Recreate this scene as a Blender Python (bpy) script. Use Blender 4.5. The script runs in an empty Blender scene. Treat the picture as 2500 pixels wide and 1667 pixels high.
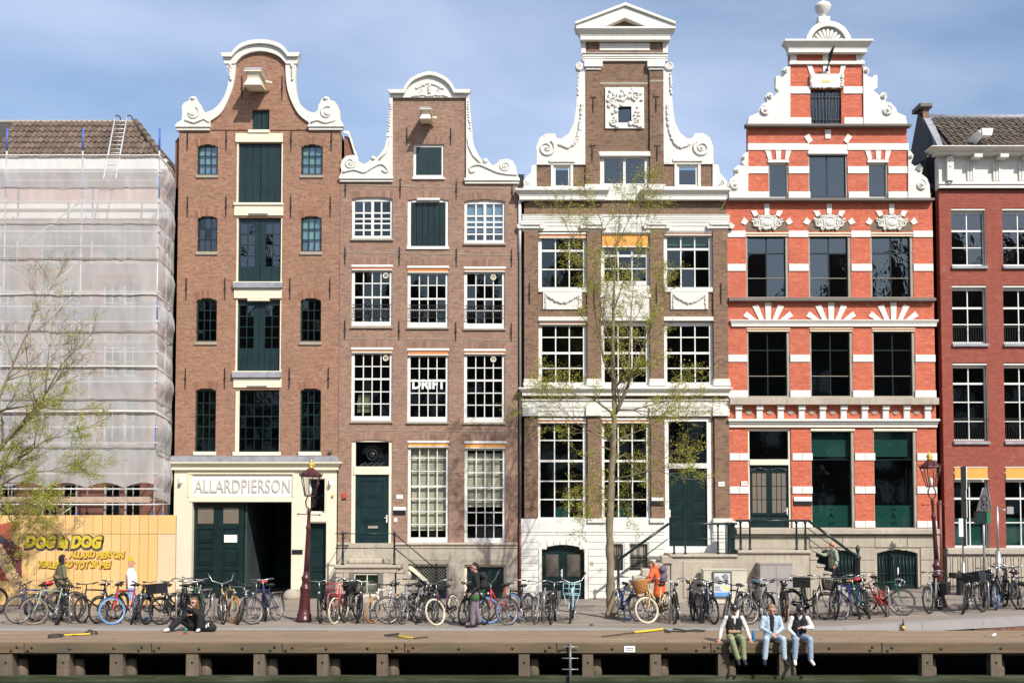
import bpy, math, random
import numpy as np
from mathutils import Vector, Matrix, Euler
random.seed(7)
C = bpy.context.scene.collection
R = math.radians
# ------------------------------------------------------------------ camera
CAM_D, CAM_H, PITCH, FPX = 41.0, 3.6, 3.0, 2941.0      # metres, metres, degrees, focal length for a 2500 px wide picture
PX, PY = 1250.0, 1047.0
cam = bpy.data.cameras.new('camera')
camo = bpy.data.objects.new('camera', cam); C.objects.link(camo)
cam.sensor_width = 36.0; cam.lens = 36.0*FPX/2500.0
cam.shift_y = (PY-833.5)/2500.0
cam.clip_start = 0.5; cam.clip_end = 2000
camo.location = (0, -CAM_D, CAM_H)
camo.rotation_euler = (R(90+PITCH), 0, 0)
bpy.context.scene.camera = camo
# ------------------------------------------------------------------ light
SUN = Vector((0.60, -1.0, 1.02)).normalized()           # towards the sun
scn = bpy.context.scene
scn.view_settings.view_transform = 'Standard'; scn.view_settings.look = 'None'
scn.view_settings.gamma = 1.0; scn.view_settings.exposure = 0.2
scn.view_settings.use_curve_mapping = False
world = bpy.data.worlds.new('World'); scn.world = world; world.use_nodes = True
wn = world.node_tree.nodes; wl = world.node_tree.links; wn.clear()
wout = wn.new('ShaderNodeOutputWorld'); wbg = wn.new('ShaderNodeBackground')
sky = wn.new('ShaderNodeTexSky'); sky.sky_type = 'NISHITA'; sky.sun_disc = False
sky.sun_elevation = math.asin(SUN.z); sky.sun_rotation = math.atan2(SUN.x, SUN.y)
sky.air_density = 1.0; sky.dust_density = 1.6; sky.ozone_density = 2.5
wbg.inputs['Strength'].default_value = 0.130
wtc = wn.new('ShaderNodeTexCoord'); wmap = wn.new('ShaderNodeMapping')
wmap.inputs['Scale'].default_value = (1.2, 1.2, 4.2); wmap.inputs['Rotation'].default_value = (0.1, 0.42, 0.2)
wno = wn.new('ShaderNodeTexNoise'); wno.inputs['Scale'].default_value = 1.7; wno.inputs['Detail'].default_value = 6
wno.inputs['Roughness'].default_value = 0.5; wno.inputs['Distortion'].default_value = 0.25
wrp = wn.new('ShaderNodeValToRGB')
wrp.color_ramp.elements[0].position = 0.33; wrp.color_ramp.elements[0].color = (0, 0, 0, 1)
wrp.color_ramp.elements[1].position = 0.72; wrp.color_ramp.elements[1].color = (0.6, 0.6, 0.6, 1)
wmx = wn.new('ShaderNodeMixRGB'); wmx.inputs['Color2'].default_value = (6.3, 6.9, 8.7, 1)
wl.new(wtc.outputs['Generated'], wmap.inputs['Vector']); wl.new(wmap.outputs['Vector'], wno.inputs['Vector'])
wl.new(wno.outputs['Fac'], wrp.inputs['Fac']); wl.new(wrp.outputs['Color'], wmx.inputs['Fac'])
wl.new(sky.outputs['Color'], wmx.inputs['Color1']); wl.new(wmx.outputs['Color'], wbg.inputs['Color'])
wl.new(wbg.outputs['Background'], wout.inputs['Surface'])
sun = bpy.data.lights.new('sun', 'SUN'); sun.energy = 4.6; sun.angle = R(0.5); sun.color = (1.0, 0.945, 0.865)
suno = bpy.data.objects.new('sun', sun); C.objects.link(suno)
suno.location = (20, -30, 40); suno.rotation_euler = SUN.to_track_quat('Z', 'Y').to_euler()

# ------------------------------------------------------------------ measuring: a photo pixel to a point of the place
_cp, _sp = math.cos(R(PITCH)), math.sin(R(PITCH))
def ray(u, v):
    a, b = (u-PX)/FPX, -(v-PY)/FPX
    return Vector((a, _cp-b*_sp, _sp+b*_cp))
def at(u, v, Y=0.0):
    d = ray(u, v); t = (Y+CAM_D)/d.y
    return Vector((d.x*t, Y, CAM_H+d.z*t))
def gz(x, y=-5.0):                                        # the street climbs gently towards the bridge
    t = max(0.0, x-7.0)
    return 0.056*t*t/(t+0.6) if t < 14 else 0.056*14*14/14.6
def onground(u, v):
    d = ray(u, v); z = 0.0
    for _ in range(6):
        t = (z-CAM_H)/d.z; z = gz(d.x*t)
    return Vector((d.x*t, -CAM_D+d.y*t, z))
def scale_at(Y): return FPX/(Y+CAM_D)
class Crop:
    def __init__(s, x0, y0, k): s.x0, s.y0, s.k = x0, y0, k
    def uv(s, x, y): return s.x0+x/s.k, s.y0+y/s.k
    def p(s, x, y, Y=0.0):
        q = at(*s.uv(x, y), Y); return (q.x, q.z)
    def P(s, pts, Y=0.0): return [s.p(x, y, Y) for x, y in pts]
    def r(s, x0, y0, x1, y1, Y=0.0):
        a = s.p(x0, (y0+y1)/2, Y); b = s.p(x1, (y0+y1)/2, Y)
        t = s.p((x0+x1)/2, y0, Y)[1]; o = s.p((x0+x1)/2, y1, Y)[1]
        return (a[0], b[0], o, t)
    def g(s, x, y): return onground(*s.uv(x, y))

# ------------------------------------------------------------------ mesh builder
class MB:
    def __init__(s): s.v, s.f, s.m, s.s = [], [], [], []
    def add(s, vs, fs, mi=0, sm=False):
        o = len(s.v); s.v.extend([tuple(p) for p in vs])
        for f in fs: s.f.append(tuple(i+o for i in f)); s.m.append(mi); s.s.append(sm)
        return s
    def box(s, x0, x1, y0, y1, z0, z1, mi=0):
        return s.add([(x0,y0,z0),(x1,y0,z0),(x1,y1,z0),(x0,y1,z0),(x0,y0,z1),(x1,y0,z1),(x1,y1,z1),(x0,y1,z1)],
                     [(0,1,5,4),(1,2,6,5),(2,3,7,6),(3,0,4,7),(4,5,6,7),(3,2,1,0)], mi)
    def rect(s, r, y0, y1, mi=0): return s.box(r[0], r[1], y0, y1, r[2], r[3], mi)
    def prism(s, pts, y0, y1, mi=0, sm=False):            # outline in x, z; extruded from y0 (front) to y1
        n = len(pts)
        area = sum(pts[i][0]*pts[(i+1)%n][1]-pts[(i+1)%n][0]*pts[i][1] for i in range(n))
        if area < 0: pts = pts[::-1]
        vs = [(x,y0,z) for x,z in pts]+[(x,y1,z) for x,z in pts]
        fs = [tuple(range(n)), tuple(range(2*n-1, n-1, -1))]
        s.add(vs, fs, mi)
        return s.add(vs, [(i, i+n, (i+1)%n+n, (i+1)%n) for i in range(n)], mi, sm)
    def cham(s, x0, x1, y0, y1, z0, z1, c, mi=0):         # box with its front edges cut by c
        s.add([(x0,y0+c,z0),(x1,y0+c,z0),(x1,y0+c,z1),(x0,y0+c,z1),(x0+c,y0,z0+c),(x1-c,y0,z0+c),(x1-c,y0,z1-c),(x0+c,y0,z1-c),
               (x0,y1,z0),(x1,y1,z0),(x1,y1,z1),(x0,y1,z1)],
              [(4,5,6,7),(0,1,5,4),(1,2,6,5),(2,3,7,6),(3,0,4,7),(1,0,8,9),(2,1,9,10),(3,2,10,11),(0,3,11,8),(8,11,10,9)], mi)
        return s
    def tube(s, pts, r, n=6, mi=0, closed=False):
        P = [Vector(p) for p in pts]; k = len(P)
        rr = r if isinstance(r, (list, tuple)) else [r]*k
        vs = []; up = None
        for i in range(k):
            a = P[(i-1) % k] if (i > 0 or closed) else P[i]; b = P[(i+1) % k] if (i < k-1 or closed) else P[i]
            t = (b-a)
            t = t.normalized() if t.length > 1e-9 else Vector((0,0,1))
            if up is None: up = Vector((0,0,1)) if abs(t.z) < 0.9 else Vector((1,0,0))
            x = up.cross(t)
            if x.length < 1e-6: x = Vector((1,0,0)).cross(t)
            x.normalize(); up = t.cross(x)
            for j in range(n):
                q = 2*math.pi*j/n; vs.append(P[i]+(x*math.cos(q)+up*math.sin(q))*rr[i])
        fs = [(i*n+j, i*n+(j+1)%n, ((i+1)%k)*n+(j+1)%n, ((i+1)%k)*n+j) for i in range(k if closed else k-1) for j in range(n)]
        s.add(vs, fs, mi, True)
        if not closed:
            o = len(s.v)-k*n
            s.f.append(tuple(o+j for j in reversed(range(n)))); s.m.append(mi); s.s.append(False)
            s.f.append(tuple(o+(k-1)*n+j for j in range(n))); s.m.append(mi); s.s.append(False)
        return s
    def lathe(s, prof, c, n=16, mi=0, sm=True):          # prof: (radius, z) from the bottom up
        vs = [(c[0]+r*math.cos(2*math.pi*j/n), c[1]+r*math.sin(2*math.pi*j/n), c[2]+z) for r,z in prof for j in range(n)]
        k = len(prof)
        fs = [(i*n+j, i*n+(j+1)%n, (i+1)*n+(j+1)%n, (i+1)*n+j) for i in range(k-1) for j in range(n)]
        s.add(vs, fs, mi, sm)
        o = len(s.v)-k*n
        s.f.append(tuple(o+j for j in reversed(range(n)))); s.m.append(mi); s.s.append(False)
        s.f.append(tuple(o+(k-1)*n+j for j in range(n))); s.m.append(mi); s.s.append(False)
        return s
    def ell(s, c, r, n=10, k=6, mi=0):
        if not isinstance(r, (tuple, list)): r = (r, r, r)
        vs = [(c[0], c[1], c[2]-r[2])]
        for i in range(1, k):
            a = -math.pi/2+math.pi*i/k
            for j in range(n):
                q = 2*math.pi*j/n
                vs.append((c[0]+r[0]*math.cos(a)*math.cos(q), c[1]+r[1]*math.cos(a)*math.sin(q), c[2]+r[2]*math.sin(a)))
        vs.append((c[0], c[1], c[2]+r[2])); t = len(vs)-1
        fs = [(0, 1+(j+1)%n, 1+j) for j in range(n)]
        for i in range(k-2):
            for j in range(n): fs.append((1+i*n+j, 1+i*n+(j+1)%n, 1+(i+1)*n+(j+1)%n, 1+(i+1)*n+j))
        fs += [(1+(k-2)*n+j, 1+(k-2)*n+(j+1)%n, t) for j in range(n)]
        return s.add(vs, fs, mi, True)
    def ring(s, c, Rr, r, axis='y', n=20, k=6, mi=0, a0=0, a1=360):
        m = n if a1-a0 >= 360 else n+1
        pts = []
        for i in range(m):
            q = R(a0+(a1-a0)*i/n); u, w = Rr*math.cos(q), Rr*math.sin(q)
            pts.append((c[0]+u, c[1], c[2]+w) if axis == 'y' else ((c[0], c[1]+u, c[2]+w) if axis == 'x' else (c[0]+u, c[1]+w, c[2])))
        return s.tube(pts, r, k, mi, closed=a1-a0 >= 360)
    def each(s, name, mats, parent=None):                # every loose piece becomes a part of its own
        p = list(range(len(s.v)))
        def fd(a):
            while p[a] != a: p[a] = p[p[a]]; a = p[a]
            return a
        for f in s.f:
            for a in f[1:]: p[fd(a)] = fd(f[0])
        gr = {}
        for k, f in enumerate(s.f): gr.setdefault(fd(f[0]), []).append(k)
        for ks in gr.values():
            q = MB(); ids = sorted({i for k in ks for i in s.f[k]}); mp = {a: b for b, a in enumerate(ids)}; q.v = [s.v[i] for i in ids]
            for k in ks: q.f.append(tuple(mp[i] for i in s.f[k])); q.m.append(s.m[k]); q.s.append(s.s[k])
            o = q.build(name, mats, parent)
        return o
    def mesh(s, name, mats):
        me = bpy.data.meshes.new(name); me.from_pydata(s.v, [], s.f)
        for m in (mats if isinstance(mats, (list, tuple)) else [mats]): me.materials.append(m)
        me.polygons.foreach_set('material_index', s.m); me.polygons.foreach_set('use_smooth', s.s)
        me.update(); return me
    def build(s, name, mats, parent=None, **kw):
        return link(name, s.mesh(name, mats), parent, **kw)
WL = {}
def link(name, data, parent=None, local=False, label=None, cat=None, group=None, kind=None):
    o = bpy.data.objects.new(name, data); C.objects.link(o)
    if parent is not None:
        o.parent = parent
        if not local: o.location = -WL.get(parent.name, Vector((0,0,0)))   # vertices are given in world space
    WL[o.name] = Vector((0,0,0)) if not local else Vector((0,0,0))
    tag(o, label, cat, group, kind); return o
def tag(o, label=None, cat=None, group=None, kind=None):
    if label: o['label'] = label
    if cat: o['category'] = cat
    if group: o['group'] = group
    if kind: o['kind'] = kind
    return o
def thing(name, loc, label, cat, group=None, rz=0.0):
    o = bpy.data.objects.new(name, None); C.objects.link(o); o.location = loc; o.rotation_euler = (0,0,rz)
    o.empty_display_size = 0.3
    WL[o.name] = Vector(loc); return tag(o, label, cat, group)

# ------------------------------------------------------------------ materials
def nodes(name):
    m = bpy.data.materials.new(name); m.use_nodes = True
    nt = m.node_tree; b = nt.nodes['Principled BSDF']; return m, nt, b
def mixc(nt, fac, a, b, blend='MIX'):
    n = nt.nodes.new('ShaderNodeMixRGB'); n.blend_type = blend
    for k, v in (('Fac', fac), ('Color1', a), ('Color2', b)):
        if isinstance(v, (int, float)): n.inputs[k].default_value = v
        elif isinstance(v, tuple): n.inputs[k].default_value = (*v[:3], 1)
        else: nt.links.new(v, n.inputs[k])
    return n.outputs['Color']
def noise(nt, scale, detail=4, vec=None, rough=0.55, sc3=None):
    n = nt.nodes.new('ShaderNodeTexNoise'); n.inputs['Scale'].default_value = scale; n.inputs['Detail'].default_value = detail
    n.inputs['Roughness'].default_value = rough
    if vec is None:
        vec = nt.nodes.new('ShaderNodeTexCoord').outputs['Object']
    if sc3:
        mp = nt.nodes.new('ShaderNodeMapping'); mp.inputs['Scale'].default_value = sc3
        nt.links.new(vec, mp.inputs['Vector']); vec = mp.outputs['Vector']
    nt.links.new(vec, n.inputs['Vector']); return n.outputs['Fac']
def ramp(nt, fac, p0, p1, c0=(0,0,0), c1=(1,1,1)):
    n = nt.nodes.new('ShaderNodeValToRGB'); e = n.color_ramp.elements
    e[0].position, e[1].position = p0, p1; e[0].color = (*c0, 1); e[1].color = (*c1, 1)
    nt.links.new(fac, n.inputs['Fac']); return n.outputs['Color']
def bump(nt, b, h, strength=0.3, dist=0.01):
    n = nt.nodes.new('ShaderNodeBump'); n.inputs['Strength'].default_value = strength; n.inputs['Distance'].default_value = dist
    nt.links.new(h, n.inputs['Height']); nt.links.new(n.outputs['Normal'], b.inputs['Normal'])
def mul(c, k): return tuple(min(1.0, x*k) for x in c)
def paint(name, col, rough=0.5, var=0.12, scale=3.0, bmp=0.0, streak=0.0, scol=None, metal=0.0, spec=None, fine=0.0):
    m, nt, b = nodes(name)
    c = mixc(nt, ramp(nt, noise(nt, scale, 5), 0.3, 0.7), mul(col, 1-var), mul(col, 1+var*0.7))
    if fine: c = mixc(nt, ramp(nt, noise(nt, scale*14, 4), 0.35, 0.7), c, mul(col, 1-fine))
    if streak:                                            # rain runs and soot, in their own shape
        s = ramp(nt, noise(nt, 1.0, 6, sc3=(9, 9, 0.7), rough=0.65), 0.50, 0.78)
        f = nt.nodes.new('ShaderNodeMath'); f.operation = 'MULTIPLY'; f.inputs[1].default_value = streak
        nt.links.new(s, f.inputs[0]); c = mixc(nt, f.outputs[0], c, scol or mul(col, 0.55))
    nt.links.new(c, b.inputs['Base Color']); b.inputs['Roughness'].default_value = rough; b.inputs['Metallic'].default_value = metal
    if spec is not None: b.inputs['Specular IOR Level'].default_value = spec
    if bmp: bump(nt, b, noise(nt, scale*9, 6), bmp, 0.01)
    return m
def brickmat(name, cols, dark=(0.08,0.06,0.05), stain=0.35, rough=0.85, painted=False):
    m, nt, b = nodes(name)
    at_ = nt.nodes.new('ShaderNodeAttribute'); at_.attribute_name = 'rnd'
    rp = nt.nodes.new('ShaderNodeValToRGB'); el = rp.color_ramp.elements
    for i, (p, c) in enumerate(cols):
        e = el[i] if i < 2 else el.new(p)
        e.position = p; e.color = (*c, 1)
    nt.links.new(at_.outputs['Fac'], rp.inputs['Fac'])
    c = rp.outputs['Color']
    st = ramp(nt, noise(nt, 0.55, 7, rough=0.62), 0.46, 0.80)
    f = nt.nodes.new('ShaderNodeMath'); f.operation = 'MULTIPLY'; f.inputs[1].default_value = stain
    nt.links.new(st, f.inputs[0]); c = mixc(nt, f.outputs[0], c, dark)
    s2 = ramp(nt, noise(nt, 1.0, 6, sc3=(5, 5, 0.5), rough=0.6), 0.52, 0.80)
    f2 = nt.nodes.new('ShaderNodeMath'); f2.operation = 'MULTIPLY'; f2.inputs[1].default_value = stain*0.8
    nt.links.new(s2, f2.inputs[0]); c = mixc(nt, f2.outputs[0], c, dark)
    s3 = ramp(nt, noise(nt, 2.6, 5, rough=0.6), 0.60, 0.74); f4 = nt.nodes.new('ShaderNodeMath'); f4.operation = 'MULTIPLY'; f4.inputs[1].default_value = stain*0.5
    nt.links.new(s3, f4.inputs[0]); c = mixc(nt, f4.outputs[0], c, (0.52,0.44,0.37))
    c = mixc(nt, ramp(nt, noise(nt, 60, 3), 0.3, 0.75), c, mixc(nt, 0.12, c, (0.5,0.42,0.36)))
    nt.links.new(c, b.inputs['Base Color']); b.inputs['Roughness'].default_value = rough
    b.inputs['Specular IOR Level'].default_value = 0.25
    bump(nt, b, noise(nt, 60, 3), 0.2, 0.003)
    return m
def glassmat(name, tint=(0.66,0.78,0.76), f0=0.05, wav=0.05):
    m, nt, b = nodes(name); nt.nodes.remove(b); out = nt.nodes['Material Output']
    tr = nt.nodes.new('ShaderNodeBsdfTransparent'); tr.inputs['Color'].default_value = (*tint, 1)
    gl = nt.nodes.new('ShaderNodeBsdfGlossy'); gl.inputs['Roughness'].default_value = 0.03; gl.inputs['Color'].default_value = (0.92,0.97,1,1)
    lw = nt.nodes.new('ShaderNodeLayerWeight'); lw.inputs['Blend'].default_value = 0.5
    pw = nt.nodes.new('ShaderNodeMath'); pw.operation = 'POWER'; pw.inputs[1].default_value = 5; nt.links.new(lw.outputs['Facing'], pw.inputs[0])
    fr = nt.nodes.new('ShaderNodeMath'); fr.operation = 'MULTIPLY_ADD'; fr.inputs[1].default_value = 1-f0; fr.inputs[2].default_value = f0; nt.links.new(pw.outputs[0], fr.inputs[0])
    mx = nt.nodes.new('ShaderNodeMixShader')
    bp = nt.nodes.new('ShaderNodeBump'); bp.inputs['Strength'].default_value = wav; bp.inputs['Distance'].default_value = 0.02
    geo = nt.nodes.new('ShaderNodeNewGeometry')
    nt.links.new(noise(nt, 3.5, 2, vec=geo.outputs['Position']), bp.inputs['Height'])
    nt.links.new(bp.outputs['Normal'], gl.inputs['Normal'])
    nt.links.new(fr.outputs[0], mx.inputs['Fac']); nt.links.new(tr.outputs[0], mx.inputs[1]); nt.links.new(gl.outputs[0], mx.inputs[2])
    nt.links.new(mx.outputs[0], out.inputs['Surface']); return m
M = {}
M['white'] = paint('white_paint', (0.71,0.695,0.635), 0.55, 0.07, 2.0, 0.10, 0.42, (0.47,0.44,0.38), fine=0.08)
M['stucco'] = paint('white_stucco', (0.755,0.74,0.685), 0.8, 0.06, 2.2, 0.25, 0.42, (0.47,0.44,0.38), fine=0.10)
M['wood_white'] = paint('window_white', (0.75,0.74,0.69), 0.4, 0.04, 3.0, 0.0)
M['cream'] = paint('cream_plaster', (0.73,0.675,0.525), 0.7, 0.05, 1.6, 0.12, 0.18, (0.52,0.46,0.34), fine=0.05)
M['cream_wood'] = paint('cream_wood', (0.76,0.70,0.55), 0.5, 0.06, 2.0)
M['sign_white'] = paint('sign_white', (0.86,0.85,0.83), 0.5, 0.03)
M['lead'] = paint('lead', (0.30,0.31,0.34), 0.55, 0.25, 4.0, 0.1, 0.3, (0.45,0.45,0.46))
M['green'] = paint('dark_green_paint', (0.006,0.024,0.026), 0.38, 0.3, 3.0, 0.05, 0.25, (0.03,0.07,0.07))
M['green2'] = paint('black_green_paint', (0.007,0.022,0.023), 0.32, 0.3, 4.0)
M['iron'] = paint('black_iron', (0.012,0.013,0.014), 0.5, 0.3, 9)
M['stone'] = paint('grey_stone', (0.46,0.405,0.325), 0.85, 0.24, 1.1, 0.35, 0.8, (0.24,0.205,0.16), fine=0.2)
M['stone_d'] = paint('bluestone', (0.17,0.155,0.135), 0.8, 0.2, 2.0, 0.2, 0.35, (0.09,0.08,0.07), fine=0.12)
M['sill'] = paint('sill_stone', (0.34,0.30,0.24), 0.8, 0.12, 3.0, 0.15)
M['orange'] = paint('orange_awning', (0.72,0.33,0.07), 0.8, 0.06, 4)
M['rust_orange'] = paint('rust_awning', (0.55,0.20,0.07), 0.8, 0.08, 4)
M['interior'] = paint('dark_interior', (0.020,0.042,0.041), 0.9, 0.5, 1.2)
M['blind'] = paint('blind', (0.66,0.61,0.48), 0.7, 0.05)
M['teal'] = paint('teal_film', (0.032,0.125,0.108), 0.6, 0.15)
M['black'] = paint('black', (0.010,0.011,0.012), 0.45, 0.2, 6)
M['pipe_red'] = paint('red_pipe', (0.17,0.05,0.04), 0.5, 0.2, 5)
M['glass'] = glassmat('window_glass')
M['glass_clear'] = glassmat('clear_glass', (0.88,0.90,0.88), 0.03)
M['glass_old'] = glassmat('old_glass', (0.64,0.73,0.77), 0.085, 0.12)
M['sky_reflect'] = paint('pale_sky_reflection', (0.74,0.76,0.79), 0.9, 0.08)  # pale blue-grey: sky reflection put into the colour of panels behind glass
M['gold'] = paint('gold', (0.75,0.50,0.10), 0.35, 0.15, 12, metal=0.6)
M['skin'] = paint('skin', (0.52,0.28,0.20), 0.6, 0.08, 9)
M['skin2'] = paint('skin_flushed', (0.58,0.27,0.19), 0.55, 0.08, 9)
# ------------------------------------------------------------------ the setting
def street_mat():
    m, nt, b = nodes('street_pavers')
    tc = nt.nodes.new('ShaderNodeTexCoord')
    br = nt.nodes.new('ShaderNodeTexBrick'); br.inputs['Scale'].default_value = 1.0
    br.inputs['Brick Width'].default_value = 0.21; br.inputs['Row Height'].default_value = 0.075; br.inputs['Mortar Size'].default_value = 0.006
    br.inputs['Color1'].default_value = (0.31,0.25,0.20,1); br.inputs['Color2'].default_value = (0.385,0.32,0.26,1); br.inputs['Mortar'].default_value = (0.22,0.195,0.16,1)
    nt.links.new(tc.outputs['Object'], br.inputs['Vector'])
    c = mixc(nt, ramp(nt, noise(nt, 0.45, 6, rough=0.6), 0.35, 0.7), br.outputs['Color'], mixc(nt, 0.45, br.outputs['Color'], (0.24,0.22,0.20)))
    c = mixc(nt, ramp(nt, noise(nt, 7, 6), 0.55, 0.8), c, (0.28,0.25,0.215))
    c = mixc(nt, ramp(nt, noise(nt, 1.0, 5, sc3=(0.10, 2.6, 1), rough=0.6), 0.42, 0.66), c, mixc(nt, 0.65, c, (0.17,0.148,0.125)))
    c = mixc(nt, ramp(nt, noise(nt, 1.0, 4, sc3=(0.5, 9.0, 1), rough=0.6), 0.55, 0.75), c, mixc(nt, 0.6, c, (0.18,0.158,0.135)))
    moss = ramp(nt, noise(nt, 1.3, 6, sc3=(0.5, 2.0, 1), rough=0.65), 0.58, 0.72)
    f = nt.nodes.new('ShaderNodeMath'); f.operation = 'MULTIPLY'; f.inputs[1].default_value = 0.5
    nt.links.new(moss, f.inputs[0]); c = mixc(nt, f.outputs[0], c, (0.17,0.165,0.075))
    nt.links.new(c, b.inputs['Base Color']); b.inputs['Roughness'].default_value = 0.9; b.inputs['Specular IOR Level'].default_value = 0.2
    bump(nt, b, br.outputs['Fac'], 0.4, -0.006); return m
M['street'] = street_mat()
M['kerb'] = paint('granite_kerb', (0.34,0.32,0.315), 0.8, 0.12, 2.5, 0.2, fine=0.2)
def wood_mat(name, col, col2, alg=0.0, grain=(1.2, 22, 22), rough=0.85):
    m, nt, b = nodes(name)
    oi = nt.nodes.new('ShaderNodeObjectInfo'); geo = nt.nodes.new('ShaderNodeNewGeometry')
    off = nt.nodes.new('ShaderNodeVectorMath'); off.operation = 'ADD'
    cmb = nt.nodes.new('ShaderNodeCombineXYZ'); mu = nt.nodes.new('ShaderNodeMath'); mu.operation = 'MULTIPLY'; mu.inputs[1].default_value = 40
    nt.links.new(oi.outputs['Random'], mu.inputs[0]); nt.links.new(mu.outputs[0], cmb.inputs['X'])
    nt.links.new(geo.outputs['Position'], off.inputs[0]); nt.links.new(cmb.outputs[0], off.inputs[1])
    g = noise(nt, 1.0, 8, vec=off.outputs[0], sc3=grain, rough=0.7)
    c = mixc(nt, ramp(nt, g, 0.3, 0.72), col, col2)
    c = mixc(nt, ramp(nt, noise(nt, 0.8, 5, vec=off.outputs[0]), 0.35, 0.7), c, mixc(nt, 0.4, c, mul(col2, 0.75)))
    rv = nt.nodes.new('ShaderNodeMapRange'); rv.inputs['To Min'].default_value = 0.0; rv.inputs['To Max'].default_value = 0.5
    nt.links.new(oi.outputs['Random'], rv.inputs['Value'])
    c = mixc(nt, rv.outputs['Result'], c, mul(col, 0.55))
    if alg:
        a = ramp(nt, noise(nt, 1.1, 6, vec=off.outputs[0], sc3=(0.6, 2, 4), rough=0.65), 0.44, 0.62)
        f = nt.nodes.new('ShaderNodeMath'); f.operation = 'MULTIPLY'; f.inputs[1].default_value = alg
        nt.links.new(a, f.inputs[0]); c = mixc(nt, f.outputs[0], c, (0.085,0.095,0.065))
    crk = ramp(nt, noise(nt, 1.0, 5, vec=off.outputs[0], sc3=(0.7, 60, 60), rough=0.5), 0.62, 0.66)
    f3 = nt.nodes.new('ShaderNodeMath'); f3.operation = 'MULTIPLY'; f3.inputs[1].default_value = 0.55
    nt.links.new(crk, f3.inputs[0]); c = mixc(nt, f3.outputs[0], c, mul(col2, 0.3))
    nt.links.new(c, b.inputs['Base Color']); b.inputs['Roughness'].default_value = rough; b.inputs['Specular IOR Level'].default_value = 0.2
    bump(nt, b, g, 0.5, 0.01); return m
M['plank'] = wood_mat('deck_wood', (0.385,0.285,0.195), (0.23,0.165,0.11))
M['beam'] = wood_mat('beam_wood', (0.25,0.175,0.105), (0.105,0.073,0.046), 0.55, (1.0, 14, 14))
M['post'] = wood_mat('post_wood', (0.225,0.17,0.125), (0.11,0.085,0.062), 0.3, (16, 16, 1.0))
M['wale'] = wood_mat('mossy_wale', (0.045,0.06,0.02), (0.03,0.035,0.018), 0.9, (1.0, 10, 10))
M['bolt'] = paint('bolt', (0.06,0.05,0.045), 0.5, 0.3, 20, metal=0.5)
def water_mat():
    m, nt, b = nodes('canal_water'); b.inputs['Base Color'].default_value = (0.012,0.016,0.010,1)
    b.inputs['Roughness'].default_value = 0.06
    geo = nt.nodes.new('ShaderNodeNewGeometry')
    bump(nt, b, noise(nt, 2.2, 5, vec=geo.outputs['Position'], sc3=(1, 1.8, 1)), 0.5, 0.08); return m
M['water'] = water_mat()
# street: one sheet, from the quay edge to behind the houses
KY, DECK0, DECK1 = -8.85, -9.2, -11.7
def grid_sheet(name, xs, ys, zf, mat, **kw):
    b = MB(); n = len(xs)
    b.add([(x, y, zf(x, y)) for y in ys for x in xs],
          [(j*n+i, j*n+i+1, (j+1)*n+i+1, (j+1)*n+i) for j in range(len(ys)-1) for i in range(n-1)])
    return b.build(name, mat, **kw)
street = grid_sheet('street', [-300,-60,-30]+[x*1.0 for x in range(-26,27)]+[32,60,300], [KY,-6,-3,0,3,12,80,600], lambda x, y: gz(x, y), M['street'], kind='structure')
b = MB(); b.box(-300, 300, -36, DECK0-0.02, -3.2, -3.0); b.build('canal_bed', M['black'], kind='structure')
grid_sheet('water', [-300,-30,0,30,300], [-36,-20,-9.0], lambda x, y: -0.93, M['water'], kind='structure')
b = MB(); b.box(-300, 300, -700, -36, -3.2, 0.15); b.build('ground', M['stone_d'], kind='structure')
# brick quay wall under the kerb
b = MB(); b.box(-60, 60, KY-0.30, KY+0.3, -3.0, -0.02); b.build('quay_wall', M['stone_d'], kind='structure')
# granite kerb along the quay, stone by stone
kerb = thing('quay_kerb', (0, KY, 0), 'long row of pale granite kerb stones edging the quay above the timber deck', 'kerb')
x = -26.0; i = 0
while x < 24:
    L = 1.55+0.5*random.random(); b = MB(); g = 0.008
    x1 = x+L-g; za, zb = gz(x), gz(x1); yf, yb = KY-0.36, KY+0.02
    lo = 0.22 if x > 5 else 0.3
    b.add([(x,yf,za-lo),(x1,yf,zb-lo),(x1,yb,zb-lo),(x,yb,za-lo),(x,yf+0.02,za+0.006),(x1,yf+0.02,zb+0.006),(x1,yb,zb+0.006),(x,yb,za+0.006)],
          [(0,1,5,4),(1,2,6,5),(2,3,7,6),(3,0,4,7),(4,5,6,7),(3,2,1,0)])
    b.build('kerb_stone', M['kerb'], kerb); x += L; i += 1
# bricks of the quay wall where the kerb has climbed clear of the deck
M['quaybrick'] = paint('quay_brick', (0.24,0.12,0.085), 0.9, 0.35, 6, 0.2)
b = MB(); b2 = MB()
x = 8.6
while x < 22:
    top = gz(x)-0.235
    if top > 0.02: b.box(x, x+0.052, KY-0.335, KY-0.28, -0.05, top)
    x += 0.062
b.build('brick_course', M['quaybrick'], kerb, kind='stuff')
# flush stone bands across the street
for nm, yy, w, mt in (('gutter_band', -6.15, 0.16, 'kerb'), ('gutter_band', -2.3, 0.14, 'stone'), ('gutter_band', -3.9, 0.10, 'kerb')):
    xs = [x*1.0 for x in range(-26,27)]
    b = MB(); n = len(xs)
    b.add([(x, yy, gz(x)+0.006) for x in xs]+[(x, yy+w, gz(x)+0.006) for x in xs], [(i, i+1, n+i+1, n+i) for i in range(n-1)])
    b.build(nm, M[mt], kind='structure')
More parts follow.
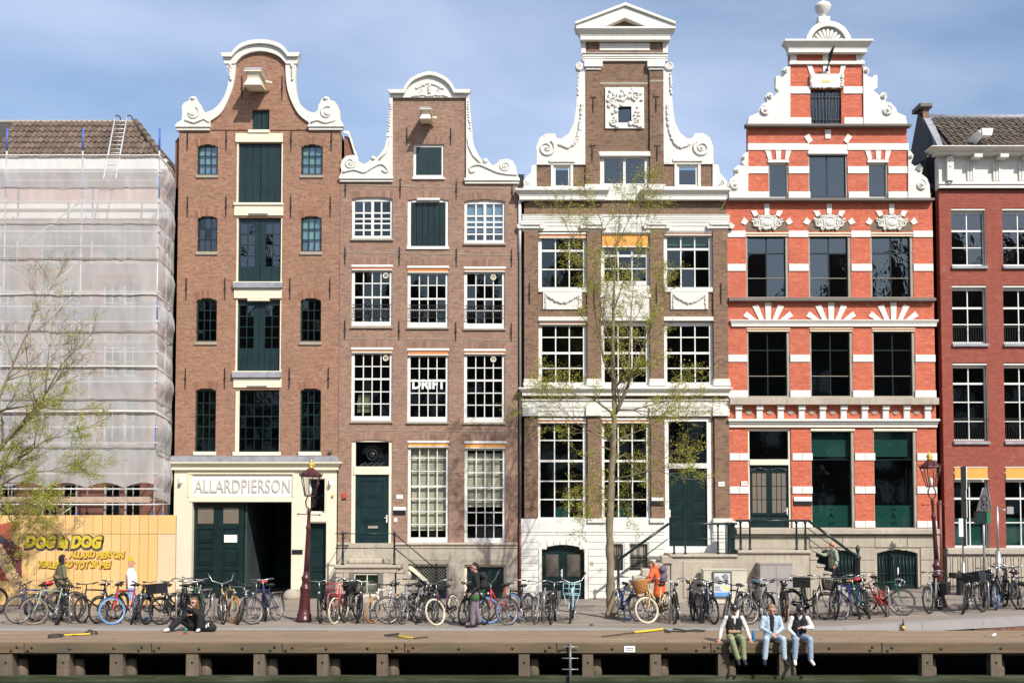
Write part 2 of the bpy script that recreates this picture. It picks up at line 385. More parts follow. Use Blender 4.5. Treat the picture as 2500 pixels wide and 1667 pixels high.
# timber deck: planks run along the water
deck = thing('timber_deck', (0, -10.4, 0), 'long weathered timber deck of planks on posts along the canal', 'deck')
rows = 11; pw = (DECK0-0.02-DECK1)/rows
for r_ in range(rows):
    y0 = DECK1+r_*pw; x = -22-4.5*random.random()
    while x < 20:
        L = 4.2+1.5*random.random(); b = MB(); dz = random.uniform(-0.012, 0.004)
        b.box(x, x+L-0.012, y0+0.011, y0+pw-0.011, -0.075, -0.006+dz)
        b.build('plank', M['plank'], deck); x += L
# fascia beams along the front edge with bolts
x = -21.0; splices = [at(u, 1580, DECK1).x for u in (-360, 62, 372, 690, 988, 1358, 1733, 2149, 2560)]
zb0, zb1 = at(0, 1593, DECK1).z, -0.012
for a, c_ in zip(splices[:-1], splices[1:]):
    bm_ = MB(); bm_.cham(a+0.006, c_-0.006, DECK1-0.11, DECK1-0.004, zb0, zb1, 0.018)
    fb = bm_.build('fascia_beam', M['beam'], deck)
    for k, (dx, dz) in enumerate([(0.22, 0.55), (0.10, 0.28), ((c_-a)*0.36, 0.45), ((c_-a)*0.7, 0.5), (c_-a-0.18, 0.62), (c_-a-0.3, 0.3)]):
        q = MB(); q.lathe([(0.036,0),(0.036,0.012),(0.02,0.014),(0.016,0.022)], (0,0,0), 10)
        o = q.build('bolt', M['bolt'], fb); o.location = (a+dx+random.uniform(-.05,.05), DECK1-0.108, zb0+(zb1-zb0)*dz); o.rotation_euler = (R(90),0,0)
for u, w in ((17,34),(157,32),(286,33),(471,31),(634,28),(789,29),(934,28),(1118,14),(1280,28),(1435,28),(1600,28),(1766,28),(1915,28),(2092,0),(2262,28),(2430,28),(-130,30),(2590,28)):
    if w < 20: continue
    p0 = at(u, 1620, DECK1); hw = w/scale_at(DECK1)/2
    b = MB(); zt, zl = zb0-0.004, -1.5
    b.add([(p0.x-hw,DECK1-0.07,zl),(p0.x+hw*1.06,DECK1-0.07,zl),(p0.x+hw*1.06,DECK1+0.22,zl),(p0.x-hw,DECK1+0.22,zl),
           (p0.x-hw*0.95,DECK1-0.07,zt),(p0.x+hw*0.9,DECK1-0.07,zt),(p0.x+hw*0.9,DECK1+0.22,zt),(p0.x-hw*0.95,DECK1+0.22,zt)],
          [(0,1,5,4),(1,2,6,5),(2,3,7,6),(3,0,4,7),(4,5,6,7),(3,2,1,0)])
    po = b.build('post', M['post'], deck)
    q = MB(); q.lathe([(0.03,0),(0.03,0.012),(0.016,0.02)], (0,0,0), 10); o = q.build('bolt', M['bolt'], po); o.location = (p0.x, DECK1-0.07, -0.48); o.rotation_euler = (R(90),0,0)
    b = MB(); b.lathe([(0.16,-1.6),(0.15,-0.7),(0.13,-0.45)], (p0.x+0.22, DECK1+0.38, 0), 10); b.build('pile', M['post'], deck)
b = MB(); b.box(-24, 22, DECK1+0.75, DECK1+0.95, -0.42, -0.13); b.build('cross_beam', M['post'], deck)
for k in range(-24, 22, 2):
    b = MB(); b.box(k+0.3, k+0.46, DECK1+0.02, DECK0-0.05, -0.25, -0.08); b.build('joist', M['post'], deck)
b = MB(); b.box(-24, 22, DECK1-0.10, DECK1+0.1, -1.1, at(0,1648,DECK1).z); b.build('waterline_wale', M['wale'], deck)
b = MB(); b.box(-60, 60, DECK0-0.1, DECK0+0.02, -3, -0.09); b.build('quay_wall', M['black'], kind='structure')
b = MB(); p = at(1537, 1583, DECK1-0.1); b.box(p.x-0.13, p.x+0.13, DECK1-0.125, DECK1-0.113, p.z-0.075, p.z+0.07)
sg = b.build('notice_plate', M['sign_white'], None, label='small white notice plate screwed to the deck front beam', cat='sign')
b = MB()
for k in range(2): b.box(p.x-0.09, p.x+0.09, DECK1-0.127, DECK1-0.1255, p.z+0.012-0.045*k, p.z+0.028-0.045*k)
b.build('lettering', M['iron'], sg)
# ------------------------------------------------------------------ kit for the canal houses
def sub(iv, a, b):
    out = []
    for p, q in iv:
        if b <= p or a >= q: out.append((p, q)); continue
        if a > p+0.01: out.append((p, a))
        if b < q-0.01: out.append((b, q))
    return out
class Opening:
    def __init__(s, r, rise=0.0): s.x0, s.x1, s.z0, s.z1, s.rise = r[0], r[1], r[2], r[3], rise
    def iv(s, z):
        if z < s.z0 or z > s.z1: return None
        if s.rise and z > s.z1-s.rise:
            w = (s.x1-s.x0)/2; rad = (w*w+s.rise*s.rise)/(2*s.rise); cz = s.z1-rad
            h = math.sqrt(max(0, rad*rad-(z-cz)**2)); c = (s.x0+s.x1)/2; return (c-h, c+h)
        return (s.x0, s.x1)
def brick_mesh(name, boxes, mat):                         # boxes: n x 6 (x0 x1 y0 y1 z0 z1), each brick a box with its own tone
    B = np.array(boxes, dtype=np.float32); n = len(B)
    X0,X1,Y0,Y1,Z0,Z1 = B.T
    V = np.stack([np.stack(t, -1) for t in ((X0,Y0,Z0),(X1,Y0,Z0),(X1,Y1,Z0),(X0,Y1,Z0),(X0,Y0,Z1),(X1,Y0,Z1),(X1,Y1,Z1),(X0,Y1,Z1))], 1).reshape(-1,3)
    F = np.array([(0,1,5,4),(1,2,6,5),(3,0,4,7),(4,5,6,7),(3,2,1,0)])
    FF = (F[None]+(np.arange(n)*8)[:,None,None]).reshape(-1,4)
    me = bpy.data.meshes.new(name)
    me.vertices.add(n*8); me.vertices.foreach_set('co', V.ravel())
    me.loops.add(FF.size); me.loops.foreach_set('vertex_index', FF.ravel().astype(np.int32))
    me.polygons.add(len(FF)); me.polygons.foreach_set('loop_start', np.arange(0, FF.size, 4, dtype=np.int32))
    a = me.attributes.new('rnd', 'FLOAT', 'POINT')
    a.data.foreach_set('value', np.repeat(np.array([random.random() for _ in range(n)], dtype=np.float32), 8))
    me.polygons.foreach_set('use_smooth', np.zeros(len(FF), dtype=bool)); me.materials.append(mat); me.update(calc_edges=True); me.validate(); return me
def wall(h, z0, z1, span, opens, bm, mm, y=0.0, depth=0.32, bl=0.205, bh=0.058, jt=0.009, name='brickwork', bd=0.11):
    """span(z) -> list of (xa, xb); bricks are laid course by course and stop at the openings"""
    rows = int((z1-z0)/bh); bx = []; runs = []; last = None
    for k in range(rows):
        za = z0+k*bh; zc = za+bh/2; iv = span(zc)
        for o in opens:
            t = o.iv(zc)
            if t: iv = sub(iv, *t)
        iv = [(round(a,3), round(b,3)) for a,b in iv if b-a > 0.02]
        if last and last[0] == iv: last[2] = za+bh
        else: last = [iv, za, za+bh]; runs.append(last)
        L = bl if k % 2 else bl/2                         # courses of stretchers and headers in turn
        off = random.random()*bl
        for a, b in iv:
            i0 = math.floor((a-off)/L)
            x = off+i0*L
            while x < b:
                p, q = max(a, x+jt*.35), min(b, x+L-jt*.35)
                if q-p > 0.015:
                    j = random.uniform(-0.002, 0.002)
                    bx.append((p, q, y+j, y+bd, za+jt/2, za+bh-jt/2))
                x += L
    m = MB()
    for iv, za, zb in runs:
        for a, b in iv: m.box(a+0.003, b-0.003, y+0.004, y+depth, za, zb)
    w = m.build('wall', mm, h)
    link(name, brick_mesh(name, bx, bm), w, kind='stuff'); return w
def arch(h, x0, x1, z, rise, hh, mat, y=0.0, n=None, splay=0.08):
    """soldier course: wedge bricks standing on a shallow arc"""
    m = MB(); n = n or max(6, int((x1-x0)/0.075)); w = (x1-x0)/2; c = (x0+x1)/2
    rad = (w*w+rise*rise)/(2*max(rise, 1e-3)); cz = z+rise-rad; bx = []
    for i in range(n):
        t0, t1 = i/n, (i+1)/n; g = 0.07/n*(1.0)
        pts = []
        for t, top in ((t0+g*0.9,0),(t1-g*0.9,0),(t1-g*0.9,1),(t0+g*0.9,1)):
            xx = -w+2*w*t; zz = cz+math.sqrt(max(0, rad*rad-xx*xx))
            if top: zz += hh; xx *= 1+splay*2
            pts.append((c+xx, zz))
        j = random.uniform(-0.002, 0.002)
        m.prism(pts, y-0.006+j, y+0.1)
    me = m.mesh('brick_arch', mat)
    a = me.attributes.new('rnd', 'FLOAT', 'POINT')
    vals = []
    for i in range(n): vals += [random.random()]*16
    a.data.foreach_set('value', np.array(vals, dtype=np.float32))
    return link('brick_arch', me, h)
PANE = {}
def pane(parent, x0, x1, z0, z1, y, mat, tilt=0.5, name='pane'):
    key = mat.name
    if key not in PANE:
        b = MB(); b.box(-.5,.5,-.5,.5,-.5,.5); PANE[key] = b.mesh('pane', mat)
    o = bpy.data.objects.new(name, PANE[key]); C.objects.link(o); o.parent = parent
    wl = parent['_wl'] if '_wl' in parent else (0,0,0)
    o.location = Vector(((x0+x1)/2, y, (z0+z1)/2))
    o.scale = (x1-x0, 0.004, z1-z0); o.rotation_euler = (R(random.gauss(0,tilt*0.6)), 0, R(random.gauss(0,tilt))); return o
def window(h, r, cols, rows, fm='wood_white', fw=0.055, mw=0.026, y=0.09, glass='glass', sill=None, sh=0.10, sp=0.06, meet=(), rowz=None, colx=None,
           head=0.0, bottom=None, mull=(), mm=None, name='window', tilt=0.45, gm=None, sillx=0.03):
    """casement or sash: frame and glazing bars in one mesh, each pane its own child"""
    x0, x1, z0, z1 = r; f = MB(); bt = bottom if bottom is not None else fw*1.2
    f.box(x0, x0+fw, y, y+0.08, z0, z1); f.box(x1-fw, x1, y, y+0.08, z0, z1)
    f.box(x0+fw, x1-fw, y, y+0.08, z0, z0+bt); f.box(x0+fw, x1-fw, y, y+0.08, z1-fw-head, z1)
    a, b_, c, d = x0+fw, x1-fw, z0+bt, z1-fw-head
    xs = [a+(b_-a)*(i/cols) for i in range(cols+1)] if colx is None else [a+(b_-a)*t for t in colx]
    zs = [c+(d-c)*(i/rows) for i in range(rows+1)] if rowz is None else [c+(d-c)*t for t in rowz]
    for i in range(1, len(xs)-1):
        w = 0.045 if i in mull else mw/2
        f.box(xs[i]-w, xs[i]+w, y+0.022-(0.012 if i in mull else 0), y+0.058, c, d)
    for i in range(1, len(zs)-1):
        w = mw*0.95 if i in meet else mw/2
        f.box(a, b_, y+0.019-(0.006 if i in meet else 0), y+0.061, zs[i]-w, zs[i]+w)
    o = f.build(name, M[fm], h)
    for i in range(len(xs)-1):
        for j in range(len(zs)-1):
            g = (gm or {}).get((i, j), glass)
            pane(o, xs[i], xs[i+1], zs[j], zs[j+1], y+0.042, M[g], tilt)
    if sill:
        s = MB(); s.add([(x0-sillx,y-sp-0.09,z0-sh),(x1+sillx,y-sp-0.09,z0-sh),(x1+sillx,y+0.03,z0-sh),(x0-sillx,y+0.03,z0-sh),
                         (x0-sillx,y-sp-0.09,z0-0.018),(x1+sillx,y-sp-0.09,z0-0.018),(x1+sillx,y+0.03,z0-0.002),(x0-sillx,y+0.03,z0-0.002)],
                        [(0,1,5,4),(1,2,6,5),(2,3,7,6),(3,0,4,7),(4,5,6,7),(3,2,1,0)])
        s.build('sill', M[sill], o)
    return o
def backing(w, r, y, mat, name='blind', slats=0):
    b = MB()
    if slats:
        dz = (r[3]-r[2])/slats
        for i in range(slats):
            z = r[2]+i*dz
            b.add([(r[0],y,z),(r[1],y,z),(r[1],y+0.02,z+dz*0.95),(r[0],y+0.02,z+dz*0.95)], [(0,1,2,3)])
    else: b.box(r[0], r[1], y, y+0.01, r[2], r[3])
    return b.build(name, M[mat], w)
def awning(w, r, y, fab=0.0, cas=0.08, proj=0.10, fmat='rust_orange', cmat='wood_white', drop=None):
    """roll awning: cassette, a strip of cloth, a bottom bar; r = outer box of it all"""
    b = MB(); b.cham(r[0]-0.02, r[1]+0.02, y-proj, y+0.08, r[3]-cas, r[3], 0.02); o = b.build('awning', M[cmat], w)
    zb = r[2]
    if r[3]-cas-zb > 0.06:
        c = MB(); c.add([(r[0]+0.02,y-0.05,r[3]-cas),(r[1]-0.02,y-0.05,r[3]-cas),(r[1]-0.02,y-0.075,zb+0.03),(r[0]+0.02,y-0.075,zb+0.03),
                         (r[0]+0.02,y-0.04,r[3]-cas),(r[1]-0.02,y-0.04,r[3]-cas),(r[1]-0.02,y-0.065,zb+0.03),(r[0]+0.02,y-0.065,zb+0.03)],
                        [(0,3,2,1),(4,5,6,7),(0,1,5,4),(2,3,7,6),(1,2,6,5),(3,0,4,7)])
        c.build('cloth', M[fmat], o)
        c = MB(); c.cham(r[0], r[1], y-0.10, y-0.045, zb-0.008, zb+0.032, 0.012); c.build('bottom_bar', M[cmat], o)
    return o
def anchor(h, x, za, zb, y=0.0, curl=False):
    m = MB(); w = 0.016; c = (za+zb)/2
    m.prism([(x-w*0.5,za),(x+w*0.5,za),(x+w,c),(x+w*0.7,zb),(x-w*0.7,zb),(x-w,c)], y-0.045, y-0.012)
    m.box(x-0.024, x+0.024, y-0.055, y+0.01, c-0.03, c+0.03)
    m.box(x-0.01, x+0.01, y-0.02, y+0.05, c-0.01, c+0.01)
    if curl: m.tube([(x-0.1,y-0.03,zb-0.02),(x-0.07,y-0.03,zb+0.02),(x,y-0.03,zb),(x+0.07,y-0.03,zb+0.02),(x+0.1,y-0.03,zb-0.02)], 0.014, 5)
    return m.build('wall_anchor', M['iron'], h)
def cornice(h, x0, x1, z0, z1, proj, mat='white', steps=3, y=0.0, name='cornice', back=0.12, under=0.3):
    """moulding that steps outwards as it rises, returned at both ends"""
    m = MB(); hz = (z1-z0)
    prof = [(0.0, 0.0), (under+.25, 0.0), (under+.25, 0.36), (under+.29, 0.37), (under+.29, 0.42), (under+.34, 0.48), (0.80, 0.68), (0.94, 0.80), (1.0, 0.83), (1.0, 0.97), (0.97, 1.0), (0.0, 1.0)]
    n = len(prof)
    for e, sx in ((x0, -1), (x1, 1)):
        for p, t in prof: m.v.append((e+sx*proj*p*0.9, y-proj*p, z0+hz*t))
    m.v += [(x0, y+back, z0), (x0, y+back, z1), (x1, y+back, z0), (x1, y+back, z1)]
    for i in range(1, n-2):
        m.f.append((i, i+n, i+n+1, i+1)); m.m.append(0); m.s.append(False)
    m.f.append((0, n, n+1, 1)); m.m.append(0); m.s.append(False)
    m.f.append((n-2, 2*n-2, 2*n-1, n-1)); m.m.append(0); m.s.append(False)
    q = 2*n
    for side, off in ((0, 0), (1, n)):
        bb, tt = (q, q+1) if side == 0 else (q+2, q+3)
        ids = [off+i for i in range(n)]
        # the return: end profile swept back to the wall
        base = len(m.v)
        for p, t in prof: m.v.append(((x0-proj*p*0.9) if side == 0 else (x1+proj*p*0.9), y+back, z0+hz*t))
        for i in range(n-1):
            f = (off+i, off+i+1, base+i+1, base+i)
            m.f.append(f if side == 0 else f[::-1]); m.m.append(0); m.s.append(False)
    return m.build(name, M[mat], h)
def block(h, r, mat='white', p=0.03, y=0.0, name='stone_block', c=0.008):
    b = MB(); b.cham(r[0], r[1], y-p, y+0.10, r[2], r[3], min(c, p*0.8)); return b.build(name, M[mat], h)
def poly(h, pts, mat='white', p=0.05, y=0.0, back=0.18, name='gable_trim'):
    b = MB(); b.prism(pts, y-p, y+back); return b.build(name, M[mat], h)
def spline(pts, n=8):
    """Catmull-Rom through the points"""
    P = [Vector((a, b)) for a, b in pts]; out = []
    for i in range(len(P)-1):
        a, b, c, d = P[max(0,i-1)], P[i], P[i+1], P[min(len(P)-1,i+2)]
        for k in range(n):
            t = k/n
            q = 0.5*((2*b)+(c-a)*t+(2*a-5*b+4*c-d)*t*t+(3*b-a-3*c+d)*t**3); out.append((q.x, q.y))
    out.append(pts[-1]); return out
def volute(m, c, r, y, turns=1.6, d=1, a0=90, th=None, mi=0):
    pts = []; rr = []; n = int(22*turns)
    for i in range(n+1):
        t = i/n; q = R(a0)+d*2*math.pi*turns*t; k = r*(1-t*0.82)
        pts.append((c[0]+k*math.cos(q), y, c[1]+k*math.sin(q))); rr.append((th or r*0.16)*(1-0.5*t))
    m.tube(pts, rr, 6, mi); m.ell((c[0], y, c[1]), (r*0.2, r*0.2, r*0.2), 8, 5, mi)
def leafy(m, path, y, r, n, mi=0):                        # acanthus-like lumps along a path
    for i in range(n):
        t = i/(max(1, n-1))*(len(path)-1); k = min(int(t), len(path)-2); f = t-k
        x = path[k][0]*(1-f)+path[k+1][0]*f; z = path[k][1]*(1-f)+path[k+1][1]*f
        s = r*random.uniform(0.7, 1.25)
        m.ell((x+random.uniform(-.3,.3)*r, y, z+random.uniform(-.3,.3)*r), (s, s*0.8, s*random.uniform(0.7,1.2)), 7, 5, mi)
def door(h, r, panels, mat='green', y=0.12, hx=None, hz=None, name='door', th=0.05, handle='wood_white'):
    b = MB(); b.box(r[0], r[1], y, y+th, r[2], r[3]); o = b.build(name, M[mat], h)
    w, t = r[1]-r[0], r[3]-r[2]
    for (a, c, e, g) in panels:
        x0, x1, z0, z1 = r[0]+a*w, r[0]+c*w, r[2]+e*t, r[2]+g*t; q = MB(); k = 0.028
        q.box(x0, x1, y-0.018, y+0.01, z0, z0+k); q.box(x0, x1, y-0.018, y+0.01, z1-k, z1)
        q.box(x0, x0+k, y-0.016, y+0.01, z0+k, z1-k); q.box(x1-k, x1, y-0.016, y+0.01, z0+k, z1-k)
        q.cham(x0+0.06, x1-0.06, y-0.012, y+0.01, z0+0.06, z1-0.06, 0.01)
        q.build('panel', M[mat], o)
    if hx is not None:
        q = MB(); X, Z = r[0]+hx*w, r[2]+hz*t
        q.box(X-0.022, X+0.022, y-0.02, y, Z-0.13, Z+0.13); q.tube([(X,y-0.01,Z+0.03),(X,y-0.06,Z+0.03),(X-0.09,y-0.065,Z+0.03)], 0.012, 6)
        q.build('handle', M[handle], o)
    return o
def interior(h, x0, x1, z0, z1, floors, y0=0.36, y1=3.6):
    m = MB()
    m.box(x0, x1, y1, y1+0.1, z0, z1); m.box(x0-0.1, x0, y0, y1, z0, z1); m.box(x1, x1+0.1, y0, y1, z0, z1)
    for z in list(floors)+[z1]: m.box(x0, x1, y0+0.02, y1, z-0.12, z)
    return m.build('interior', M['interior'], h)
def body(h, x0, x1, z0, z1, rise, mat='roof_dark', wmat='stone_d', y0=0.34, y1=11, wall_side=True):
    m = MB()
    m.box(x0, x0+0.08, y0, y1, z0, z1); m.box(x1-0.08, x1, y0, y1, z0, z1); m.box(x0, x1, y1, y1+0.1, z0, z1)
    m.build('side_wall', M[wmat], h)
    c = (x0+x1)/2; m = MB(); e = 0.0; yr = y0+3.2
    m.add([(x0,y0,z1),(x1,y0,z1),(x1,y1,z1),(x0,y1,z1),(c,yr,z1+rise),(c,y1-2,z1+rise)], [(0,1,4),(1,2,5,4),(2,3,5),(3,0,4,5),(3,2,1,0)])
    return m.build('roof', M[mat], h)
M['roof_dark'] = paint('dark_roof', (0.06,0.05,0.045), 0.8, 0.3, 3, 0.2)
def text(parent, s, size, loc, mat, rot=(R(90),0,0), ext=0.004, off=0.0, shear=0.0, align='CENTER', name='lettering', sx=1.0, space=1.0):
    cu = bpy.data.curves.new(name, 'FONT'); cu.body = s; cu.size = size; cu.extrude = ext; cu.offset = off; cu.shear = shear
    cu.align_x = align; cu.align_y = 'CENTER'; cu.resolution_u = 3; cu.space_character = space
    t = bpy.data.objects.new('t', cu); C.objects.link(t)
    me = bpy.data.meshes.new_from_object(t.evaluated_get(bpy.context.evaluated_depsgraph_get())) if False else None
    bpy.context.view_layer.update()
    me = bpy.data.meshes.new_from_object(t.evaluated_get(bpy.context.evaluated_depsgraph_get())); me.name = name
    bpy.data.objects.remove(t); me.materials.clear(); me.materials.append(mat)
    mat4 = Matrix.Translation(Vector(loc)) @ Euler(rot).to_matrix().to_4x4() @ Matrix.Diagonal((sx,1,1,1))
    me.transform(mat4); return link(name, me, parent)
k460, k480, k550, k350, k450 = 1568/460, 1568/480, 1568/550, 1168/350, 1568/450
# ------------------------------------------------------------------ the brown warehouse with the neck gable
M['brick_wh'] = brickmat('brick_warehouse', [(0.0,(0.20,0.092,0.055)),(0.3,(0.275,0.128,0.076)),(0.8,(0.325,0.157,0.094)),(1.0,(0.36,0.195,0.125))], (0.15,0.095,0.068), 0.5)
M['mortar'] = paint('mortar', (0.47,0.335,0.24), 0.95, 0.1, 5)
M['mortar_d'] = paint('mortar_dark', (0.19,0.135,0.095), 0.95, 0.15, 5)
A, B_, C_, D_ = Crop(400,90,k460), Crop(400,500,k460), Crop(400,900,k460), Crop(400,1200,k460)
xl, xr = -11.49, at(829,600).x
hW = thing('canal_house', ((xl+xr)/2, 0, 0), 'brown brick warehouse with curved neck gable, green loft doors and a white hoist beam', 'house')
zsh = A.p(0, 785)[1]; ztop = A.p(0, 132)[1]
# neck outline (brick), left half measured, right half measured
nl = spline(A.P([(385,770),(395,705),(480,640),(545,520),(588,390),(603,235),(640,190),(720,148),(805,131)]), 8)
nr = spline(A.P([(1212,770),(1205,715),(1125,650),(1060,530),(1025,400),(1012,235),(975,190),(900,148),(805,131)]), 8)
def xat(path, z):
    best = None
    for (xa, za), (xb, zb) in zip(path[:-1], path[1:]):
        if min(za, zb) <= z <= max(za, zb) and abs(zb-za) > 1e-6:
            x = xa+(xb-xa)*(z-za)/(zb-za); best = x
    return best
def spanW(z):
    if z <= zsh: return [(xl, xr)]
    a, b = xat(nl, z), xat(nr, z)
    return [(a-0.06, b+0.06)] if a is not None and b is not None and b-a > 0.1 else []
op = []
hatch = A.r(732,608,878,778); op.append(Opening(hatch))
dA = A.r(606,885,990,1382); dB = B_.r(604,112,985,648); dC = B_.r(597,785,977,1390); wD = C_.r(592,175,970,693)
op += [Opening(dA), Opening(dB), Opening(dC), Opening(wD)]
sw = [A.r(278,895,449,1148), A.r(1142,895,1321,1148), B_.r(278,92,444,390), B_.r(1140,92,1313,390), B_.r(268,775,440,1138), B_.r(1135,775,1308,1138),
      C_.r(260,160,432,692), C_.r(1133,160,1306,692)]
op += [Opening(r, 0.10) for r in sw]
zg = C_.p(0, 772)[1]
wall(hW, zg-0.03, ztop, spanW, op, M['brick_wh'], M['mortar'], bl=.17, bh=.045, jt=.010)
for i, r in enumerate(sw):
    arch(hW, r[0]-0.04, r[1]+0.04, r[3]-0.10, 0.10, 0.26, M['brick_wh'])
    rows = (3,3,3,3,4,4,5,5)[i]
    window(hW, r, 3, rows, 'green', 0.05, 0.028, 0.10, 'glass_old' if i < 4 else 'glass', sill='sill' if i < 6 else 'cream_wood', sh=0.11, head=0.05 if i>5 else 0.02, tilt=0.9,
           gm={(0,2):'glass',(1,1):'glass'} if i < 4 else None)
    if i in (0, 1, 3): backing(hW, (r[0]+.05, r[1]-.05, r[2]+.06, r[3]-.05), 0.19, 'sky_reflect', 'sky_reflection_panel')  # added pale panel imitates sky mirrored in the upper panes
# loft doors
def planked(r, mat, n, y=0.13, panes=None, name='loft_door'):
    o = None
    for s in (0, 1):
        a, c = (r[0], (r[0]+r[1])/2-0.006) if s == 0 else ((r[0]+r[1])/2+0.006, r[1])
        b = MB()
        if panes:                                         # glazed upper leaf
            z0, z1, cols, rows = panes; st = 0.11
            zz0, zz1 = r[2]+(r[3]-r[2])*z0, r[2]+(r[3]-r[2])*z1
            x0, x1 = (a+st, c-st*1.7) if s == 0 else (a+st*1.7, c-st)
            b.box(a, c, y, y+0.05, r[2], zz0); b.box(a, c, y, y+0.05, zz1, r[3]); b.box(a, x0, y, y+0.05, zz0, zz1); b.box(x1, c, y, y+0.05, zz0, zz1)
            for i in range(1, cols): xx = x0+(x1-x0)*i/cols; b.box(xx-.014, xx+.014, y+.008, y+.04, zz0, zz1)
            for i in range(1, rows): zz = zz0+(zz1-zz0)*i/rows; b.box(x0, x1, y+.006, y+.042, zz-.014, zz+.014)
        else: b.box(a, c, y+0.012, y+0.05, r[2], r[3])
        o = b.build(name, M[mat], hW)
        if panes:
            for i in range(cols):
                for j in range(rows): pane(o, x0+(x1-x0)*i/cols, x0+(x1-x0)*(i+1)/cols, zz0+(zz1-zz0)*j/rows, zz0+(zz1-zz0)*(j+1)/rows, y+.025, M['glass_old'], 0.7)
            k = 4
            for i in range(k):
                q = MB(); q.box(a+(c-a)*i/k+.006, a+(c-a)*(i+1)/k-.006, y-.012, y, r[2]+.02, zz0-.06); q.build('board', M[mat], o)
        else:
            for i in range(n):
                q = MB(); q.cham(a+(c-a)*i/n+.004, a+(c-a)*(i+1)/n-.004, y-random.uniform(0,.008), y+.011, r[2]+.01, r[3]-.01, .006); q.build('board', M[mat], o)
planked(dA, 'green', 3)
planked(dB, 'green', 4, panes=(0.26,0.93,2,4)); planked(dC, 'green', 4, panes=(0.33,0.92,2,4))
planked(hatch, 'green', 2, 0.15)
for r in (dA, dB, dC):                                     # cream side posts
    for s in (0, 1):
        b = MB(); x = r[0] if s == 0 else r[1]; b.box(min(x, x+(.05 if s==0 else -.05)), max(x, x+(.05 if s==0 else -.05)), 0.02, 0.16, r[2], r[3]); b.build('door_post', M['cream_wood'], hW)
window(hW, wD, 5, 5, 'green2', 0.05, 0.022, 0.12, 'glass', rowz=(0,.2,.39,.58,.78,1), gm={(i,4):'glass_old' for i in range(5)}, meet=(3,))
for x0, y0, x1, y1 in ((596,176,618,690),(966,176,972,690)): block(hW, C_.r(x0,y0,x1,y1), 'cream_wood', -0.04, name='window_post')
for rr in (C_.r(575,692,976,722), C_.r(247,690,433,720), C_.r(1122,690,1306,722)): block(hW, rr, 'cream_wood', 0.09, name='sill')
block(hW, A.r(704,778,882,804), 'cream_wood', 0.08, name='sill')
for rr in (A.r(596,805,991,880), A.r(586,1400,994,1490), B_.r(584,697,983,780), C_.r(580,78,980,158)): block(hW, rr, 'cream', 0.04, name='lintel')
for rr in (A.r(583,1384,997,1404),): block(hW, rr, 'cream_wood', 0.09, name='threshold')
for rr in (B_.r(580,652,990,694), C_.r(573,30,982,74)):
    b = MB(); b.prism([(0,0)]*0 or [(rr[0],rr[2]),(rr[1],rr[2]),(rr[1],rr[3]),(rr[0],rr[3])], -0.13, 0.12); b.build('lead_threshold', M['lead'], hW)
    block(hW, (rr[0],rr[1],rr[3]+.002,rr[3]+.04), 'cream_wood', 0.10, name='threshold')
for rr in (B_.r(700,785,880,803), A.r(710,1468,870,1478), C_.r(697,138,862,146)): block(hW, rr, 'cream_wood', 0.10, name='drip_bar')
for cr, ya, yb, xs in ((A,780,950,(197,520,1060,1395)),(A,1325,1500,(197,518,1057,1387)),(B_,610,785,(187,508,1050,1383)),(B_,1355,1530,(180,507,1045,1370)),(A,330,522,(650,985))):
    for x in xs: q0, q1 = cr.p(x, yb), cr.p(x, ya); anchor(hW, q0[0], q0[1], q1[1])
# white trims of the gable
lo = spline(A.P([(350,640),(400,622),(470,560),(520,470),(545,350),(522,240)]), 6)
trL = A.P([(385,705)])+[p for p in spline(A.P([(395,705),(480,640),(545,520),(588,390),(603,235)]), 6)]+A.P([(603,228),(518,228)])+lo[::-1]+A.P([(320,640),(330,700)])
poly(hW, trL, p=0.088)
ro = spline(A.P([(1250,640),(1190,615),(1135,560),(1110,480),(1098,370),(1105,240)]), 6)
trR = spline(A.P([(1205,715),(1125,650),(1060,530),(1025,400),(1015,235)]), 6)+A.P([(1015,228),(1110,228)])+ro[::-1]+A.P([(1280,650),(1270,705)])
poly(hW, trR, p=0.088)
def scroll(pts, cx, cy, r, crop, h, flip=1):
    o = poly(h, pts, p=0.10); m = MB(); c = crop.p(cx, cy)
    volute(m, c, r, -0.11, 1.3, flip, 60); m.ell((c[0]+0.03*flip, -0.10, c[1]-0.02), (r*0.6, 0.07, r*0.5), 10, 6)
    return o, m
sl = A.P([(110,740),(112,725),(155,700),(160,640),(155,590),(175,555),(215,540),(220,512),(245,503),(275,510),(280,535),(305,560),(320,600),(350,640),(400,620),(395,705),(388,740)])
o, m = scroll(sl, 245, 640, 0.24, A, hW, -1); m.tube([(*A.p(180,700)[:1],-0.11,A.p(180,700)[1]),(A.p(260,725)[0],-0.13,A.p(260,725)[1]),(A.p(340,690)[0],-0.12,A.p(340,690)[1]),(A.p(385,720)[0],-0.11,A.p(385,720)[1])], 0.035, 6)
q = A.p(247,520); m.ell((q[0],-0.08,q[1]), (0.1,0.09,0.07)); m.build('scroll_relief', M['white'], o)
sr = A.P([(1490,735),(1488,720),(1470,700),(1468,630),(1450,580),(1425,545),(1385,535),(1380,515),(1355,506),(1320,520),(1310,545),(1290,580),(1285,620),(1255,640),(1205,660),(1208,715),(1212,740)])
o, m = scroll(sr, 1360, 640, 0.24, A, hW, 1); m.tube([(A.p(1430,700)[0],-0.11,A.p(1430,700)[1]),(A.p(1350,725)[0],-0.13,A.p(1350,725)[1]),(A.p(1280,700)[0],-0.12,A.p(1280,700)[1]),(A.p(1225,725)[0],-0.11,A.p(1225,725)[1])], 0.035, 6)
q = A.p(1350,522); m.ell((q[0],-0.08,q[1]), (0.1,0.09,0.07)); m.build('scroll_relief', M['white'], o)
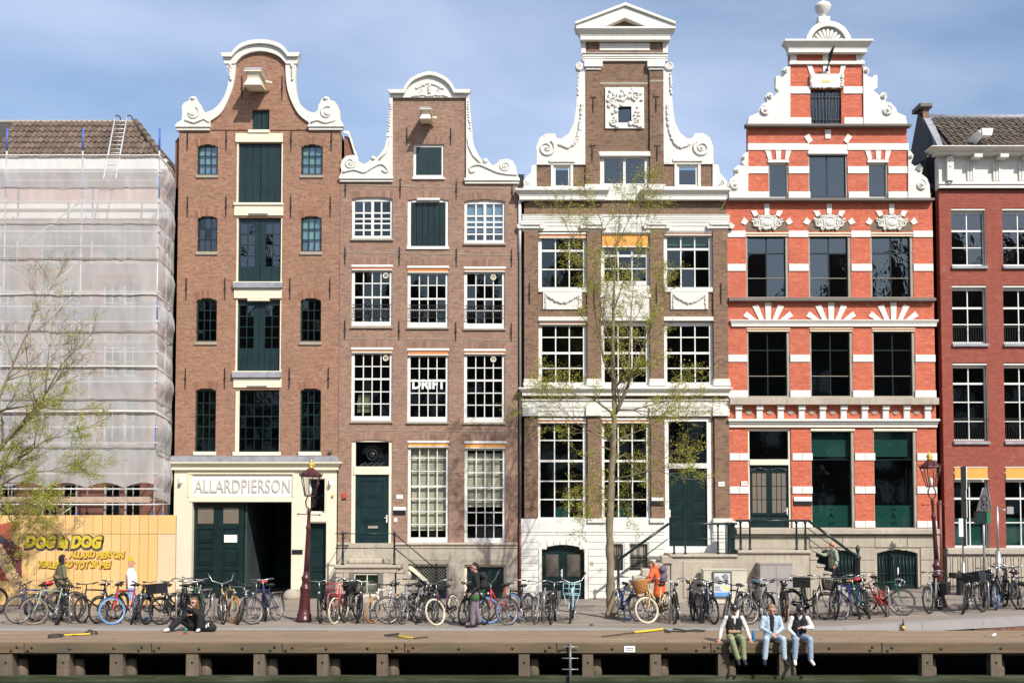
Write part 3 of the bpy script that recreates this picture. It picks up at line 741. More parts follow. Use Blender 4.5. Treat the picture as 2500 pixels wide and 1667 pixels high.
for r in (A.r(108,742,388,785), A.r(1208,740,1492,782)):
    block(hW, (r[0],r[1],r[2],r[2]+(r[3]-r[2])*0.55), p=0.09, name='shoulder_moulding'); block(hW, (r[0]-.03,r[1]+.03,r[2]+(r[3]-r[2])*0.55,r[3]), p=0.14, name='shoulder_moulding')
# small leaf pendants at the neck
for cx in (560, 1075):
    m = MB(); pth = A.P([(cx,245),(cx-5 if cx<800 else cx+5,290),(cx,330),(cx+2,365)]); leafy(m, pth, -0.12, 0.05, 9); volute(m, A.p(cx,262), 0.09, -0.12, 1.2, 1 if cx<800 else -1); m.build('leaf_pendant', M['white'], hW)
# arched top cornice in two steps
def archband(outer, inner, p, name='arched_cornice'):
    return poly(hW, spline(outer, 6)+spline(inner, 6)[::-1], p=p, name=name)
o1 = A.P([(485,152),(575,152),(625,95),(700,58),(810,42),(915,55),(995,90),(1045,150),(1140,150)]); i1 = A.P([(498,185),(575,185),(632,125),(710,88),(810,75),(910,87),(985,122),(1040,183),(1128,183)])
i2 = A.P([(512,235),(600,235),(655,175),(725,142),(810,130),(890,142),(965,175),(1022,235),(1112,235)])
def polyline(a, k=6): return [a[0],a[1]]+spline(a[1:-1], k)[1:-1]+[a[-2],a[-1]]
poly(hW, polyline(o1)+polyline(i1)[::-1], p=0.24, name='arched_cornice'); poly(hW, polyline(i1)+polyline(i2)[::-1], p=0.13, name='arched_cornice')
# hoist beam, boxed in white
def hoist(h, cr, cx, top, bot, w, proj, capw):
    x, zt = cr.p(cx, top); zb = cr.p(cx, bot)[1]; hw = w/cr.k/scale_at(0)/2*1.0; hh = zt-zb
    o = MB(); f = -proj
    o.add([(x-hw*0.7,f+.12,zb+hh*.38),(x+hw*0.7,f+.12,zb+hh*.38),(x+hw*0.7,0,zb+hh*.5),(x-hw*0.7,0,zb+hh*.5),(x-hw*0.62,f,zb+hh*.78),(x+hw*0.62,f,zb+hh*.78),(x+hw*0.62,0,zb+hh*.78),(x-hw*0.62,0,zb+hh*.78)],
          [(0,1,5,4),(1,2,6,5),(2,3,7,6),(3,0,4,7),(4,5,6,7),(3,2,1,0)])
    o.add([(x-hw,f-.03,zb+.05),(x+hw,f-.03,zb+.05),(x+hw,-.05,zb+.12),(x-hw,-.05,zb+.12),(x-hw*.62,f+.05,zb+hh*.46),(x+hw*.62,f+.05,zb+hh*.46),(x+hw*.62,-.05,zb+hh*.5),(x-hw*.62,-.05,zb+hh*.5)],
          [(0,1,5,4),(1,2,6,5),(2,3,7,6),(3,0,4,7),(4,5,6,7),(3,2,1,0)])
    hb = o.build('hoist_beam', M['cream'], h)
    c = MB(); cw = capw/cr.k/scale_at(0)/2
    c.add([(x-cw,f-.06,zb+hh*.86),(x+cw,f-.06,zb+hh*.86),(x+cw,.05,zb+hh*.86),(x-cw,.05,zb+hh*.86),(x-cw*.9,f-.04,zb+hh*.97),(x+cw*.9,f-.04,zb+hh*.97),(x+cw*.8,.05,zt+.05),(x-cw*.8,.05,zt+.05)],
          [(0,1,5,4),(1,2,6,5),(2,3,7,6),(3,0,4,7),(4,5,6,7),(3,2,1,0)]); c.build('hoist_cap', M['lead'], hb)
    c = MB(); c.add([(x-cw*.92,f-.05,zb+hh*.77),(x+cw*.92,f-.05,zb+hh*.77),(x+cw*.92,.02,zb+hh*.77),(x-cw*.92,.02,zb+hh*.77),(x-cw*.97,f-.05,zb+hh*.855),(x+cw*.97,f-.05,zb+hh*.855),(x+cw*.97,.04,zb+hh*.855),(x-cw*.97,.04,zb+hh*.855)],
          [(0,1,5,4),(1,2,6,5),(2,3,7,6),(3,0,4,7),(4,5,6,7),(3,2,1,0)]); c.build('hoist_moulding', M['cream'], hb)
    c = MB(); c.tube([(x+hw*.9,-.25,zb+hh*.62),(x+hw*1.7,-.25,zb+hh*.55)], .045, 8); c.tube([(x-hw*.9,-.25,zb+hh*.6),(x-hw*1.3,-.25,zb+hh*.58)], .03, 8); c.build('pulley_stub', M['cream'], hb)
hoist(hW, A, 790, 335, 490, 145, 0.95, 150)
# lead-covered ledge and the cream ground storey
zl0, zl1 = C_.p(0,775)[1], C_.p(0,727)[1]
b = MB(); b.prism([(0,0)]*0 or [(-0.0,zl0)]*0 or [(xl-.08,zl0),(xr+.03,zl0),(xr+.03,zl0+.07),(xr-.02,zl1),(xl-.02,zl1),(xl-.08,zl0+.07)], -0.30, 0.1); b.build('lead_ledge', M['lead'], hW)
cornice(hW, xl+.04, xr-.06, C_.p(0,842)[1], zl0-.003, 0.24, 'cream', y=-0.06, name='cream_moulding', under=0.2)
gate = (C_.p(237,1300)[0], C_.p(1065,1300)[0], -0.1, C_.p(0,1110)[1]); sgn = C_.r(215,876,1075,1062)
sdoor = (C_.p(1202,1400)[0], C_.p(1353,1400)[0], 0.0, C_.p(0,1280)[1]); tr = C_.r(1206,912,1342,1197)
m = MB(); yf = -0.06; zt = zl0-.002; X = [xl+.02, gate[0], gate[1], sdoor[0], sdoor[1], xr-.03]
m.box(X[0],X[1],yf,.34,-.3,zt); m.box(X[2],X[3],yf,.34,-.3,zt); m.box(X[4],X[5],yf,.34,-.3,zt)
m.box(X[1],X[2],yf,.34,gate[3],sgn[2]); m.box(X[1],X[2],yf,.34,sgn[3],zt); m.box(X[1],X[2],yf+.05,.34,sgn[2],sgn[3])
m.box(X[3],X[4],yf,.34,sdoor[3],tr[2]); m.box(X[3],X[4],yf,.34,tr[3],zt)
gf = m.build('ground_storey', M['cream'], hW)
b = MB()
for r, w in ((sgn,.05),(tr,.05)):
    b.box(r[0]-w,r[1]+w,yf-.03,yf,r[3],r[3]+w); b.box(r[0]-w,r[0],yf-.028,yf,r[2],r[3]); b.box(r[1],r[1]+w,yf-.028,yf,r[2],r[3])
b.box(gate[0]-.09,gate[1]+.02,yf-.02,yf,gate[3]+.02,gate[3]+.08)
b.build('moulding', M['cream'], gf)
r = C_.r(255,920,1050,1060)
b = MB(); b.box(r[0]-.1, r[1]+.06, yf+.03, yf+.05, sgn[2]+.01, sgn[3]-.08); sp = b.build('sign_panel', M['sign_white'], gf)
M['letter_grey'] = paint('letter_grey', (0.50,0.47,0.41), 0.6, 0.05)
t = text(sp, 'ALLARDPIERSON', 0.62, ((r[0]+r[1])/2, yf+.012, C_.p(0,975)[1]), M['letter_grey'], off=0.004, sx=0.62, space=1.06, ext=0.016)
bb = [v.co for v in t.data.vertices]; x0 = min(v.x for v in bb); x1 = max(v.x for v in bb); z0 = min(v.z for v in bb); z1 = max(v.z for v in bb)
tg = C_.r(257,918,1052,1030)
for v in t.data.vertices:
    v.co.x = tg[0]+(v.co.x-x0)/(x1-x0)*(tg[1]-tg[0]); v.co.z = tg[2]+(v.co.z-z0)/(z1-z0)*(tg[3]-tg[2])
# gate leaf with panels and frosted lights, dark passage beside it
leaf = (gate[0]+.02, C_.p(655,1300)[0], 0.03, gate[3])
b = MB(); b.box(leaf[0], leaf[1], .20, .26, leaf[2], leaf[3]); gd = b.build('gate_leaf', M['green2'], hW)
M['frosted'] = paint('frosted_glass', (0.17,0.145,0.115), 0.35, 0.08)
for a, c in ((272,402),(484,612)):
    rr = C_.r(a,1155,c,1288); b = MB(); b.rect(rr, .185, .199); b.build('frosted_light', M['frosted'], gd)
    za = [(C_.p(0,1325)[1], C_.p(0,1442)[1]), (D_.p(0,462)[1], D_.p(0,605)[1]), (D_.p(0,648)[1], D_.p(0,775)[1])]
    for z1, z0 in za:
        q = MB(); x0, x1 = rr[0]-.02, rr[1]+.02
        q.box(x0,x1,.165,.20,z1-.03,z1); q.box(x0,x1,.165,.20,z0,z0+.03); q.box(x0,x0+.03,.167,.20,z0+.03,z1-.03); q.box(x1-.03,x1,.167,.20,z0+.03,z1-.03); q.cham(x0+.07,x1-.07,.18,.2,z0+.07,z1-.07,.012); q.build('panel', M['green2'], gd)
for x in (262,418,462,630):
    for y in (1210,1290,1325,1390,1440,1475,1530):
        q = C_.p(x,y); s = MB(); s.ell((q[0],.19,q[1]), .018, 6, 4); s.build('stud', M['green'], gd)
rr = C_.r(493,1382,601,1445); b = MB(); b.rect(rr, .15, .16); nt_ = b.build('paper_notice', M['sign_white'], gd)
q = MB()
for k in range(4): q.box(rr[0]+.04, rr[1]-.04, .1475, .149, rr[2]+.05+k*.045, rr[2]+.062+k*.045)
q.build('lettering', M['letter_grey'], nt_)
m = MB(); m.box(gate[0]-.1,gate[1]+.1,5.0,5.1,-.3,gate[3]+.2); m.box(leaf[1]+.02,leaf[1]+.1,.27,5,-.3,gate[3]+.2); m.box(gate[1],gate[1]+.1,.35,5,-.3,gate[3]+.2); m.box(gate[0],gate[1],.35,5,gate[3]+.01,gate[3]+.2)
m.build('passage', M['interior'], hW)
b = MB(); b.lathe([(.30,0),(.30,.12),(.26,.24),(.15,.33),(.02,.36)], (gate[1]+.02, -.02, -.02), 14); b.build('guard_stone', M['stone'], hW)
rr = (gate[1]+.003, sdoor[0]-.003, -.1, D_.p(0,808)[1]); block(hW, rr, 'stone', 0.02, -0.06, 'plinth')
block(hW, (xl+.03, gate[0]-.003, -.1, D_.p(0,808)[1]), 'stone', 0.02, -0.06, 'plinth'); block(hW, (sdoor[1]+.003, xr-.05, -.1, D_.p(0,808)[1]), 'stone', 0.02, -0.06, 'plinth')
door(hW, sdoor, [(.15,.85,.66,.94),(.15,.85,.40,.62),(.15,.85,.06,.36)], 'green2', .16)
window(hW, tr, 1, 1, 'cream_wood', 0.04, y=.12, glass='glass_old'); block(hW, C_.r(1200,1198,1357,1272), 'cream', .03, -0.06, 'door_lintel')
# wall fittings
for x, y in ((150,940),(1392,955)):
    q = C_.p(x, y); b = MB(); b.lathe([(.02,0),(.05,.03),(.05,.13),(.03,.16)], (q[0],-.19,q[1]-.08), 10); b.box(q[0]-.05,q[0]+.05,-.14,-.06,q[1]-.02,q[1]+.17); o = b.build('security_camera', M['sign_white'], hW)
q = C_.p(1408,1058); b = MB(); b.ell((q[0],-.09,q[1]), (.04,.05,.05)); b.build('alarm_lamp', M['orange'], hW)
q = C_.p(1390,685); b = MB(); b.box(q[0]-.04,q[0]+.04,-.14,-.01,q[1]-.05,q[1]+.05); b.build('camera_box', M['stone_d'], hW)
rr = C_.r(1070,1503,1158,1540); block(hW, rr, 'black', .03, -.06, 'name_plate', .004)
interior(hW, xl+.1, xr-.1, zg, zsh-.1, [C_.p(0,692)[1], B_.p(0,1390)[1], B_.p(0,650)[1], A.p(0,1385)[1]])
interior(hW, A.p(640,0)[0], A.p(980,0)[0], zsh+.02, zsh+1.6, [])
body(hW, xl, xr, -.2, zsh-.05, 2.6, wmat='mortar_d')
# the flank to the left and the stepped roof edge on the right, set back behind the front
b = MB(); za, zb = A.p(0,1240)[1], A.p(0,840)[1]; b.prism([(xl-.20,za),(xl-.01,za),(xl-.01,zb+.2),(xl-.2,zb-.05)], .25, 1.2); b.build('flank_wall', M['brick_wh'], hW)
pr = [A.p(1490,800), A.p(1545,815), A.p(1568,960), A.p(1568,1200), A.p(1490,1200)]
b = MB(); b.prism(pr, .35, 1.6); b.build('flank_wall', M['brick_wh'], hW)
E0 = Crop(810,150,k480); pv = E0.P([(88,555),(140,560),(218,795),(200,795),(135,590),(88,572)], .3); b = MB(); b.prism(pv, .25, .33); b.build('verge_board', M['white'], hW)

# ------------------------------------------------------------------ the second brown house with letters in a window
M['brick_dr'] = brickmat('brick_drift', [(0.0,(0.20,0.115,0.082)),(0.3,(0.265,0.155,0.109)),(0.8,(0.31,0.185,0.132)),(1.0,(0.34,0.22,0.165))], (0.14,0.10,0.082), 0.5)
E, F, G = Crop(810,150,k480), Crop(810,600,k480), Crop(810,1020,k480)
xl2, xr2 = xr+0.012, at(1264.6,800).x
hD = thing('canal_house', ((xl2+xr2)/2, 0, 0), 'narrow dusky brick house with square neck gable and white sash windows, one with painted letters', 'house')
zs2 = E.p(0,965)[1]; nk = E.r(487,296,1072,965)
def spanD(z): return [(xl2,xr2)] if z <= zs2 else ([(nk[0],nk[1])] if z <= nk[3] else [])
at_w = E.r(650,660,896,928); f4 = [E.r(160,1080,486,1412), E.r(604,1092,932,1492), E.r(1057,1100,1384,1447)]
f3 = [F.r(157,150,482,642), F.r(603,158,930,648), F.r(1055,165,1382,657)]; f2 = [F.r(155,808,483,1396), F.r(602,815,931,1402), F.r(1054,820,1382,1406)]
g1 = [G.r(155,172,480,1112), G.r(605,178,933,992), G.r(1058,182,1386,997)]
op = [Opening(at_w)]+[Opening(r,.07) for r in f4+f3+f2+g1]
zp = G.p(0,992)[1]
wall(hD, zp-.02, nk[3], spanD, op, M['brick_dr'], M['mortar'], bl=.18, bh=.05, jt=.009)
arch(hD, at_w[0]-.04, at_w[1]+.04, at_w[3]+.01, .03, .22, M['brick_dr'])
for r in f4+f3+f2+g1: arch(hD, r[0]-.02, r[1]+.02, r[3]-.07, .07, .24, M['brick_dr'], splay=.04)
window(hD, at_w, 1, 1, 'wood_white', .09, y=.07, glass='glass_old'); 
b = MB(); b.box(at_w[0]+.1,at_w[1]-.1,.075,.10,at_w[2]+.11,at_w[3]-.1); sh = b.build('shutter', M['green'], hD); b = MB(); c0=(at_w[0]+at_w[1])/2; b.box(c0-.008,c0+.008,.068,.076,at_w[2]+.12,at_w[3]-.11); b.build('seam', M['green2'], sh)
block(hD, (at_w[0]-.03,at_w[1]+.03,at_w[2]-.07,at_w[2]-.002), 'wood_white', .07, name='sill')
for i in (0, 2):
    r = f4[i]; w = window(hD, r, 4, 5, 'wood_white', .09, .05, .08, 'glass', sill='sill', sh=.08, rowz=(0,.17,.36,.50,.67,1), mull=(2,), head=.06, gm={(c_,r_):'glass_old' for c_ in range(4) for r_ in range(5)} if i == 2 else {(1,4):'glass_old',(0,4):'glass_old'})
    if i == 2: backing(hD, (r[0]+.1, r[1]-.1, r[2]+.42, r[3]-.1), .18, 'sky_reflect', 'sky_reflection_panel')  # pale panel behind the right window, coloured as reflected sky
r = f4[1]; b = MB(); b.box(r[0],r[0]+.11,.05,.15,r[2],r[3]); b.box(r[1]-.11,r[1],.05,.15,r[2],r[3]); b.box(r[0]+.11,r[1]-.11,.05,.15,r[3]-.13,r[3]); b.box(r[0]-.02,r[1]+.02,-.05,.15,r[2]-.03,r[2]+.07); lf = b.build('loft_door_frame', M['wood_white'], hD)
for i in range(6):
    q = MB(); a = r[0]+.11+(r[1]-r[0]-.22)*i/6; q.cham(a+.004,a+(r[1]-r[0]-.22)/6-.004,.085+random.uniform(-.006,.006),.12,r[2]+.075,r[3]-.135,.006); q.build('board', M['green2'], lf)
block(hD, E.r(680,1095,862,1112), 'wood_white', .10, name='drip_bar')
for k, (rs, rows, rz) in enumerate(((f3,4,(0,.26,.49,.77,1)),(f2,5,(0,.20,.395,.60,.805,1)))):
    for i, r in enumerate(rs):
        fb = (.0,.05,.0)[i]; w = window(hD, r, 4, rows, 'wood_white', .10, .034, .075, 'glass', sill='sill', sh=.07, sp=.05, rowz=rz, meet=(2,) if rows==4 else (3,), bottom=.17, head=.14+fb,
             gm={(c_,r_):'glass_old' for c_ in range(4) for r_ in (3,4)} if (k==1 and i==0) else None)
        awning(w, (r[0]+.0, r[1]-.0, r[3]-(.20,.25,.19)[i], r[3]-.01), .075, cas=.09, fmat='rust_orange')
        if i != 1:                                         # round fan in a pane
            q = (F if True else E).p((428,0,1288)[i] if True else 0, ((237,0,250),(895,0,905))[k][i]); m = MB(); m.ring((q[0],.06,q[1]), .085, .018, 'y', 18, 6)
            for s in range(4): m.box(q[0]-.075,q[0]+.075,.058,.064,q[1]-.06+s*.037,q[1]-.048+s*.037)
            m.build('vent_fan', M['cream_wood'], w)
        if k == 0:                                         # low iron railing
            m = MB(); za, zb = F.p(0,470)[1]-.02*i, F.p(0,570)[1]-.02*i
            m.box(r[0]+.03,r[1]-.03,-.03,-.015,za-.012,za+.012); m.box(r[0]+.03,r[1]-.03,-.03,-.015,zb-.012,zb+.012)
            for s in range(17): x = r[0]+.08+(r[1]-r[0]-.16)*s/16; m.box(x-.006,x+.006,-.028,-.017,zb,za)
            for s in range(16): x = r[0]+.08+(r[1]-r[0]-.16)*(s+.5)/16; m.ring((x,-.022,(za+zb)/2), .026, .006, 'y', 10, 4)
            m.build('iron_railing', M['iron'], w)
# letters taped behind the middle window
r = F.r(640,1063,905,1140); tt = text(hD, 'DRIFT', .3, ((r[0]+r[1])/2, .105, (r[2]+r[3])/2), M['sign_white'], off=.012, ext=.002, space=1.05)
bb = [v.co for v in tt.data.vertices]; x0 = min(v.x for v in bb); x1 = max(v.x for v in bb); z0 = min(v.z for v in bb); z1 = max(v.z for v in bb)
for v in tt.data.vertices: v.co.x = r[0]+(v.co.x-x0)/(x1-x0)*(r[1]-r[0]); v.co.z = r[2]+(v.co.z-z0)/(z1-z0)*(r[3]-r[2])
# things on the window ledge inside
q = F.r(196,1230,315,1325); b = MB(); b.box(q[0],q[1],.25,.45,q[2],q[3]); b.box(q[0]+.03,q[1]-.08,.25,.42,q[3]+.002,q[3]+.2); bo = b.build('cardboard_box', paint('cardboard',(0.62,0.42,0.22),.9,.1), None, label='cardboard boxes stacked on the ledge behind a sash window, lit by the sun', cat='box')
for i in (1, 2):
    r = g1[i]; fb = (.0,.06,.10)[i]
    w = window(hD, r, 4, 7, 'wood_white', .10, .034, .075, 'glass_clear', rowz=(0,.145,.29,.435,.575,.745,.895,1), meet=(4,), bottom=.17, head=.12+fb)
    awning(w, (r[0], r[1], r[3]-.2-fb*.6, r[3]-.01), .075, cas=.09, fmat='orange')
    rr = (r[0]+.12, r[1]-.12, r[2]+(.40 if i == 1 else 1.22), r[3]-(.2 if i == 1 else .42)); backing(w, rr, .24, 'blind', 'blind', 46 if i == 1 else 28)
# front door and fanlight
r = g1[0]; fr_ = MB(); dl, dr = G.p(190,0)[0], G.p(457,0)[0]; fl = G.r(190,190,457,386); dz1 = G.p(0,450)[1]; dz0 = G.p(0,1105)[1]
fr_.box(r[0],dl,.04,.16,dz0,r[3]); fr_.box(dr,r[1],.04,.16,dz0,r[3]); fr_.box(dl,dr,.04,.16,fl[3],r[3]); fr_.box(dl-.06,dr+.03,.01,.16,dz1,fl[2])
dfm = fr_.build('door_frame', M['cream_wood'], hD)
pane(dfm, fl[0],fl[1],fl[2],fl[3],.13,M['glass'],.2)
m = MB(); q = G.p(320,293); m.ring((q[0],.09,q[1]), .17, .022, 'y', 20, 6); m.ell((q[0],.09,q[1]), (.11,.04,.11))
for k in range(14):
    a = R(-15+k*15); 
    if k == 13: break
    m.tube([(q[0]+math.cos(a)*s_,.09,q[1]+math.sin(a)*s_*.85+.015*math.sin(s_*40)) for s_ in (.19,.25,.31,.38)], .009, 4)
for k in range(12): m.ell((q[0]-.38+.07*k,.10,fl[2]+.05+.03*(k%3)), (.05,.02,.04), 6, 4)
m.build('fanlight_ornament', M['iron'], dfm)
door(hD, (dl,dr,dz0,dz1), [(.16,.84,.72,.93),(.16,.84,.43,.61),(.16,.84,.12,.28)], 'green', .10, .94, .46)
b = MB(); rr = G.r(287,860,365,880); b.rect(rr, .07, .1); b.build('letter_slot', M['sill'], hD)
for x, y in ((440,470),(460,960)): pass
# plinth with basement openings
m = MB(); zc = G.p(0,1045)[1]
b1 = (G.p(610,1300)[0], G.p(932,1300)[0], -.1, G.p(0,1130)[1]); b2 = (G.p(1058,1300)[0], G.p(1390,1300)[0], -.1, G.p(0,1135)[1])
for a, c, z0, z1 in ((xl2,b1[0],-.3,zp),(b1[1],b2[0],-.3,zp),(b2[1],xr2-.02,-.3,zp),(b1[0],b1[1],b1[3],zp),(b2[0],b2[1],b2[3],zp)): m.box(a,c,-.05,.33,z0,z1-.02)
pl = m.build('stone_plinth', M['stone'], hD)
for a, c in ((xl2,G.p(150,0)[0]),(G.p(505,0)[0],xr2-.02)):
    b = MB(); b.cham(a,c,-.11,.05,zp-.10,zp,.03); b.build('plinth_moulding', M['stone'], pl); b = MB(); b.cham(a,c,-.08,-.05,zp-.19,zp-.15,.012); b.build('plinth_moulding', M['stone'], pl)
for bb_ in (b1, b2):
    fm = MB(); fm.box(bb_[0],bb_[0]+.08,.08,.2,0,bb_[3]-.14); fm.box(bb_[1]-.08,bb_[1],.08,.2,0,bb_[3]-.14); fm.box(bb_[0]+.08,bb_[1]-.08,.08,.2,bb_[3]-.22,bb_[3]-.14); o = fm.build('basement_frame', M['cream_wood'], hD)
    q = MB(); q.box(bb_[0]+.081,bb_[1]-.081,.15,.2,0,bb_[3]-.221); o2 = q.build('basement_door', M['green2'], o)
    block(hD, (bb_[0]-.02,bb_[1]+.02,bb_[3]-.14,bb_[3]-.005), 'sill', -.01, -.05, 'lintel')
def lattice(parent, r, y, pitch, mat, rr=.006):
    m = MB(); w, h_ = r[1]-r[0], r[3]-r[2]; t = -h_
    while t < w:
        for s in (1, -1):
            pts = []
            x0 = t; x1 = t+h_; a0, a1 = max(0,x0), min(w,x1)
            if a1 > a0:
                z0 = (a0-t) if s == 1 else h_-(a0-t); z1 = (a1-t) if s == 1 else h_-(a1-t)
                m.tube([(r[0]+a0,y+.004*s,r[2]+z0),(r[0]+a1,y+.004*s,r[2]+z1)], rr, 4)
        t += pitch
    return m.build('lattice', M[mat], parent)
lattice(hD, (b1[0]+.1,b1[1]-.1,.3,b1[3]-.24), .10, .11, 'sill', .005)
# white basement stair soffit
pts = G.P([(612,1172),(632,1175),(800,1325),(790,1345),(612,1200)]); b = MB(); b.prism(pts, .02, .09); b.build('stair_soffit', M['cream'], hD)
# thin pale cable lines
for y0, y1 in ((E.p(62,985)[1],E.p(1485,1018)[1]),(F.p(62,52)[1],F.p(1485,78)[1]),(F.p(62,738)[1],F.p(1485,752)[1]),(F.p(62,1466)[1],F.p(1485,1482)[1])):
    b = MB(); b.add([(xl2,-.012,y0-.012),(xr2,-.012,y1-.012),(xr2,-.012,y1+.008),(xl2,-.012,y0+.008),(xl2,.01,y0-.012),(xr2,.01,y1-.012),(xr2,.01,y1+.008),(xl2,.01,y0+.008)], [(0,1,2,3),(3,2,6,7),(0,4,5,1)]); b.build('lime_course', M['sill'], hD)
for cr, ya, yb, xs in ((E,955,1080,(110,)),(E,935,1090,(547,)),(E,950,1095,(995,)),(E,980,1105,(1440,)),(E,530,668,(600,950)),(F,8,145,(107,)),(F,10,155,(540,)),(F,20,165,(995,)),(F,28,168,(1435,)),(F,590,745,(105,)),(F,598,748,(537,)),(F,608,755,(990,)),(F,615,760,(1433,))):
    for x in xs: q0, q1 = cr.p(x,yb), cr.p(x,ya); anchor(hD, q0[0], q0[1], q1[1])
# gable trims
lt = E.P([(487,290),(464,290),(462,330),(458,430),(445,560),(440,620),(425,690),(390,745),(350,785),(325,768),(305,785),(300,805),(255,825),(215,800),(205,765),(170,752),(120,760),(85,790),(72,840),(80,880),(65,925),(487,925)])
o = poly(hD, lt, p=.09); m = MB(); volute(m, E.p(150,815), .20, -.10, 1.7, -1, 20); 
m.tube([(E.p(x,y)[0],-.11,E.p(x,y)[1]) for x,y in spline([(90,890),(180,870),(260,890),(330,850),(400,825),(450,870),(430,890),(405,870)],4)], .035, 6)
leafy(m, E.P([(475,330),(470,400),(465,480),(455,560)]), -.10, .04, 12); q = E.p(332,778); m.ell((q[0],-.08,q[1]),(.1,.08,.08)); m.tube([(E.p(x,y)[0],-.11,E.p(x,y)[1]) for x,y in ((470,600),(460,680),(430,740),(380,790))], .03, 6)
m.box(E.p(438,0)[0],E.p(487,0)[0],-.12,-.08,E.p(0,605)[1],E.p(0,590)[1]); m.build('scroll_relief', M['white'], o)
rt = E.P([(1072,290),(1098,290),(1100,330),(1108,440),(1122,560),(1124,620),(1140,690),(1170,750),(1200,795),(1225,785),(1250,800),(1280,835),(1310,825),(1345,790),(1400,782),(1445,800),(1470,850),(1475,890),(1492,935),(1072,935)])
o = poly(hD, rt, p=.09); m = MB(); volute(m, E.p(1385,840), .18, -.10, 1.7, 1, 160)
m.tube([(E.p(x,y)[0],-.11,E.p(x,y)[1]) for x,y in spline([(1480,910),(1400,905),(1320,890),(1250,860),(1170,830),(1105,850),(1110,890),(1140,880)],4)], .035, 6)
leafy(m, E.P([(1088,330),(1092,400),(1098,480),(1108,560)]), -.10, .04, 12); q = E.p(1225,800); m.ell((q[0],-.08,q[1]),(.1,.08,.09)); m.tube([(E.p(x,y)[0],-.11,E.p(x,y)[1]) for x,y in ((1085,620),(1095,690),(1130,760),(1190,820))], .03, 6)
m.build('scroll_relief', M['white'], o)
for r in (E.r(65,925,487,965), E.r(1062,937,1494,980)):
    block(hD, (r[0],r[1],r[2],r[2]+(r[3]-r[2])*.5), p=.08, name='shoulder_moulding'); block(hD, (r[0]-.02,r[1]+.02,r[2]+(r[3]-r[2])*.5,r[3]), p=.13, name='shoulder_moulding')
oc = E.P([(450,240),(575,240),(600,190),(660,135),(780,98),(890,130),(955,185),(985,238),(1110,240)]); ic = E.P([(465,268),(585,268),(615,210),(670,160),(780,125),(880,155),(940,205),(975,266),(1098,268)]); bc = E.P([(470,296),(1095,296)])
poly(hD, polyline(oc)+polyline(ic)[::-1], p=.22, name='arched_cornice'); o = poly(hD, polyline(ic)+bc[::-1], p=.10, name='pediment')
m = MB()
leafy(m, E.P([(680,225),(720,200),(780,180),(840,200),(885,225)]), -.11, .05, 16); leafy(m, E.P([(650,285),(720,275),(780,285),(840,275),(920,285)]), -.11, .045, 22); volute(m, E.p(720,250), .09, -.11, 1.4, 1); volute(m, E.p(845,250), .09, -.11, 1.4, -1)
leafy(m, E.P([(780,190),(780,260)]), -.12, .06, 6); m.build('pediment_relief', M['white'], o)
hoist(hD, E, 762, 425, 530, 95, .85, 100)
# downpipes between this house and the next
b = MB(); q = at(1269,600).x; b.tube([(q,-.05,E.p(0,1110)[1]),(q,-.05,F.p(0,60)[1])], .05, 8); b.build('downpipe', M['sign_white'], hD)
b = MB(); b.tube([(q+.01,-.05,F.p(0,62)[1]),(q+.01,-.05,G.p(0,840)[1])], .045, 8); b.build('downpipe', M['stone_d'], hD); b = MB(); b.tube([(q+.01,-.06,G.p(0,838)[1]),(q,-.06,0.0)], .055, 8); b.build('downpipe', M['pipe_red'], hD)
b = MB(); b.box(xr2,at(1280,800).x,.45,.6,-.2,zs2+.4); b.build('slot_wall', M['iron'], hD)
interior(hD, xl2+.1, xr2-.1, zp, zs2-.1, [F.p(0,1400)[1], F.p(0,650)[1], E.p(0,1450)[1]])
interior(hD, nk[0]+.1, nk[1]-.1, zs2, nk[3]-.2, [])
body(hD, xl2, xr2, -.2, zs2-.05, 2.2, wmat='mortar_d')
# fittings by the door
for rr, mt in ((G.r(515,612,567,645),'sign_white'),(G.r(490,710,590,735),'sign_white'),(G.r(490,738,588,772),'black'),(G.r(495,798,522,828),'sign_white')): block(hD, rr, mt, .03, name='door_plate', c=.004)
b = MB(); rr = G.r(88,598,120,640); b.rect(rr,-.08,0); b.build('alarm_box', paint('alarm_red',(0.5,0.07,0.05),.5), hD)
# ------------------------------------------------------------------ stoop of the lettered house
def railpost(m, x, y, z, h, r=.035):
    m.lathe([(r*1.6,0),(r*1.6,.04),(r*1.1,.07),(r*1.15,h*.35),(r*.8,h*.42),(r*1.0,h*.5),(r*.85,h*.86),(r*1.3,h*.9),(r*1.5,h*.94),(r*1.1,h*.98),(r*.5,h*1.02)], (x,y,z), 8)
def steps(h, x0, z0, n, run, drop, d, y0, y1, mat='stone', nosing=.03):
    for i in range(n):
        xa = x0+d*i*run; zt = z0-(i+1)*drop; a, c = sorted((xa, xa+d*run+d*nosing)); b = MB(); b.box(a,c,y0,y1,zt-.07,zt); b.build('step', M['stone'], h)
        b = MB(); a, c = sorted((xa, xa+d*run)); b.box(a,c,y0+.03,y1,-.1,zt-.072); b.build('riser', M[mat], h)
YS = -1.25
st = thing('stoop', (G.p(280,0)[0], -.6, 0), 'low grey stone stoop with iron railing before the green panelled door of the lettered house', 'stoop')
sx0, sx1 = G.p(30,1300,YS)[0], G.p(500,1300,YS)[0]; zt = G.p(0,1172,YS)[1]
b = MB(); b.cham(G.p(18,1200,YS)[0], G.p(547,1200,YS)[0], YS-.06, -.06, zt-.11, zt, .03); b.build('slab', M['stone'], st)
b = MB(); b.cham(sx0-.02, sx1+.1, YS, -.06, zt-.26, zt-.112, .02); b.build('slab_moulding', M['stone'], st)
wr = G.r(172,1238,388,1418,YS)
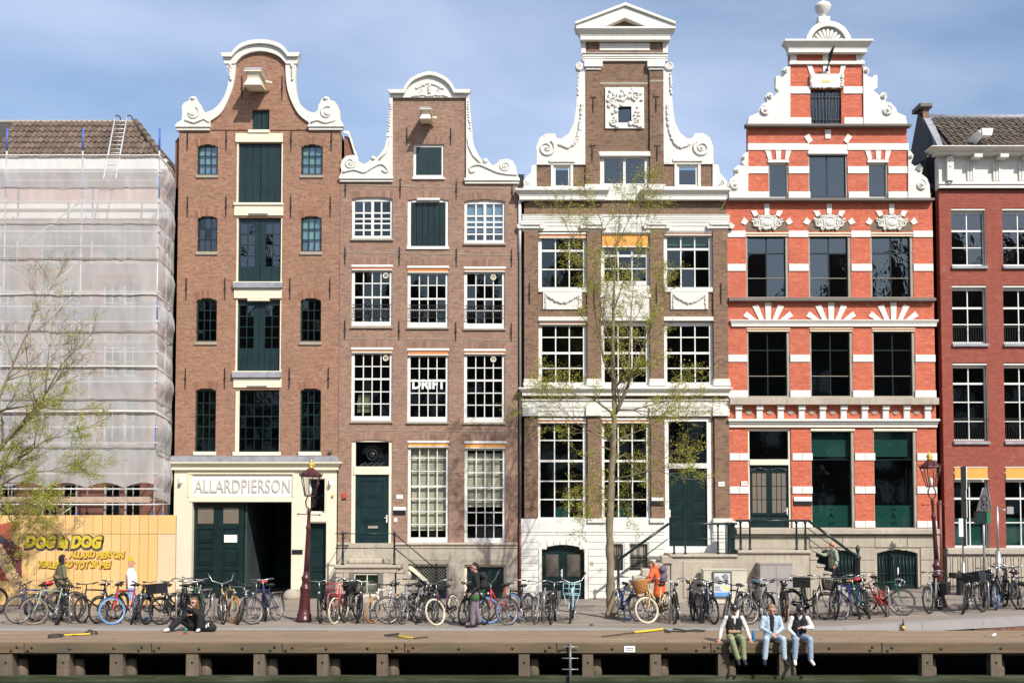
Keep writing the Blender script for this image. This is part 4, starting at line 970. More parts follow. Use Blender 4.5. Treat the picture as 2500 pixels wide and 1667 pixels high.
m = MB(); m.box(sx0,wr[0],YS+.03,-.06,-.1,zt-.262); m.box(wr[1],sx1,YS+.03,-.06,-.1,zt-.262); m.box(wr[0],wr[1],YS+.03,-.06,-.1,wr[2]); m.box(wr[0],wr[1],YS+.3,-.06,wr[2],zt-.262)
m.build('stoop_body', M['stone'], st)
for x in (120,160,395,435):
    q = G.r(x-28,1245,x+18,1430,YS); b = MB(); b.cham(q[0],q[1],YS,YS+.05,-.05,zt-.263,.015); b.build('pilaster', M['stone_d'] if x in (160,395) else M['stone'], st)
wd = window(st, wr, 2, 2, 'cream_wood', .05, .03, YS+.06, 'glass'); lattice(wd, (wr[0]+.06,wr[1]-.06,wr[2]+.06,wr[3]-.3), YS+.075, .06, 'sill', .004)
b = MB(); b.cham(G.p(150,0)[0], G.p(482,0)[0], -.42, -.05, zt+.003, zt+.16, .03); b.build('door_step', M['stone'], st)
n = 6; run = (G.p(800,0,YS)[0]-sx1)/n
steps(st, sx1+.06, zt, n, run, zt/(n+.6), 1, YS, -.32)
m = MB(); xa, xb = G.p(85,1000,YS)[0], G.p(497,1000,YS)[0]; hz = G.p(0,905,YS)[1]-zt
for x in (xa, xb): railpost(m, x, YS+.1, zt, hz)
m.each('railing_post', M['green2'], st)
m = MB(); z1, z2 = G.p(0,922,YS)[1], G.p(0,1038,YS)[1]
for z in (z1, z2):
    m.tube([(G.p(30,0,YS)[0],YS+.1,z),(xb,YS+.1,z)], .016, 6); m.tube([(xa,YS+.1,z),(xa,-.1,z)], .016, 6)
    e = G.p(805,1185,YS) if z == z1 else G.p(725,1218,YS); m.tube([(xb,YS+.1,z),(e[0],YS+.1,e[1])], .02, 6)
m.build('handrail', M['green2'], st)
m = MB(); q = G.p(832,1200,YS); railpost(m, q[0], YS+.1, 0.0, G.p(0,1165,YS)[1]); m.build('railing_post', M['green2'], st)

# ------------------------------------------------------------------ the stone-trimmed house with the triangular pediment
M['brick_ias'] = brickmat('brick_dark', [(0.0,(0.125,0.075,0.048)),(0.3,(0.205,0.123,0.076)),(0.8,(0.255,0.156,0.098)),(1.0,(0.26,0.135,0.08))], (0.08,0.058,0.043), 0.5)
H, I, J = Crop(1250,0,k550), Crop(1250,450,k550), Crop(1250,900,k550)
xl3, xr3 = at(1280,800).x, at(1776,800).x
hI = thing('canal_house', ((xl3+xr3)/2, 0, 0), 'dark brick house behind the tree with white capitals, neck gable and triangular pediment', 'house')
def spanI(z):
    if z < I.p(0,120)[1]: return [(xl3, xr3)]
    if z < H.p(0,1325)[1]: return [(xl3, xr3)] if z < H.p(0,1400)[1] else [(H.p(172,0)[0], H.p(1395,0)[0])]
    if z < H.p(0,1148)[1]: return [(H.p(172,1230)[0], H.p(1395,1230)[0])]
    if z < H.p(0,285)[1]: return [(H.p(512,800)[0], H.p(1050,800)[0])]
    return []
r1 = [I.r(183,345,520,748), I.r(620,345,958,705), I.r(1057,335,1397,748)]
r2 = [I.r(185,956,520,1400), I.r(620,956,958,1400), I.r(1057,956,1400,1400)]
gw = [J.r(175,345,518,1042), J.r(622,345,960,1042)]; gd_ = (J.p(1060,700)[0], J.p(1390,700)[0], J.p(0,1235)[1], J.p(0,340)[1])
gwin = H.r(612,1060,955,1318); sm = [H.r(270,1115,425,1330), H.r(1130,1110,1312,1325)]; ox = H.r(738,745,830,858)
op = [Opening(r) for r in r1+r2+gw+[gd_,gwin,ox]+sm]
zb3 = J.p(0,1042)[1]
wall(hI, zb3-.02, H.p(0,285)[1], spanI, op, M['brick_ias'], M['mortar_d'], bl=.18, bh=.05)
# brick pilasters, proud of the wall
for a, c in ((85,180),(523,620),(960,1055),(1400,1500)):
    for z0, z1 in ((J.p(0,1040)[1], J.p(0,330)[1]), (I.p(0,1356)[1], I.p(0,322)[1])):
        x0, x1 = I.p(a,900)[0], I.p(c,900)[0]; wall(hI, z0, z1, lambda z, x0=x0, x1=x1: [(x0,x1)], [], M['brick_ias'], M['mortar_d'], y=-.09, depth=.085, bd=.08)
for a, c in ((512,610),(957,1052)):
    x0, x1 = H.p(a,800)[0], H.p(c,800)[0]; wall(hI, H.p(0,1300)[1], H.p(0,495)[1], lambda z, x0=x0, x1=x1: [(x0,x1)], [], M['brick_ias'], M['mortar_d'], y=-.10, depth=.095, bd=.08)
rows3 = (0,.37,.77,1)
for i, r in enumerate(r1):
    fb = (.12,.42,.10)[i]; w = window(hI, r, 3, 3, 'wood_white', .12, .04, .08, 'glass', rowz=(0,.37,.755,1), meet=(2,), bottom=.17, head=fb-.08, gm={(c_,2):'glass_clear' for c_ in range(3)} if i == 2 else None)
    awning(w, (r[0]+.02, r[1]-.02, r[3]-(.15,.47,.11)[i], r[3]+.04), .06, cas=.07, fmat='orange' if i == 1 else 'rust_orange')
    if i == 2: backing(w, (r[0]+.12,r[1]-.12,r[3]-.42,r[3]-.1), .22, 'teal', 'blind')
for i, r in enumerate(r2):
    w = window(hI, r, 3, 4, 'wood_white', .12, .04, .08, 'glass', rowz=(0,.25,.52,.80,1), meet=(2,), bottom=.12, head=.02)
    if i == 0: awning(w, (r[0]+.02, r[1]-.02, r[3]-.10, r[3]+.02), .06, cas=.03)
for i, r in enumerate(gw):
    w = window(hI, r, 3, 5, 'wood_white', .11, .04, .08, 'glass', rowz=(0,.19,.385,.60,.82,1), meet=(3,), bottom=.04, head=.06)
    awning(w, (r[0]+.02, r[1]-.02, r[3]-.16, r[3]), .06, cas=.07, fmat='rust_orange')
    x0, x1 = r[0]+.11+(r[1]-r[0]-.22)/3, r[0]+.11+(r[1]-r[0]-.22)*2/3; q = backing(w, (x0+.02,x1-.02,r[2]+.05,r[2]+.38), .135, 'teal', 'film')
    for ch, k in (('I',.33),('A',.22),('S',.09)): text(q, ch, .15, ((x0+x1)/2, .128, r[2]+k), M['black'], rot=(R(90),0,0) if ch == 'A' else (R(90),R(90),0), ext=.002)
for r in [gwin]:
    window(hI, r, 2, 1, 'white', .15, .06, .06, 'glass_old', mull=(1,), head=.06); block(hI, (r[0]-.05,r[1]+.05,r[3]-.16,r[3]), p=.10, name='lintel')
for r in sm:
    window(hI, r, 1, 1, 'white', .165, y=.02, glass='glass_old', head=.10); block(hI, (r[0]-.06,r[1]+.06,r[3]-.10,r[3]), p=.12, name='lintel'); b = MB(); b.box(r[0],r[0]+.09,-.05,.02,r[2],r[3]-.1); b.box(r[1]-.09,r[1],-.05,.02,r[2],r[3]-.1); b.each('window_surround', M['white'], hI)
for r in r2: block(hI, (r[0]-.01,r[1]+.01,r[3]+.02,r[3]+.16), p=.09, name='lintel')
# entablatures
def ent(r, p=.10, n='entablature', y=0.0):
    z0, z1 = r[2], r[3]; h_ = z1-z0
    for a, c, k in ((0,.30,.6),(.30,.52,.75),(.52,.60,.9),(.60,.92,.8),(.92,1.0,1.15)): block(hI, (r[0]-.02*k,r[1]+.02*k,z0+h_*a+.001,z0+h_*c-.001), p=p*k, y=y, name=n)
ent(I.r(70,215,1500,330), .11); ent(I.r(628,222,958,342), .05, y=-.06); ent(J.r(72,215,1508,332), .15)
for a, c in ((75,620),(960,1508)): ent(I.r(a,217,c,268), .07, y=-.06)
cornice(hI, I.p(85,0)[0], I.p(612,0)[0], I.p(0,118)[1], I.p(0,47)[1], .34, y=-.05); cornice(hI, I.p(950,0)[0], I.p(1448,0)[0], I.p(0,118)[1], I.p(0,47)[1], .34, y=-.05)
r = I.r(640,0,920,116); block(hI, r, p=.10, name='cornice_panel')
block(hI, H.r(80,1306,515,1334), p=.14, name='base_moulding'); block(hI, H.r(1052,1306,1495,1334), p=.14, name='base_moulding')
for a, c in ((505,640),(945,1065)): block(hI, H.r(a,1292,c,1330), p=.2, name='pilaster_base')
cornice(hI, J.p(100,0)[0], J.p(1468,0)[0], J.p(0,190)[1], J.p(0,136)[1], .30, y=-.06)
r = I.r(82,1402,1512,1416); block(hI, r, p=.16, name='sill_band')
for a, c in ((78,190),(515,630),(950,1065),(1395,1515)):
    r = I.r(a,1356,c,1405); block(hI, (r[0],r[1],r[2],r[2]+(r[3]-r[2])*.5), p=.2, name='pilaster_base'); block(hI, (r[0]+.02,r[1]-.02,r[2]+(r[3]-r[2])*.5,r[3]), p=.15, name='pilaster_base')
for a, c in ((190,515),(630,950),(1065,1395)): block(hI, I.r(a,1398,c,1404), p=.11, name='sill_band')
# ionic capitals
for cx in (130,565,1005,1445):
    m = MB(); q = I.p(cx,296); w = .46
    m.box(q[0]-w*.75,q[0]+w*.75,-.20,.0,q[1]+.03,q[1]+.09); m.box(q[0]-w*.7,q[0]+w*.7,-.15,0,q[1]-.08,q[1]+.03)
    for s in (-1,1): volute(m, (q[0]+s*w*.86,q[1]-.01), .10, -.15, 1.5, s, 90, .03); m.tube([(q[0]+s*w*.86,-.16,q[1]-.01),(q[0]+s*w*.86,0,q[1]-.01)], .085, 12)
    m.build('ionic_capital', M['white'], hI)
    q = J.r(cx-53,268,cx+53,330); block(hI, q, p=.2, name='capital'); 
# swag panels and the plain middle panel
for r in (I.r(215,750,487,872), I.r(1103,750,1365,872)):
    o = block(hI, r, p=.05, name='relief_panel'); m = MB(); w = r[1]-r[0]; c = (r[0]+r[1])/2
    leafy(m, [(r[0]+w*.1+w*.8*t, r[3]-.10-.26*math.sin(math.pi*t)) for t in [k/10 for k in range(11)]], -.07, .055, 30)
    for s in (-1,1): leafy(m, [(c+s*w*.42,r[3]-.06),(c+s*w*.43,r[2]+.06)], -.07, .035, 10)
    m.build('swag', M['white'], o)
o = block(hI, I.r(620,708,958,948), p=.06, name='relief_panel'); block(hI, I.r(640,790,940,930), p=.03, y=-.06, name='panel_field'); block(hI, I.r(612,765,965,790), p=.10, name='panel_moulding')
for r in r1[::2]: block(hI, (r[0]-.0,r[1]+.0,r[2]-.02,r[2]+.14), p=.06, name='sill')
# gable
lt = H.P([(475,500),(460,540),(452,640),(445,760),(430,860),(395,935),(340,972),(310,965),(300,935),(235,935),(192,965),(168,1030),(172,1060),(172,1150),(515,1150),(515,500)])
o = poly(hI, lt, p=.07); m = MB(); volute(m, H.p(240,1035), .30, -.09, 1.6, -1, 60, .045); leafy(m, spline(H.P([(485,740),(480,830),(465,920),(440,990),(390,1030),(330,1010)]),4), -.09, .055, 44); leafy(m, H.P([(462,520),(458,660)]), -.09, .045, 12); m.build('scroll_relief', M['white'], o)
rt = H.P([(1052,500),(1098,500),(1110,560),(1112,660),(1118,760),(1132,850),(1168,930),(1220,970),(1255,965),(1268,932),(1330,932),(1375,960),(1400,1030),(1400,1146),(1052,1146)])
o = poly(hI, rt, p=.07); m = MB(); volute(m, H.p(1318,1035), .30, -.09, 1.6, 1, 120, .045); leafy(m, spline(H.P([(1080,740),(1084,830),(1098,920),(1125,990),(1170,1030),(1230,1010)]),4), -.09, .055, 44); leafy(m, H.P([(1100,520),(1106,660)]), -.09, .045, 12); m.build('scroll_relief', M['white'], o)
for cx, s in ((468,1),(1092,-1)):
    q = H.p(cx,473); m = MB(); m.tube([(q[0],-.12,q[1]),(q[0],.1,q[1])], .14, 16); volute(m, q, .13, -.12, 1.6, s, 90, .03); m.build('scroll_end', M['white'], hI)
for pts, vc, s in (([(75,1330),(80,1262),(105,1228),(132,1205),(136,1158),(170,1150),(172,1330)],(105,1285),1),([(1395,1145),(1435,1150),(1445,1208),(1470,1235),(1495,1262),(1500,1330),(1395,1330)],(1455,1285),-1)):
    o = poly(hI, H.P(pts), p=.06); m = MB(); volute(m, H.p(*vc), .12, -.08, 1.4, s, 90, .03); m.build('scroll_relief', M['white'], o)
r = H.r(512,285,1048,378)
wall(hI, r[2]-.02, r[3], lambda z: [(r[0],r[1])], [], M['brick_ias'], M['mortar_d'], y=-.05, depth=.3)
block(hI, H.r(608,305,957,358), p=.03, y=-.05, name='frieze_panel')
for a, c in ((480,512),(1048,1083)): block(hI, H.r(a,285,c,420), p=.08, name='frieze_post')
ent(H.r(492,378,1080,432), .14)
for a, c in ((500,628),(938,1060)): r_ = H.r(a,432,c,496); block(hI, (r_[0],r_[1],r_[2]+.09,r_[3]), p=.2, name='capital'); block(hI, (r_[0]+.05,r_[1]-.05,r_[2],r_[2]+.089), p=.14, name='capital')
block(hI, H.r(612,573,945,592), 'sill', .012, name='sandstone_line')
for a, c in ((956,1052),): block(hI, H.r(a,565,c,580), 'sill', .112, name='sandstone_line')
# pediment
ap, pl_, pr_ = H.p(780,72), H.p(445,215), H.p(1122,215)
cornice(hI, H.p(512,0)[0], H.p(1052,0)[0], H.p(0,300)[1], H.p(0,222)[1], .40, y=-.08)
tri = H.P([(445,222),(440,200),(780,72),(1122,200),(1120,222),(935,222),(780,157),(630,222)]); b = MB(); b.prism(tri, -.42, .2); b.build('pediment', M['white'], hI)
tri = H.P([(600,222),(780,140),(965,222)]); b = MB(); b.prism(tri, -.12, .1); b.build('tympanum', M['brick_ias'], hI)
tri = H.P([(436,205),(436,190),(780,58),(1127,190),(1127,205),(780,78)]); b = MB(); b.prism(tri, -.50, .2); b.build('pediment_moulding', M['white'], hI)
# carved square panel with the small window
r = H.r(648,613,918,898); b = MB()
b.box(r[0],ox[0],-.06,.05,r[2],r[3]); b.box(ox[1],r[1],-.06,.05,r[2],r[3]); b.box(ox[0],ox[1],-.06,.05,r[2],ox[2]); b.box(ox[0],ox[1],-.06,.05,ox[3],r[3])
o = b.build('carved_panel', M['white'], hI); m = MB()
for t in range(60):
    x = random.uniform(r[0]+.06,r[1]-.06); z = random.uniform(r[2]+.06,r[3]-.06)
    if ox[0]-.04 < x < ox[1]+.04 and ox[2]-.04 < z < ox[3]+.04: continue
    s = random.uniform(.05,.10); m.ell((x,-.07,z), (s,.06,s*random.uniform(.6,1.2)), 7, 5)
for s in (-1,1): volute(m, ((r[0]+r[1])/2+s*.40, r[2]+.22), .16, -.09, 1.5, s, 90, .04); volute(m, ((r[0]+r[1])/2+s*.38, r[3]-.3), .16, -.09, 1.5, -s, 270, .04)
m.build('carving', M['white'], o); window(hI, ox, 1, 1, 'iron', .02, y=.05, glass='glass_old')
for x, y in ((565,740),(1002,735),(558,1075),(1008,1075)): q = H.p(x,y); anchor(hI, q[0], q[1]-.27, q[1]+.27, -.10, True)
for x in (122,572,1005,1452): q = I.p(x,760); anchor(hI, q[0], q[1]-.35, q[1]+.35, -.09)
# entrance
fl = J.r(1090,365,1357,655); b = MB(); b.box(gd_[0],fl[0],.02,.16,gd_[2],gd_[3]); b.box(fl[1],gd_[1],.02,.16,gd_[2],gd_[3]); b.box(fl[0],fl[1],.02,.16,fl[3],gd_[3]); db = J.r(1080,657,1370,692); b.box(fl[0],fl[1],-.02,.16,db[2],db[3]); o = b.build('door_frame', M['wood_white'], hI)
pane(o, *fl, .13, M['glass'], .3); m = MB()
for i in range(5):
    for j in range(4): volute(m, (fl[0]+.12+i*.215, fl[2]+.13+j*.24), .085, .10, 1.3, 1 if (i+j)%2 else -1, 45*i, .012)
m.build('iron_grille', M['green2'], o)
dz0, dz1 = gd_[2], db[2]; xm = (fl[0]+fl[1])/2
for a, c, hx in ((fl[0],xm-.004,.06),(xm+.004,fl[1],None)): door(hI, (a,c,dz0,dz1), [(.16,.84,.64,.93),(.16,.84,.42,.60),(.16,.84,.08,.36)], 'green2', .12, hx, .42)
# rusticated white base, block by block, with the arched cellar door
bx0, bx1 = J.p(62,1300)[0], J.p(1395,1300)[0]; ad = Opening(J.r(207,1222,503,1600), .14); cw = [J.r(700,1215,772,1400), J.r(817,1213,943,1400)]
zc0 = J.p(0,1138)[1]
m = MB(); holes = [ad]+[Opening(r,.03) for r in cw]+[Opening((gd_[0],gd_[1],gd_[2],zb3+1))]
def basewall(m, x0, x1, z0, z1, y0, y1, dz):
    z = z0
    while z < z1-1e-6:
        za, zb = z, min(z1, z+dz); iv = [(x0,x1)]
        for o_ in holes:
            t = o_.iv((za+zb)/2)
            if t: iv = sub(iv, *t)
        for a, c in iv: m.box(a,c,y0,y1,za,zb)
        z += dz
basewall(m, bx0+.03, bx1+.55, -.3, zb3-.001, -.08, .3, .03); bw = m.build('base_wall', M['stucco'], hI)
z = 0.02; k = 0; rowh = .235
while z < zc0-.02:
    zt_ = min(z+rowh, zc0); iv = [(bx0,bx1+.5)]
    for o_ in holes:
        t = o_.iv((z+zt_)/2) or o_.iv(z+.02)
        if t: iv = sub(iv, t[0]-.12 if o_ is ad else t[0]-.03, t[1]+.12 if o_ is ad else t[1]+.03)
    for a, c in iv:
        L = c-a; n = max(1, round(L/1.0)); e = [a]+[a+L*(i+(.25 if k%2 and 0<i<n else 0))/n for i in range(1,n)]+[c]
        for p_, q_ in zip(e[:-1], e[1:]):
            b = MB(); b.cham(p_+.006,q_-.006,-.112,-.078,z+.006,zt_-.006,.010); b.build('stone_block', M['stucco'], bw)
    z = zt_; k += 1
block(hI, (bx0,gd_[0]-.01,zc0+.01,zb3), 'stucco', .12, name='base_band'); block(hI, (gd_[1]+.01,bx1+.4,zc0+.01,zb3), 'stucco', .12, name='base_band')
for a, c in ((523,650),(955,1060),(1395,1530)): block(hI, J.r(a,1040,c,1070), 'white', .2, name='pilaster_base')
# arch surround of the cellar door
w = (ad.x1-ad.x0)/2; cx = (ad.x0+ad.x1)/2; rise = .14; rad = (w*w+rise*rise)/(2*rise); cz = ad.z1-rad
for i in range(7):
    pts = []
    for t, ext_ in ((i/7+.01,0),((i+1)/7-.01,0),((i+1)/7-.01,1),(i/7+.01,1)):
        xx = -w+2*w*t; zz = cz+math.sqrt(rad*rad-xx*xx); pts.append((cx+xx*(1+.25*ext_), zz+.30*ext_))
    poly(bw, pts, 'stucco', .118, back=.05, name='arch_stone')
for s in (0,1): block(bw, (ad.x0-.11,ad.x0,.0,ad.z1-.12) if s == 0 else (ad.x1,ad.x1+.11,.0,ad.z1-.12), 'stucco', .116, name='door_surround')
for s in (0,1):
    a, c = (ad.x0,cx-.004) if s == 0 else (cx+.004,ad.x1); b = MB(); L = [(a,-.05),(c,-.05)]; tp = []
    for t in range(6): xx = c+(a-c)*t/5; tp.append((xx, cz+math.sqrt(max(0,rad*rad-(xx-cx)**2))))
    b.prism(L+tp, .10, .16); o = b.build('cellar_door', M['green2'], hI)
    g0 = (a+.14,c-.14,.75,ad.z1-.34); b = MB(); b.rect(g0,.085,.099); b.build('pane', M['glass_old'], o); lattice(o, g0, .075, .075, 'sill', .006)
    b = MB(); b.box(a+.14,c-.14,.08,.1,.15,.18); b.box(a+.14,c-.14,.08,.1,.6,.63); b.box(a+.14,a+.17,.082,.1,.18,.6); b.box(c-.17,c-.14,.082,.1,.18,.6); b.build('panel', M['green2'], o)
b = MB(); b.box(cx-.05,cx-.01,.05,.1,.75,1.0); b.tube([(cx-.03,.06,.93),(cx-.12,.05,.93)], .016, 6); b.build('handle', M['sign_white'], hI)
for r in cw:
    m = MB(); n = 3
    for i in range(n): x = r[0]+.12+(r[1]-r[0]-.2)*i/(n-1); m.box(x-.012,x+.012,-.04,-.02,r[2],r[3])
    m.box(r[0],r[1],-.045,-.02,r[2]+(r[3]-r[2])*.55-.012,r[2]+(r[3]-r[2])*.55+.012); m.box(r[0],r[1],-.035,-.022,r[2]+.02,r[2]+.05)
    for i in range(8): m.box(r[0]+.05,r[1]-.03,-.03,-.024,r[2]+.06+i*.055,r[2]+.085+i*.055)
    m.build('window_bars', M['iron'], hI); b = MB(); b.rect(r,.04,.1); b.build('shutter', M['sill'], hI)
for rr, mt in ((J.r(968,895,1052,918),'sign_white'),(J.r(965,919,1052,952),'black'),(J.r(540,1340,566,1368),'stone'),(J.r(1432,787,1475,818),'sign_white')): block(hI, rr, mt, .12, name='door_plate', c=.004)
text(hI, '143', .11, (J.p(1453,802)[0], -.124, J.p(0,802)[1]), M['stone_d'], ext=.001)
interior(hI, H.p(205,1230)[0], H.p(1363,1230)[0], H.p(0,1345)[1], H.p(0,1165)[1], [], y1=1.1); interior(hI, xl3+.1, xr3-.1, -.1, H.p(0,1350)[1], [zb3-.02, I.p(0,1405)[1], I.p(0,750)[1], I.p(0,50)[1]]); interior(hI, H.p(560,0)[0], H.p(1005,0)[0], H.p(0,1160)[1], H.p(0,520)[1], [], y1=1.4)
body(hI, xl3+.02, xr3-.02, -.2, H.p(0,1370)[1], .4, wmat='mortar_d')

# ------------------------------------------------------------------ the orange-red and white house
M['brick_red'] = brickmat('brick_painted_red', [(0.0,(0.46,0.100,0.052)),(0.3,(0.55,0.125,0.062)),(0.8,(0.60,0.146,0.075)),(1.0,(0.63,0.185,0.11))], (0.36,0.125,0.085), 0.6, 0.7)
M['mortar_red'] = paint('mortar_red', (0.52,0.125,0.066), 0.95, 0.15, 5)
L_, Mm, N = Crop(1760,0,k550), Crop(1760,450,k550), Crop(1760,950,k550)
xl4, xr4 = at(1777,900).x, at(2283,900).x
hR = thing('canal_house', ((xl4+xr4)/2, 0, 0), 'orange red house with white bands and scroll gable', 'house')
zl1, zl2 = L_.p(0,882)[1], L_.p(0,1392)[1]; ax0, ax1 = L_.p(190,1130)[0], L_.p(1298,1130)[0]; tx0, tx1 = L_.p(482,650)[0], L_.p(987,650)[0]
def spanR(z): return [(xl4,xr4)] if z < zl2 else ([(ax0,ax1)] if z < zl1 else [(tx0,tx1)])
th = L_.r(623,630,838,870); aw = [L_.r(330,1115,470,1382), L_.r(608,1056,880,1382), L_.r(1022,1115,1162,1382)]
mw1 = [Mm.r(175,337,470,792), Mm.r(610,337,905,792), Mm.r(1042,337,1338,792)]; mw2 = [Mm.r(182,1000,480,1482), Mm.r(620,1000,918,1482), Mm.r(1055,1000,1352,1482)]
gdr = N.r(192,273,492,1068); gwn = [N.r(630,273,932,968), N.r(1066,273,1365,968)]
op = [Opening(r) for r in [th]+aw+mw1+mw2+[gdr]+gwn]
zp4 = N.p(0,968)[1]
wall(hR, zp4-.02, L_.p(0,370)[1], spanR, op, M['brick_red'], M['mortar_red'])
def blocks(cr, y0, y1, xs, p=.035):
    for a, c in xs: block(hR, cr.r(a,y0,c,y1), 'stucco', p)
def voussoir(cr, pts): poly(hR, cr.P(pts), 'stucco', .035, back=.05, name='voussoir')
# top storey
blocks(L_,605,655,((482,622),(850,988))); blocks(L_,820,873,((482,628),(857,990)))
voussoir(L_, [(598,457),(632,457),(652,517),(618,517)]); voussoir(L_, [(835,457),(870,457),(850,517),(822,517)]); block(hR, L_.r(708,372,757,515), 'stucco', .04)
for a, c in ((482,525),(940,985)): block(hR, L_.r(a,370,c,432), 'stucco', .06)
block(hR, L_.r(474,432,996,455), 'white', .10, name='moulding')
cornice(hR, L_.p(497,0)[0], L_.p(953,0)[0], L_.p(0,385)[1], L_.p(0,306)[1], .42, y=-.04)
# half-round shell
c = L_.p(740,325); Ro, Ri = (L_.p(900,325)[0]-c[0]), (L_.p(866,325)[0]-c[0])
pts = [(c[0]+Ro*math.cos(R(a)),c[1]+Ro*1.03*math.sin(R(a))) for a in range(0,181,9)]+[(c[0]+Ri*math.cos(R(a)),c[1]+Ri*1.03*math.sin(R(a))) for a in range(180,-1,-9)]
poly(hR, pts, 'white', .22, name='shell_arch'); pts = [(c[0]+Ri*math.cos(R(a)),c[1]+Ri*1.03*math.sin(R(a))) for a in range(0,181,9)]; o = poly(hR, pts, 'white', .02, name='shell_niche')
m = MB()
for i in range(11):
    a = R(8+i*16.4); m.tube([(c[0]+math.cos(a)*.12,-.05,c[1]+.04+math.sin(a)*.10),(c[0]+math.cos(a)*Ri*.55,-.06,c[1]+math.sin(a)*Ri*.55),(c[0]+math.cos(a)*Ri*.92,-.07,c[1]+math.sin(a)*Ri*.92)], [.02,.05,.075], 6)
m.build('shell', M['white'], o)
q = L_.p(715,150); k = 1/scale_at(0)/k550*1.0; u = lambda px: px/k550/scale_at(0)
m = MB(); m.box(q[0]-u(40),q[0]+u(40),-.12,.3,q[1]-.06,q[1]+u(28)); m.lathe([(u(22),u(28)),(u(16),u(42)),(u(24),u(52)),(u(50),u(80)),(u(57),u(105)),(u(59),u(112)),(u(57),u(118)),(u(50),u(132)),(u(30),u(143)),(u(14),u(148)),(u(10),u(155)),(u(18),u(165)),(u(16),u(180)),(u(6),u(190))], (q[0],.09,q[1]), 20); m.build('urn_finial', M['white'], hR)
# scrolls
for pts, vs in (([(480,470),(450,470),(425,490),(428,515),(445,525),(420,548),(403,533),(380,535),(378,618),(402,640),(365,678),(350,652),(325,650),(308,675),(322,715),(290,725),(262,765),(255,790),(192,818),(182,874),(480,874)],((448,497,.08,1),(340,675,.09,1),(305,775,.17,1))),
                ([(987,470),(1010,472),(1030,495),(1020,522),(1008,530),(1050,548),(1062,528),(1085,528),(1087,612),(1058,635),(1100,672),(1118,648),(1142,650),(1152,680),(1140,712),(1180,722),(1215,760),(1225,788),(1283,814),(1293,874),(990,874)],((1010,497,.08,-1),(1128,675,.09,-1),(1155,775,.17,-1))),
                ([(188,1060),(165,1070),(145,1095),(142,1135),(165,1160),(120,1152),(88,1180),(95,1225),(62,1250),(48,1290),(52,1330),(55,1382),(188,1382)],((155,1100,.07,1),(110,1190,.08,1),(95,1292,.17,1))),
                ([(1300,1050),(1325,1065),(1335,1095),(1318,1140),(1345,1162),(1380,1142),(1405,1172),(1392,1215),(1430,1245),(1448,1290),(1450,1330),(1455,1382),(1300,1382)],((1318,1092,.07,-1),(1378,1180,.08,-1),(1392,1292,.17,-1)))):
    o = poly(hR, L_.P(pts), 'white', .07); m = MB()
    for x, y, r_, s in vs:
        q = L_.p(x,y); m = MB(); m.tube([(q[0],-.13,q[1]),(q[0],0,q[1])], r_*.95, 14); volute(m, q, r_, -.13, 1.4, s, 90, r_*.16); m.ell((q[0],-.14,q[1]), (r_*.35,.06,r_*.35)); m.build('scroll_relief', M['white'], o)
# hatch with bars, cartouche with gilt letters, flag holder
w = window(hR, th, 2, 1, 'green2', .03, .03, .08, 'glass_old'); m = MB()
for i in range(9): x = th[0]+.07+(th[1]-th[0]-.14)*i/8; m.tube([(x,.03,th[2]+.02),(x,.03,th[3]-.03)], .013, 5)
for z in (.16,.82): m.box(th[0],th[1],.02,.04,th[2]+(th[3]-th[2])*z-.012,th[2]+(th[3]-th[2])*z+.012)
m.build('window_bars', M['iron'], w)
r = L_.r(617,522,850,615); o = block(hR, r, 'white', .10, name='cartouche'); m = MB(); leafy(m, [(r[0]+.05,r[2]+.05),(r[0]+.05,r[3]-.05)], -.1, .06, 6); leafy(m, [(r[1]-.05,r[2]+.05),(r[1]-.05,r[3]-.05)], -.1, .06, 6); leafy(m, [(r[0]+.1,r[2]),(r[1]-.1,r[2])], -.09, .045, 14); m.build('carving', M['white'], o)
text(o, 'ANNO 1892', .13, ((r[0]+r[1])/2, -.106, (r[2]+r[3])/2), M['gold'], ext=.006, sx=.75) if False else None
m = MB(); q = L_.p(732,572)
for i, ch in enumerate((-.13,-.09,-.04,0,.05,.10)): m.box(q[0]+ch-.012,q[0]+ch+.012,-.112,-.10,q[1]-.05,q[1]+.04); m.box(q[0]+ch-.02,q[0]+ch+.02,-.111,-.10,q[1]-.05,q[1]-.03)
m.build('gilt_lettering', M['gold'], o)
m = MB(); q = L_.p(732,495); m.lathe([(.05,0),(.06,.05),(.03,.09)], (q[0],-.12,q[1]-.05), 8); m.tube([(q[0],-.1,q[1]),(q[0]+.05,-.45,q[1]+.35),(q[0]+.1,-.7,q[1]+.62)], .025, 6); m.tube([(q[0]+.02,-.35,q[1]+.2),(q[0]+.03,-.5,q[1]+.4),(q[0]+.09,-.7,q[1]+.6)], [.05,.07,.03], 6); m.build('flag_holder', M['iron'], hR)
# ledges
def ledge(cr, x0, x1, y0, y1, p=.22, mat='stone_d'):
    r = cr.r(x0,y0,x1,y1); b = MB(); b.add([(r[0],-p,r[2]),(r[1],-p,r[2]),(r[1],.1,r[2]),(r[0],.1,r[2]),(r[0],-p,r[3]-.03),(r[1],-p,r[3]-.03),(r[1],.1,r[3]+.03),(r[0],.1,r[3]+.03)], [(0,1,5,4),(1,2,6,5),(2,3,7,6),(3,0,4,7),(4,5,6,7),(3,2,1,0)]); b.build('ledge', M[mat], hR)
ledge(L_,165,1312,872,892,.26); ledge(L_,45,1470,1384,1406,.26); ledge(Mm,50,1485,790,816,.2); ledge(Mm,55,1500,1484,1534,.26,'stone')
